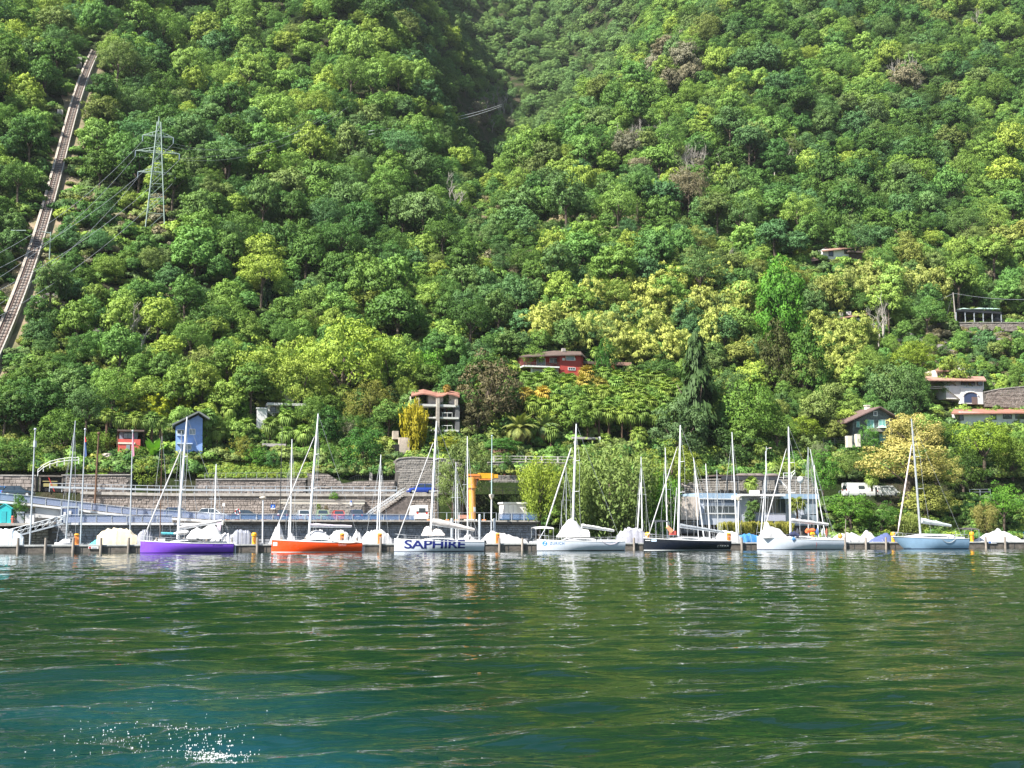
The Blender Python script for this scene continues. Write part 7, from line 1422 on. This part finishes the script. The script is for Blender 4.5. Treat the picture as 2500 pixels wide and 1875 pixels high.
# ---- individual trees and shrubs:  name, label, cx, cy, w, h, Y, meshes, colour
def veg(name, cat, label, cx, cy, w, h, Yv, meshes, colr, group=None, trunk=True, var=.06, reg=True):
    Yg = G(cx, cy + h * .5 + 4).y if cy + h * .5 < 1160 else 999
    Yv = Yg if Yv is None else min(Yv, Yg + 1)
    s = pm(cx, Yv); p = at(cx, cy, Yv); rx = w / 2 * s * 1.0; rz = h / 2 * s * 1.12
    o = tree(name, label, cat, p, rx, rz, meshes, vary(colr, var, .03), group, trunk, ry=rx * .9)
    return o
YB, YG_, GD = (.21, .235, .035), (.27, .36, .055), (.06, .13, .025)
BL = [
 ('copper_beech', 'tree', 'large rounded brownish-purple tree left of the red villa', 1190, 960, 176, 180, 216, DENSE, (.135, .115, .06)),
 ('copper_beech', 'tree', 'dull brown lower tree right of the apartment block', 1165, 1020, 110, 110, 213, DENSE, (.10, .095, .045)),
 ('chestnut_tree', 'tree', 'broad lime-green tree with a domed crown in the left centre, the largest of the slope', 840, 880, 260, 220, 232, FINE, YG_),
 ('chestnut_tree', 'tree', 'lime-green tree merged to the left of the largest dome', 655, 905, 200, 190, 235, FINE, (.25, .33, .055)),
 ('chestnut_tree', 'tree', 'yellow-green tree merged to the right of the largest dome', 955, 895, 150, 170, 236, FINE, (.24, .34, .055)),
 ('chestnut_tree', 'tree', 'lime-green tree behind the white cube villa', 735, 940, 170, 160, 228, FINE, (.25, .33, .06)),
 ('chestnut_tree', 'tree', 'olive-green tree right of the white cube villa', 905, 990, 130, 140, 222, FINE, (.16, .17, .035)),
 ('broadleaf_tree', 'tree', 'rounded mid-green tree with cream tips left of the lime trees', 510, 900, 130, 120, 240, FINE, (.19, .23, .06)),
 ('broadleaf_tree', 'tree', 'big dark green domed tree above the lime trees', 520, 795, 150, 120, 262, FINE, (.07, .14, .03)),
 ('broadleaf_tree', 'tree', 'bright green small-leaved tree behind the apartment block', 1045, 905, 110, 110, 226, DENSE, (.12, .27, .03)),
 ('broadleaf_tree', 'tree', 'yellowish tree on the slope above the copper tree', 905, 745, 130, 90, 262, FINE, (.20, .25, .05)),
 ('broadleaf_tree', 'tree', 'leafy green tree standing in front of the red villa', 1478, 880, 62, 120, 222, DENSE, (.055, .15, .025)),
 ('broadleaf_tree', 'tree', 'low spreading dark-leaved tree right of the red villa annex', 1610, 905, 120, 60, 219, DENSE, (.08, .16, .04)),
 ('poplar_tree', 'tree', 'tall saturated green tree rising above the bamboo at the right', 1900, 745, 150, 230, 258, TALL, (.10, .26, .03)),
 ('poplar_tree', 'tree', 'dark green tree below the tall saturated green one', 1965, 890, 150, 200, 240, TALL, (.075, .16, .025)),
 ('poplar_tree', 'tree', 'dark olive tree between the conifer and the tall green tree', 1900, 880, 110, 190, 236, TALL, (.075, .085, .025)),
 ('spruce_tree', 'conifer', 'tall dark drooping conifer right of the palm grove', 1700, 950, 175, 280, 222, CONIF, (.055, .10, .03)),
 ('cedar_tree', 'conifer', 'narrow dark conifer high in the left wood', 655, 700, 56, 120, 285, CONIF, (.035, .075, .03)),
 ('broadleaf_tree', 'tree', 'large fresh-green layered tree right of the conifer', 1825, 1000, 190, 200, 214, FINE, (.13, .24, .04)),
 ('broadleaf_tree', 'tree', 'dark green tree behind the boathouse terrace', 1790, 1110, 200, 130, 202, DENSE, (.05, .10, .025)),
 ('olive_bush', 'tree', 'grey-green dense rounded tree in front of the conifer', 1655, 1050, 180, 170, 208, DENSE, (.10, .17, .065)),
 ('willow_tree', 'tree', 'yellow-green bushy tree at the water right of the white container', 1318, 1190, 120, 150, 176, WILLOW, (.20, .27, .035)),
 ('willow_tree', 'tree', 'large pale green bushy tree at the water behind the fourth sailboat', 1490, 1195, 230, 240, 178, WILLOW, (.15, .21, .055)),
 ('willow_tree', 'tree', 'olive willow bush left part behind the jib of the fourth sailboat', 1405, 1215, 120, 170, 176, WILLOW, (.13, .19, .045)),
 ('willow_tree', 'tree', 'bushy yellow-green tree above the left end of the boathouse', 1640, 1145, 160, 120, 186, DENSE, (.20, .25, .04)),
 ('willow_tree', 'tree', 'bright green bush left of the boathouse end wall', 1610, 1225, 110, 150, 178, WILLOW, (.09, .22, .025)),
 ('ivy_tree', 'tree', 'olive green overhanging tree left of the yellow crane', 1130, 1155, 160, 190, 185.5, FINE, (.15, .20, .06)),
 ('ivy_tree', 'tree', 'lower hanging foliage of the tree left of the yellow crane', 1105, 1210, 90, 90, 184, FINE, (.12, .17, .05)),
 ('laurel_tree', 'tree', 'dark glossy rounded laurel left of the ruined wall', 885, 1105, 125, 130, 199, DENSE, (.06, .16, .03)),
 ('laurel_tree', 'tree', 'lower laurel bush left of the dark glossy one', 830, 1135, 70, 80, 198.5, DENSE, (.07, .15, .03)),
 ('bamboo_clump', 'bamboo', 'tall golden-yellow clump left of the apartment block', 1010, 1050, 84, 150, 203, PLUME, (.30, .27, .02)),
 ('hedge', 'hedge', 'yellow-green hedge under the apartment block', 1090, 1086, 110, 46, 202, DENSE, (.24, .27, .03)),
 ('laurel_tree', 'tree', 'round glossy bush on the terrace left of the feather palms', 1222, 1088, 110, 40, 201, DENSE, (.07, .18, .035)),
 ('bush', 'bush', 'small clipped round bush hanging over the crane-side wall', 1238, 1120, 28, 34, 196.6, DENSE, (.09, .20, .04)),
 ('golden_tree', 'tree', 'large tree with pale golden-yellow foliage, its crown top, behind the last sailboat', 2225, 1060, 150, 110, 186, FINE, (.46, .40, .13)),
 ('golden_tree', 'tree', 'middle crown of the golden-yellow tree behind the last sailboat', 2215, 1130, 220, 130, 184.5, FINE, (.44, .39, .12)),
 ('golden_tree', 'tree', 'right-hand bough of the golden-yellow tree', 2290, 1150, 110, 110, 185, FINE, (.38, .36, .10)),
 ('golden_tree', 'tree', 'lower bough of the golden-yellow tree over the water', 2260, 1225, 150, 90, 183, FINE, (.32, .34, .08)),
 ('lime_tree', 'tree', 'bright yellow-green tree right of the golden one', 2400, 1075, 160, 130, 197, FINE, (.20, .29, .03)),
 ('lime_tree', 'tree', 'yellow-green lower tree at the right edge', 2470, 1120, 110, 110, 197, FINE, (.15, .23, .035)),
 ('broadleaf_tree', 'tree', 'dark shaded tree between the golden and the yellow-green tree', 2350, 1150, 120, 130, 194, DENSE, (.06, .11, .02)),
 ('bush', 'bush', 'bright green bush on the shore near the right edge', 2450, 1225, 100, 90, 180, DENSE, (.12, .27, .03)),
 ('bush', 'bush', 'brownish-green bush on the shore left of the bright one', 2405, 1262, 70, 70, 178, WILLOW, (.22, .21, .06)),
 ('broadleaf_tree', 'tree', 'rounded grey-green tree above the stone chalet', 2180, 945, 160, 160, 214, FINE, (.11, .19, .06)),
 ('broadleaf_tree', 'tree', 'dark green rounded tree left of the hillside villa', 2235, 965, 90, 110, 210, DENSE, (.07, .14, .035)),
 ('broadleaf_tree', 'tree', 'yellow-green tree above the hillside villa at its left', 2230, 875, 120, 90, 226, FINE, (.19, .26, .03)),
 ('bush', 'bush', 'dense green shore bush right of the boathouse', 2075, 1246, 130, 84, 181, DENSE, (.10, .22, .025)),
 ('bush', 'bush', 'darker shore bush below the white caravan', 2150, 1262, 120, 66, 180, DENSE, (.07, .16, .025)),
 ('bush', 'bush', 'leafy green bush above the boathouse right end', 2008, 1150, 90, 110, 189.6, DENSE, (.09, .22, .03)),
 ('bush', 'bush', 'grey-leaved bush left of the gate pillars', 2000, 1110, 50, 60, 197, WILLOW, (.15, .18, .09)),
 ('bush', 'bush', 'yellow-green bush above the masts left of the gate pillars', 1960, 1045, 110, 60, 205, DENSE, (.20, .27, .03)),
 ('bush', 'bush', 'pale willow-like bush at the bow of the last sailboat', 2225, 1278, 90, 55, 178, WILLOW, (.19, .24, .06)),
 ('broadleaf_tree', 'tree', 'creeper-covered tree on the front of the stone chalet', 2118, 1075, 56, 80, 201, DENSE, (.10, .23, .04)),
 ('bush', 'bush', 'mixed green bush below the stone chalet', 2090, 1130, 120, 80, 197, FINE, (.13, .20, .045)),
 ('broadleaf_tree', 'tree', 'dark tree mass at the far left above the railing', 60, 1000, 170, 160, 214, FINE, (.05, .12, .03)),
 ('broadleaf_tree', 'tree', 'green tree above the far left wall', 150, 1060, 130, 130, 206, FINE, (.11, .20, .035)),
 ('broadleaf_tree', 'tree', 'rounded tree over the left end of the wall', 30, 1110, 120, 90, 200, DENSE, (.10, .19, .04)),
 ('bush', 'bush', 'light green bush over the middle of the left wall', 95, 1130, 90, 60, 199, DENSE, (.12, .22, .04)),
 ('bush', 'bush', 'yellow-green tall bush between the pale rocks and the red cottage', 240, 1085, 80, 70, 203, WILLOW, (.15, .24, .04)),
 ('bush', 'bush', 'large yellow-green bush below the banana plant', 362, 1160, 100, 90, 197.5, DENSE, (.17, .24, .035)),
 ('bush', 'bush', 'dark clipped bush left of the grass bank', 440, 1150, 70, 90, 197.3, DENSE, (.06, .15, .03)),
 ('bush', 'bush', 'round olive bush above the grass bank', 585, 1100, 74, 76, 201, DENSE, (.17, .18, .03)),
 ('bush', 'bush', 'bright green bush beside the round olive one', 620, 1120, 66, 60, 200, DENSE, (.10, .24, .03)),
 ('bush', 'bush', 'dark green bush in the middle above the grass bank', 660, 1125, 60, 56, 199.6, DENSE, (.06, .16, .04)),
 ('bush', 'bush', 'leafy bush left of the laurels', 790, 1110, 70, 60, 201, DENSE, (.10, .20, .035)),
 ('broadleaf_tree', 'tree', 'dark green tree between the mast of the orange sailboat and the laurels', 800, 1045, 90, 110, 210, DENSE, (.06, .15, .03)),
 ('broadleaf_tree', 'tree', 'grey twiggy tree behind the laurels', 850, 1060, 60, 70, 208, DENSE, (.16, .16, .10)),
 ('broadleaf_tree', 'tree', 'green tree on the bank left of the white cube villa', 585, 1000, 60, 80, 214, DENSE, (.09, .20, .03)),
 ('broadleaf_tree', 'tree', 'dark tree above the white cube villa', 620, 950, 110, 80, 224, DENSE, (.06, .15, .03)),
 ('broadleaf_tree', 'tree', 'leafy tree hiding the right half of the blue house', 496, 1078, 50, 80, 201, DENSE, (.12, .22, .04)),
 ('broadleaf_tree', 'tree', 'leafy tree in front of the white cube villa', 704, 1008, 60, 60, 208, DENSE, (.12, .24, .04)),
 ('bush', 'bush', 'low bush in front of the red cottage', 338, 1108, 40, 36, 199, DENSE, (.12, .22, .04)),
 ('bush', 'bush', 'leafy shoot of greenery on the ramp kiosk at the left', 48, 1240, 40, 70, 174.5, DENSE, (.09, .20, .04)),
 ('bush', 'bush', 'small round bush in front of the ashlar bay above the green car', 778, 1238, 17, 18, 185.8, DENSE, (.16, .24, .04)),
 ('bush', 'bush', 'dry brown bush beside the small round one', 797, 1242, 13, 18, 185.8, DENSE, (.18, .14, .08)),
 ('bush', 'bush', 'small green bush growing out of the wall coping', 815, 1212, 24, 22, 187.0, DENSE, (.12, .26, .03)),
 ('agave', 'plant', 'spiky pale plant on the terrace wall right of the crane', 1280, 1150, 30, 30, 196.4, WILLOW, (.22, .26, .18)),
 ('climber', 'plant', 'narrow ivy column beside the white arbour', 1362, 1092, 22, 44, 203.5, DENSE, (.08, .20, .04)),
 ('bush', 'bush', 'light green bush right of the ivy column', 1378, 1098, 28, 36, 202.8, DENSE, (.16, .28, .04)),
]
for name, cat, label, cx, cy, w, h, Yv, ms, c in BL: veg(name, cat, label, cx, cy, w, h, Yv, ms, c)
for (a, b, c, d, Yv) in ((1285, 930, 1630, 1085, 203), (1225, 1020, 1370, 1080, 201), (265, 1020, 520, 1100, 203), (1680, 850, 1730, 1060, 210), (1130, 900, 1250, 1030, 208), (760, 810, 920, 950, 222), (1030, 1065, 1110, 1078, 203), (1860, 670, 1950, 820, 240), (480, 1124, 755, 1168, 203), (1440, 1000, 1640, 1085, 208), (2200, 820, 2500, 885, 226), (2400, 880, 2500, 990, 212), (2150, 1030, 2330, 1240, 186), (1455, 850, 1500, 930, 214)): protect(a, b, c, d, Yv)
# bamboo stands
rb = random.Random(31)
for grp, label, spots, colr in (
  ('bamboo clumps above the red villa', 'feathery yellow-green bamboo clump in the stand above the red villa', [(1345, 775), (1395, 765), (1440, 735), (1470, 800), (1500, 740), (1545, 715), (1535, 790), (1590, 740), (1600, 810), (1640, 700), (1655, 770), (1700, 680), (1700, 745), (1750, 690), (1765, 760), (1730, 820), (1620, 850), (1560, 850), (1500, 840), (1420, 820), (1310, 800), (1790, 800), (1815, 740), (1680, 850)], (.40, .44, .11)),
  ('bamboo clumps at the left', 'bright lemon-yellow bamboo plume above the left palms', [(372, 985), (410, 965), (440, 985), (395, 1000), (455, 965)], (.36, .40, .03)),
  ('bamboo clumps at the upper right', 'olive bamboo clump on the slope below the hill cottage', [(2015, 720), (2060, 705), (2110, 715), (2160, 700), (2210, 705), (2250, 700), (2290, 700), (2120, 690)], (.32, .36, .10)),
  ('bamboo clumps right of the tall green tree', 'pale yellow-olive clump on the slope right of the tall green tree', [(1990, 800), (2040, 830), (2080, 860), (2020, 870), (2100, 810), (2060, 910)], (.36, .41, .10))):
    for cx, cy in spots:
        w = rb.uniform(72, 98) * (1 if cx > 600 else .8); h = rb.uniform(90, 120) * (1 if cx > 600 else .7)
        veg('bamboo_clump', 'bamboo', label, cx + rb.uniform(-6, 6), cy + rb.uniform(-6, 6), w * 1.15, h, None, BAMB, colr, grp, False, .10)
protect(1340, 700, 1790, 860, 225)
# grasses in front of the boathouse
for i in range(17):
    px = 1762 + i * 10.4; veg('ornamental_grass', 'grass tuft', 'arching yellow-green grass tuft in the row before the boathouse', px, 1288 - (i % 3), 26, 30, 175.5, PLUME, (.27, .27, .05), 'grass tufts before the boathouse', False)
# bare, grey trees
def bare_mesh(seed):
    r = random.Random(seed); m = MB()
    def br(p, d, l, w, lv):
        q = p + d * l; m.tube([p, p.lerp(q, .5) + Vector((r.uniform(-.05, .05), r.uniform(-.05, .05), 0)) * l, q], [w, w * .8, w * .55], 4)
        if lv:
            for _ in range(3 if lv > 1 else 4): dd = (d + Vector((r.uniform(-.8, .8), r.uniform(-.8, .8), r.uniform(-.1, .5)))).normalized(); br(p.lerp(q, r.uniform(.5, 1)), dd, l * r.uniform(.5, .75), w * .5, lv - 1)
    br(Vector((0, 0, 0)), Vector((.03, 0, 1)), .42, .022, 3); return m.mesh('branches', bark_pale)
BARE = [bare_mesh(i) for i in range(3)]
for cx, cy, nn, sx, sy, l in ((1205, 265, 24, 40, 30, 'bare grey tree in the dead patch below the two bright cables'), (2205, 190, 22, 34, 26, 'bare grey tree in the dead patch high on the right slope'), (1560, 360, 16, 40, 20, 'bare grey tree high on the right slope near its middle'), (1915, 400, 8, 30, 24, 'bare grey trunk above the scrub at the right'), (1690, 420, 18, 34, 30, 'bare grey trunk on the scrubby clearing right of the centre'), (1790, 665, 1, 2, 2, 'bare white-branched tree above the bamboo'), (1110, 480, 6, 30, 30, 'slim bare tree in the middle clearing'), (2400, 65, 5, 24, 14, 'bare grey tree near the top right corner'), (470, 130, 2, 14, 10, 'bare tree high on the left slope'), (310, 850, 4, 30, 14, 'bare pale-branched tree in the dark hollow at the lower left'), (2150, 820, 3, 20, 18, 'bare twiggy tree beside the olive clumps')):
    for k in range(nn):
        p = G(cx + rb.gauss(0, sx * .6), cy + 20 + rb.gauss(0, sy * .6)); t = thing('bare_tree', l, 'bare tree', p, 0, l.replace('bare', 'bare', 1) + ' group' if nn > 1 else None); o = put('branches', rb.choice(BARE), t); s = rb.uniform(9, 14); o.scale = (s, s, s); o.rotation_euler = (0, 0, rb.random() * 6)
# grass bank
def bank():
    m = MB(); nx = 40; rows = []
    for j in range(7):
        u = j / 6; row = []
        for i in range(nx + 1):
            px = 486 + (752 - 486) * i / nx; top = 1172 - (44 + 10 * math.sin(i * .22)) * u; Yv = 195.9 + 5.2 * u; p = at(px, top, Yv); p.z += .35 + .2 * math.sin(i * 1.7 + j) * u; row.append(tuple(p))
        rows.append(row)
    m.loft(rows, closed=False, caps=False); solo('grass_bank', m, mat('mown_grass', (.15, .24, .04), .95, .0, 1.2, c2=(.22, .25, .07), bump=1, bs=6), 'sunlit green grass bank above the low rubble wall', 'grass bank', kind='structure')
bank()
gt = []
for k in range(900):
    px = rb.uniform(486, 752); u = rb.random(); p = at(px, 1166 - 46 * u, 195.9 + 5.2 * u); r = rb.uniform(.25, .6); gt.append((p, (r, r, r * 1.1), vary((.19, .27, .045), .25, .2)))
for k in range(260):
    px = rb.uniform(165, 262); u = rb.random(); p = at(px, 1160 - 18 * u, 196.2 + 2 * u); r = rb.uniform(.2, .45); gt.append((p, (r, r, r), vary((.17, .27, .045), .25, .2)))
GRASS_ITEMS = gt

# ================================================================ THE AIR
m = MB(); m.box(-620, 1500, -60, 1440, -8, 1500)
hz_ = bpy.data.materials.new('pale_air'); hz_.use_nodes = True; t_ = hz_.node_tree; t_.nodes.remove(t_.nodes['Principled BSDF'])
pv = t_.nodes.new('ShaderNodeVolumePrincipled'); pv.inputs['Color'].default_value = (.86, .93, 1, 1); pv.inputs['Density'].default_value = .00006; pv.inputs['Anisotropy'].default_value = .2
t_.links.new(pv.outputs[0], t_.nodes['Material Output'].inputs['Volume'])
solo('haze', m, hz_, 'thin pale summer air over the lake and hillside', 'haze', kind='stuff')
# ================================================================ FOREST
MID = (.135, .245, .052); DARK = (.075, .155, .034); LIME = (.225, .330, .065); GREYG = (.140, .200, .060); OLIVE = (.190, .235, .06); BLUEG = (.100, .190, .060)
def funi_mask(x, y): return abs(x - float(np.polyval(_cy, y)))
def blocked(p, r):
    px, py, z = proj(p); rp = r / z * F
    for a, b, c, d, Y in PROT:
        if p[1] < Y + 1 and px + rp * .8 > a and px - rp * .8 < c and py + rp * .75 > b and py - rp * .7 < d: return True
    return False
def scrub(x, y, px, py):    # places where the wood thins out to scrub
    s = 0
    for cx, cy, rx, ry in ((300, 560, 150, 110), (170, 640, 90, 120), (1180, 520, 90, 100), (1260, 650, 120, 50), (1500, 570, 260, 40), (1230, 250, 60, 60), (2340, 850, 190, 70), (2440, 930, 80, 60), (350, 740, 120, 50), (1720, 420, 60, 50), (1780, 640, 120, 40), (2250, 690, 240, 30)):
        s = max(s, 1 - math.hypot((px - cx) / rx, (py - cy) / ry))
    return s
def tone(x, y, px, py):
    n = float(fbm(np.array([x / 30.]), np.array([y / 38.]), 31, 2)[0]); r = rnd.random()
    if y > 600 and 1050 < px < 1560: return vary((.15, .25, .08), .12)  # far ravine wall: distance haze put into the leaf colour as a paler green
    for cx, cy, q in ((1205, 265, 70), (1560, 350, 60), (1690, 430, 70), (2205, 190, 50), (1650, 150, 60), (1480, 90, 50)):
        if math.hypot(px - cx, py - cy) < q and r < .55: return vary((.20, .185, .12), .15)
    if py > 560 and px > 1300: base_ = [MID, LIME, OLIVE, MID, BLUEG][int(r * 5)]
    elif n > .22: base_ = LIME if r < .5 else MID
    elif n < -.25: base_ = DARK if r < .55 else BLUEG
    else: base_ = [MID, MID, MID, BLUEG, LIME, DARK, GREYG][int(r * 7)]
    return vary(base_, .2, .2)
cand = []
def sample_forest():
    cells = {}
    N = 60000; rg = np.random.RandomState(17)
    yy = 203 + (1350 - 203) * rg.rand(N) ** 1.25; xx = .345 * yy + (rg.rand(N) * 2 - 1) * (.52 * yy + 14)
    zz = H(xx, yy); out = []
    for x, y, z in zip(xx, yy, zz):
        r = rnd.uniform(3.0, 6.6)
        if y < 232: r *= .62
        elif y < 280: r *= .85
        px, py, d = proj((x, y, z + r))
        if px < -90 or px > 2590 or py < -220: continue
        s = scrub(x, y, px, py)
        if s > .05:
            r *= .55
            if rnd.random() < s: continue
        if funi_mask(x, y) < r * .8 + 2.0 and y < yb - 4: continue
        sp = r * .98; cx, cy = int(x / 6), int(y / 6); ok = True
        for i in range(-2, 3):
            for j in range(-2, 3):
                for (qx, qy, qr) in cells.get((cx + i, cy + j), ()):
                    if (qx - x) ** 2 + (qy - y) ** 2 < ((sp + qr) * .5 * 1.12) ** 2: ok = False; break
                if not ok: break
            if not ok: break
        if not ok: continue
        cells.setdefault((cx, cy), []).append((x, y, sp))
        hz = r * rnd.uniform(.85, 1.2); th = r * rnd.uniform(.3, 1.5)
        p = Vector((x, y, z + th + hz * .55))
        if blocked(p, r): continue
        px, py, d = proj(p)
        out.append((r / d, x, y, p, r, hz, px, py))
    return out
cand = sample_forest(); cand.sort(key=lambda c: -c[0])
print('forest trees', len(cand))
LAND = [(10, 780, 'the lower cable railway', 45), (130, 430, 'the middle of the cable railway', 45), (225, 130, 'the top of the cable railway', 50), (382, 420, 'the lattice pylon', 60), (230, 800, 'the dark rocky hollow at the lower left', 60), (640, 700, 'the narrow dark conifer', 50), (830, 860, 'the largest lime-green dome', 120), (520, 800, 'the big dark green domed tree', 60), (1020, 320, 'the two bright sagging cables', 90), (1180, 960, 'the brownish-purple tree', 80), (1345, 890, 'the red villa', 80), (1560, 770, 'the yellow bamboo stand', 130), (1900, 745, 'the tall saturated green tree', 80), (2045, 615, 'the hill cottage', 50), (2390, 775, 'the black terrace shelter', 60), (2330, 930, 'the hillside villa', 80), (2120, 1030, 'the stone chalet', 60), (455, 1060, 'the blue house', 50), (318, 1080, 'the red cottage', 40), (660, 1010, 'the white cube villa', 50), (1062, 1010, 'the apartment block', 60), (1705, 940, 'the tall drooping conifer', 60), (1800, 380, 'the bare-trunked clearing at the upper right', 80), (1210, 200, 'the ravine in the middle of the slope', 100), (2205, 190, 'the dead grey patch at the upper right', 60), (700, 150, 'the upper left slope', 900), (1800, 100, 'the upper right ridge', 900), (1150, 560, 'the slim bare trees of the middle clearing', 70), (2240, 1130, 'the golden-yellow tree', 100)]
def zone(px, py, y):
    best = min(LAND, key=lambda l: math.hypot(l[0] - px, l[1] - py) - (0 if l[3] < 900 else -260)); dx, dy = px - best[0], py - best[1]; k = best[2]
    if best[3] >= 900: w = 'high on ' + k
    elif math.hypot(dx, dy) < best[3]: w = 'right beside ' + k
    elif abs(dx) > abs(dy): w = ('to the right of ' if dx > 0 else 'to the left of ') + k
    else: w = ('below ' if dy > 0 else 'above ') + k
    return w, w
NIND = 300; inview = 0; rest = []
def toneword(c):
    g = c[1]
    return 'dark green' if g < .16 else 'yellowish green' if c[0] > .155 else 'mid green'
for s, x, y, p, r, hz, px, py in cand:
    c = tone(x, y, px, py)
    if inview < NIND and -20 < px < 2520 and -10 < py < 1250:
        z1, z2 = zone(px, py, y); w = toneword(c)
        tree('broadleaf_tree', '%s broadleaf tree %s' % (w, z1), 'tree', p, r, hz * 1.1, BROAD + FINE, c, group='%s broadleaf trees %s' % (w, z2), ry=r * rnd.uniform(.85, 1.15), th=hz)
        inview += 1
    else: rest.append((x, y, p, r, hz, c))

def scatter(name, label, cat, items, meshes, dz=0.):
    """one object whose points carry plants (position, size, colour)"""
    n = len(items); me = bpy.data.meshes.new(name); me.vertices.add(n)
    me.vertices.foreach_set('co', np.array([tuple(i[0]) for i in items], np.float32).ravel())
    a = me.attributes.new('psize', 'FLOAT_VECTOR', 'POINT'); a.data.foreach_set('vector', np.array([i[1] for i in items], np.float32).ravel())
    a = me.attributes.new('tcol', 'FLOAT_VECTOR', 'POINT'); a.data.foreach_set('vector', np.array([i[2] for i in items], np.float32).ravel())
    a = me.attributes.new('pick', 'INT', 'POINT'); a.data.foreach_set('value', np.array([k % len(meshes) for k in range(n)], np.int32))
    a = me.attributes.new('rotz', 'FLOAT', 'POINT'); a.data.foreach_set('value', np.random.RandomState(5).rand(n).astype(np.float32) * 6.28)
    o = put(name, me); o['kind'] = 'stuff'; o['label'] = label; o['category'] = cat
    ng = bpy.data.node_groups.new(name + '_plants', 'GeometryNodeTree'); ng.interface.new_socket('Geometry', in_out='INPUT', socket_type='NodeSocketGeometry'); ng.interface.new_socket('Geometry', in_out='OUTPUT', socket_type='NodeSocketGeometry')
    N = ng.nodes; Lk = ng.links; gi = N.new('NodeGroupInput'); go = N.new('NodeGroupOutput')
    join = N.new('GeometryNodeGeometryToInstance')
    for m in meshes:
        src = bpy.data.objects.new('plant_source', m); oi = N.new('GeometryNodeObjectInfo'); oi.inputs['Object'].default_value = src; oi.inputs['As Instance'].default_value = True
        Lk.new(oi.outputs['Geometry'], join.inputs[0])
    j2 = N.new('GeometryNodeJoinGeometry')
    for nd in [q for q in N if q.bl_idname == 'GeometryNodeObjectInfo']:
        Lk.new(nd.outputs['Geometry'], j2.inputs[0])
    N.remove(join)
    ip = N.new('GeometryNodeInstanceOnPoints'); Lk.new(gi.outputs[0], ip.inputs['Points']); Lk.new(j2.outputs[0], ip.inputs['Instance']); ip.inputs['Pick Instance'].default_value = True
    def na(nm, ty):
        q = N.new('GeometryNodeInputNamedAttribute'); q.data_type = ty; q.inputs[0].default_value = nm; return q.outputs[0]
    Lk.new(na('pick', 'INT'), ip.inputs['Instance Index']); Lk.new(na('psize', 'FLOAT_VECTOR'), ip.inputs['Scale'])
    cx = N.new('ShaderNodeCombineXYZ'); Lk.new(na('rotz', 'FLOAT'), cx.inputs[2])
    Lk.new(cx.outputs[0], ip.inputs['Rotation']); Lk.new(ip.outputs[0], go.inputs[0])
    md = o.modifiers.new('plants', 'NODES'); md.node_group = ng
    return o
scatter('forest', 'continuous broadleaf forest covering the upper hillside', 'forest', [(p, (r, r, hz * 1.1), c) for x, y, p, r, hz, c in rest], BROAD + FINE + TALL[:1])
# undergrowth between the trees
def undergrowth():
    rg = np.random.RandomState(23); N = 26000; yy = 197.5 + (640 - 197.5) * rg.rand(N) ** 1.7; xx = .345 * yy + (rg.rand(N) * 2 - 1) * (.52 * yy + 8); zz = H(xx, yy); it = []
    for x, y, z in zip(xx, yy, zz):
        if funi_mask(x, y) < 2.4: continue
        r = rnd.uniform(.8, 2.3) * (1.0 if y < 260 else 1.35); p = Vector((x, y, z + r * .25)); px, py, d = proj(p)
        if px < -60 or px > 2560 or py < -150: continue
        if any(a < px < c and b < py < dd and y < Y for a, b, c, dd, Y in PROT): continue
        s = scrub(x, y, px, py); 
        if y > 300 and s < .02 and rnd.random() < .45: continue
        c = vary(rnd.choice([MID, GREYG, OLIVE, LIME, DARK]) if s > .05 or y < 260 else rnd.choice([DARK, MID, GREYG]), .25, .2)
        if s > .1 and rnd.random() < .35: c = vary((.20, .18, .11), .2)
        it.append((p, (r, r, r * rnd.uniform(.7, 1.2)), c))
    for k in range(1500):
        y = 178.2 + 9 * rg.rand(); x = DECKX1 + 1 + rg.rand() * (X(2640, 183) - DECKX1); z = h1(x, y); r = rnd.uniform(.5, 1.5); p = Vector((x, y, z + r * .3)); px, py, d = proj(p)
        if 1655 < px < 2000 or (2050 < px < 2200 and y > 185): continue
        it.append((p, (r, r, r), vary(rnd.choice([MID, DARK, LIME, GREYG]), .25, .2)))
    scatter('undergrowth', 'low scrub and undergrowth between the trees of the hillside', 'undergrowth', it, BUSH); print('undergrowth', len(it))
undergrowth()
if 'GRASS_ITEMS' in globals(): scatter('tall_grass', 'tufts of grass and weeds on the banks above the road walls', 'grass', GRASS_ITEMS, BUSH)
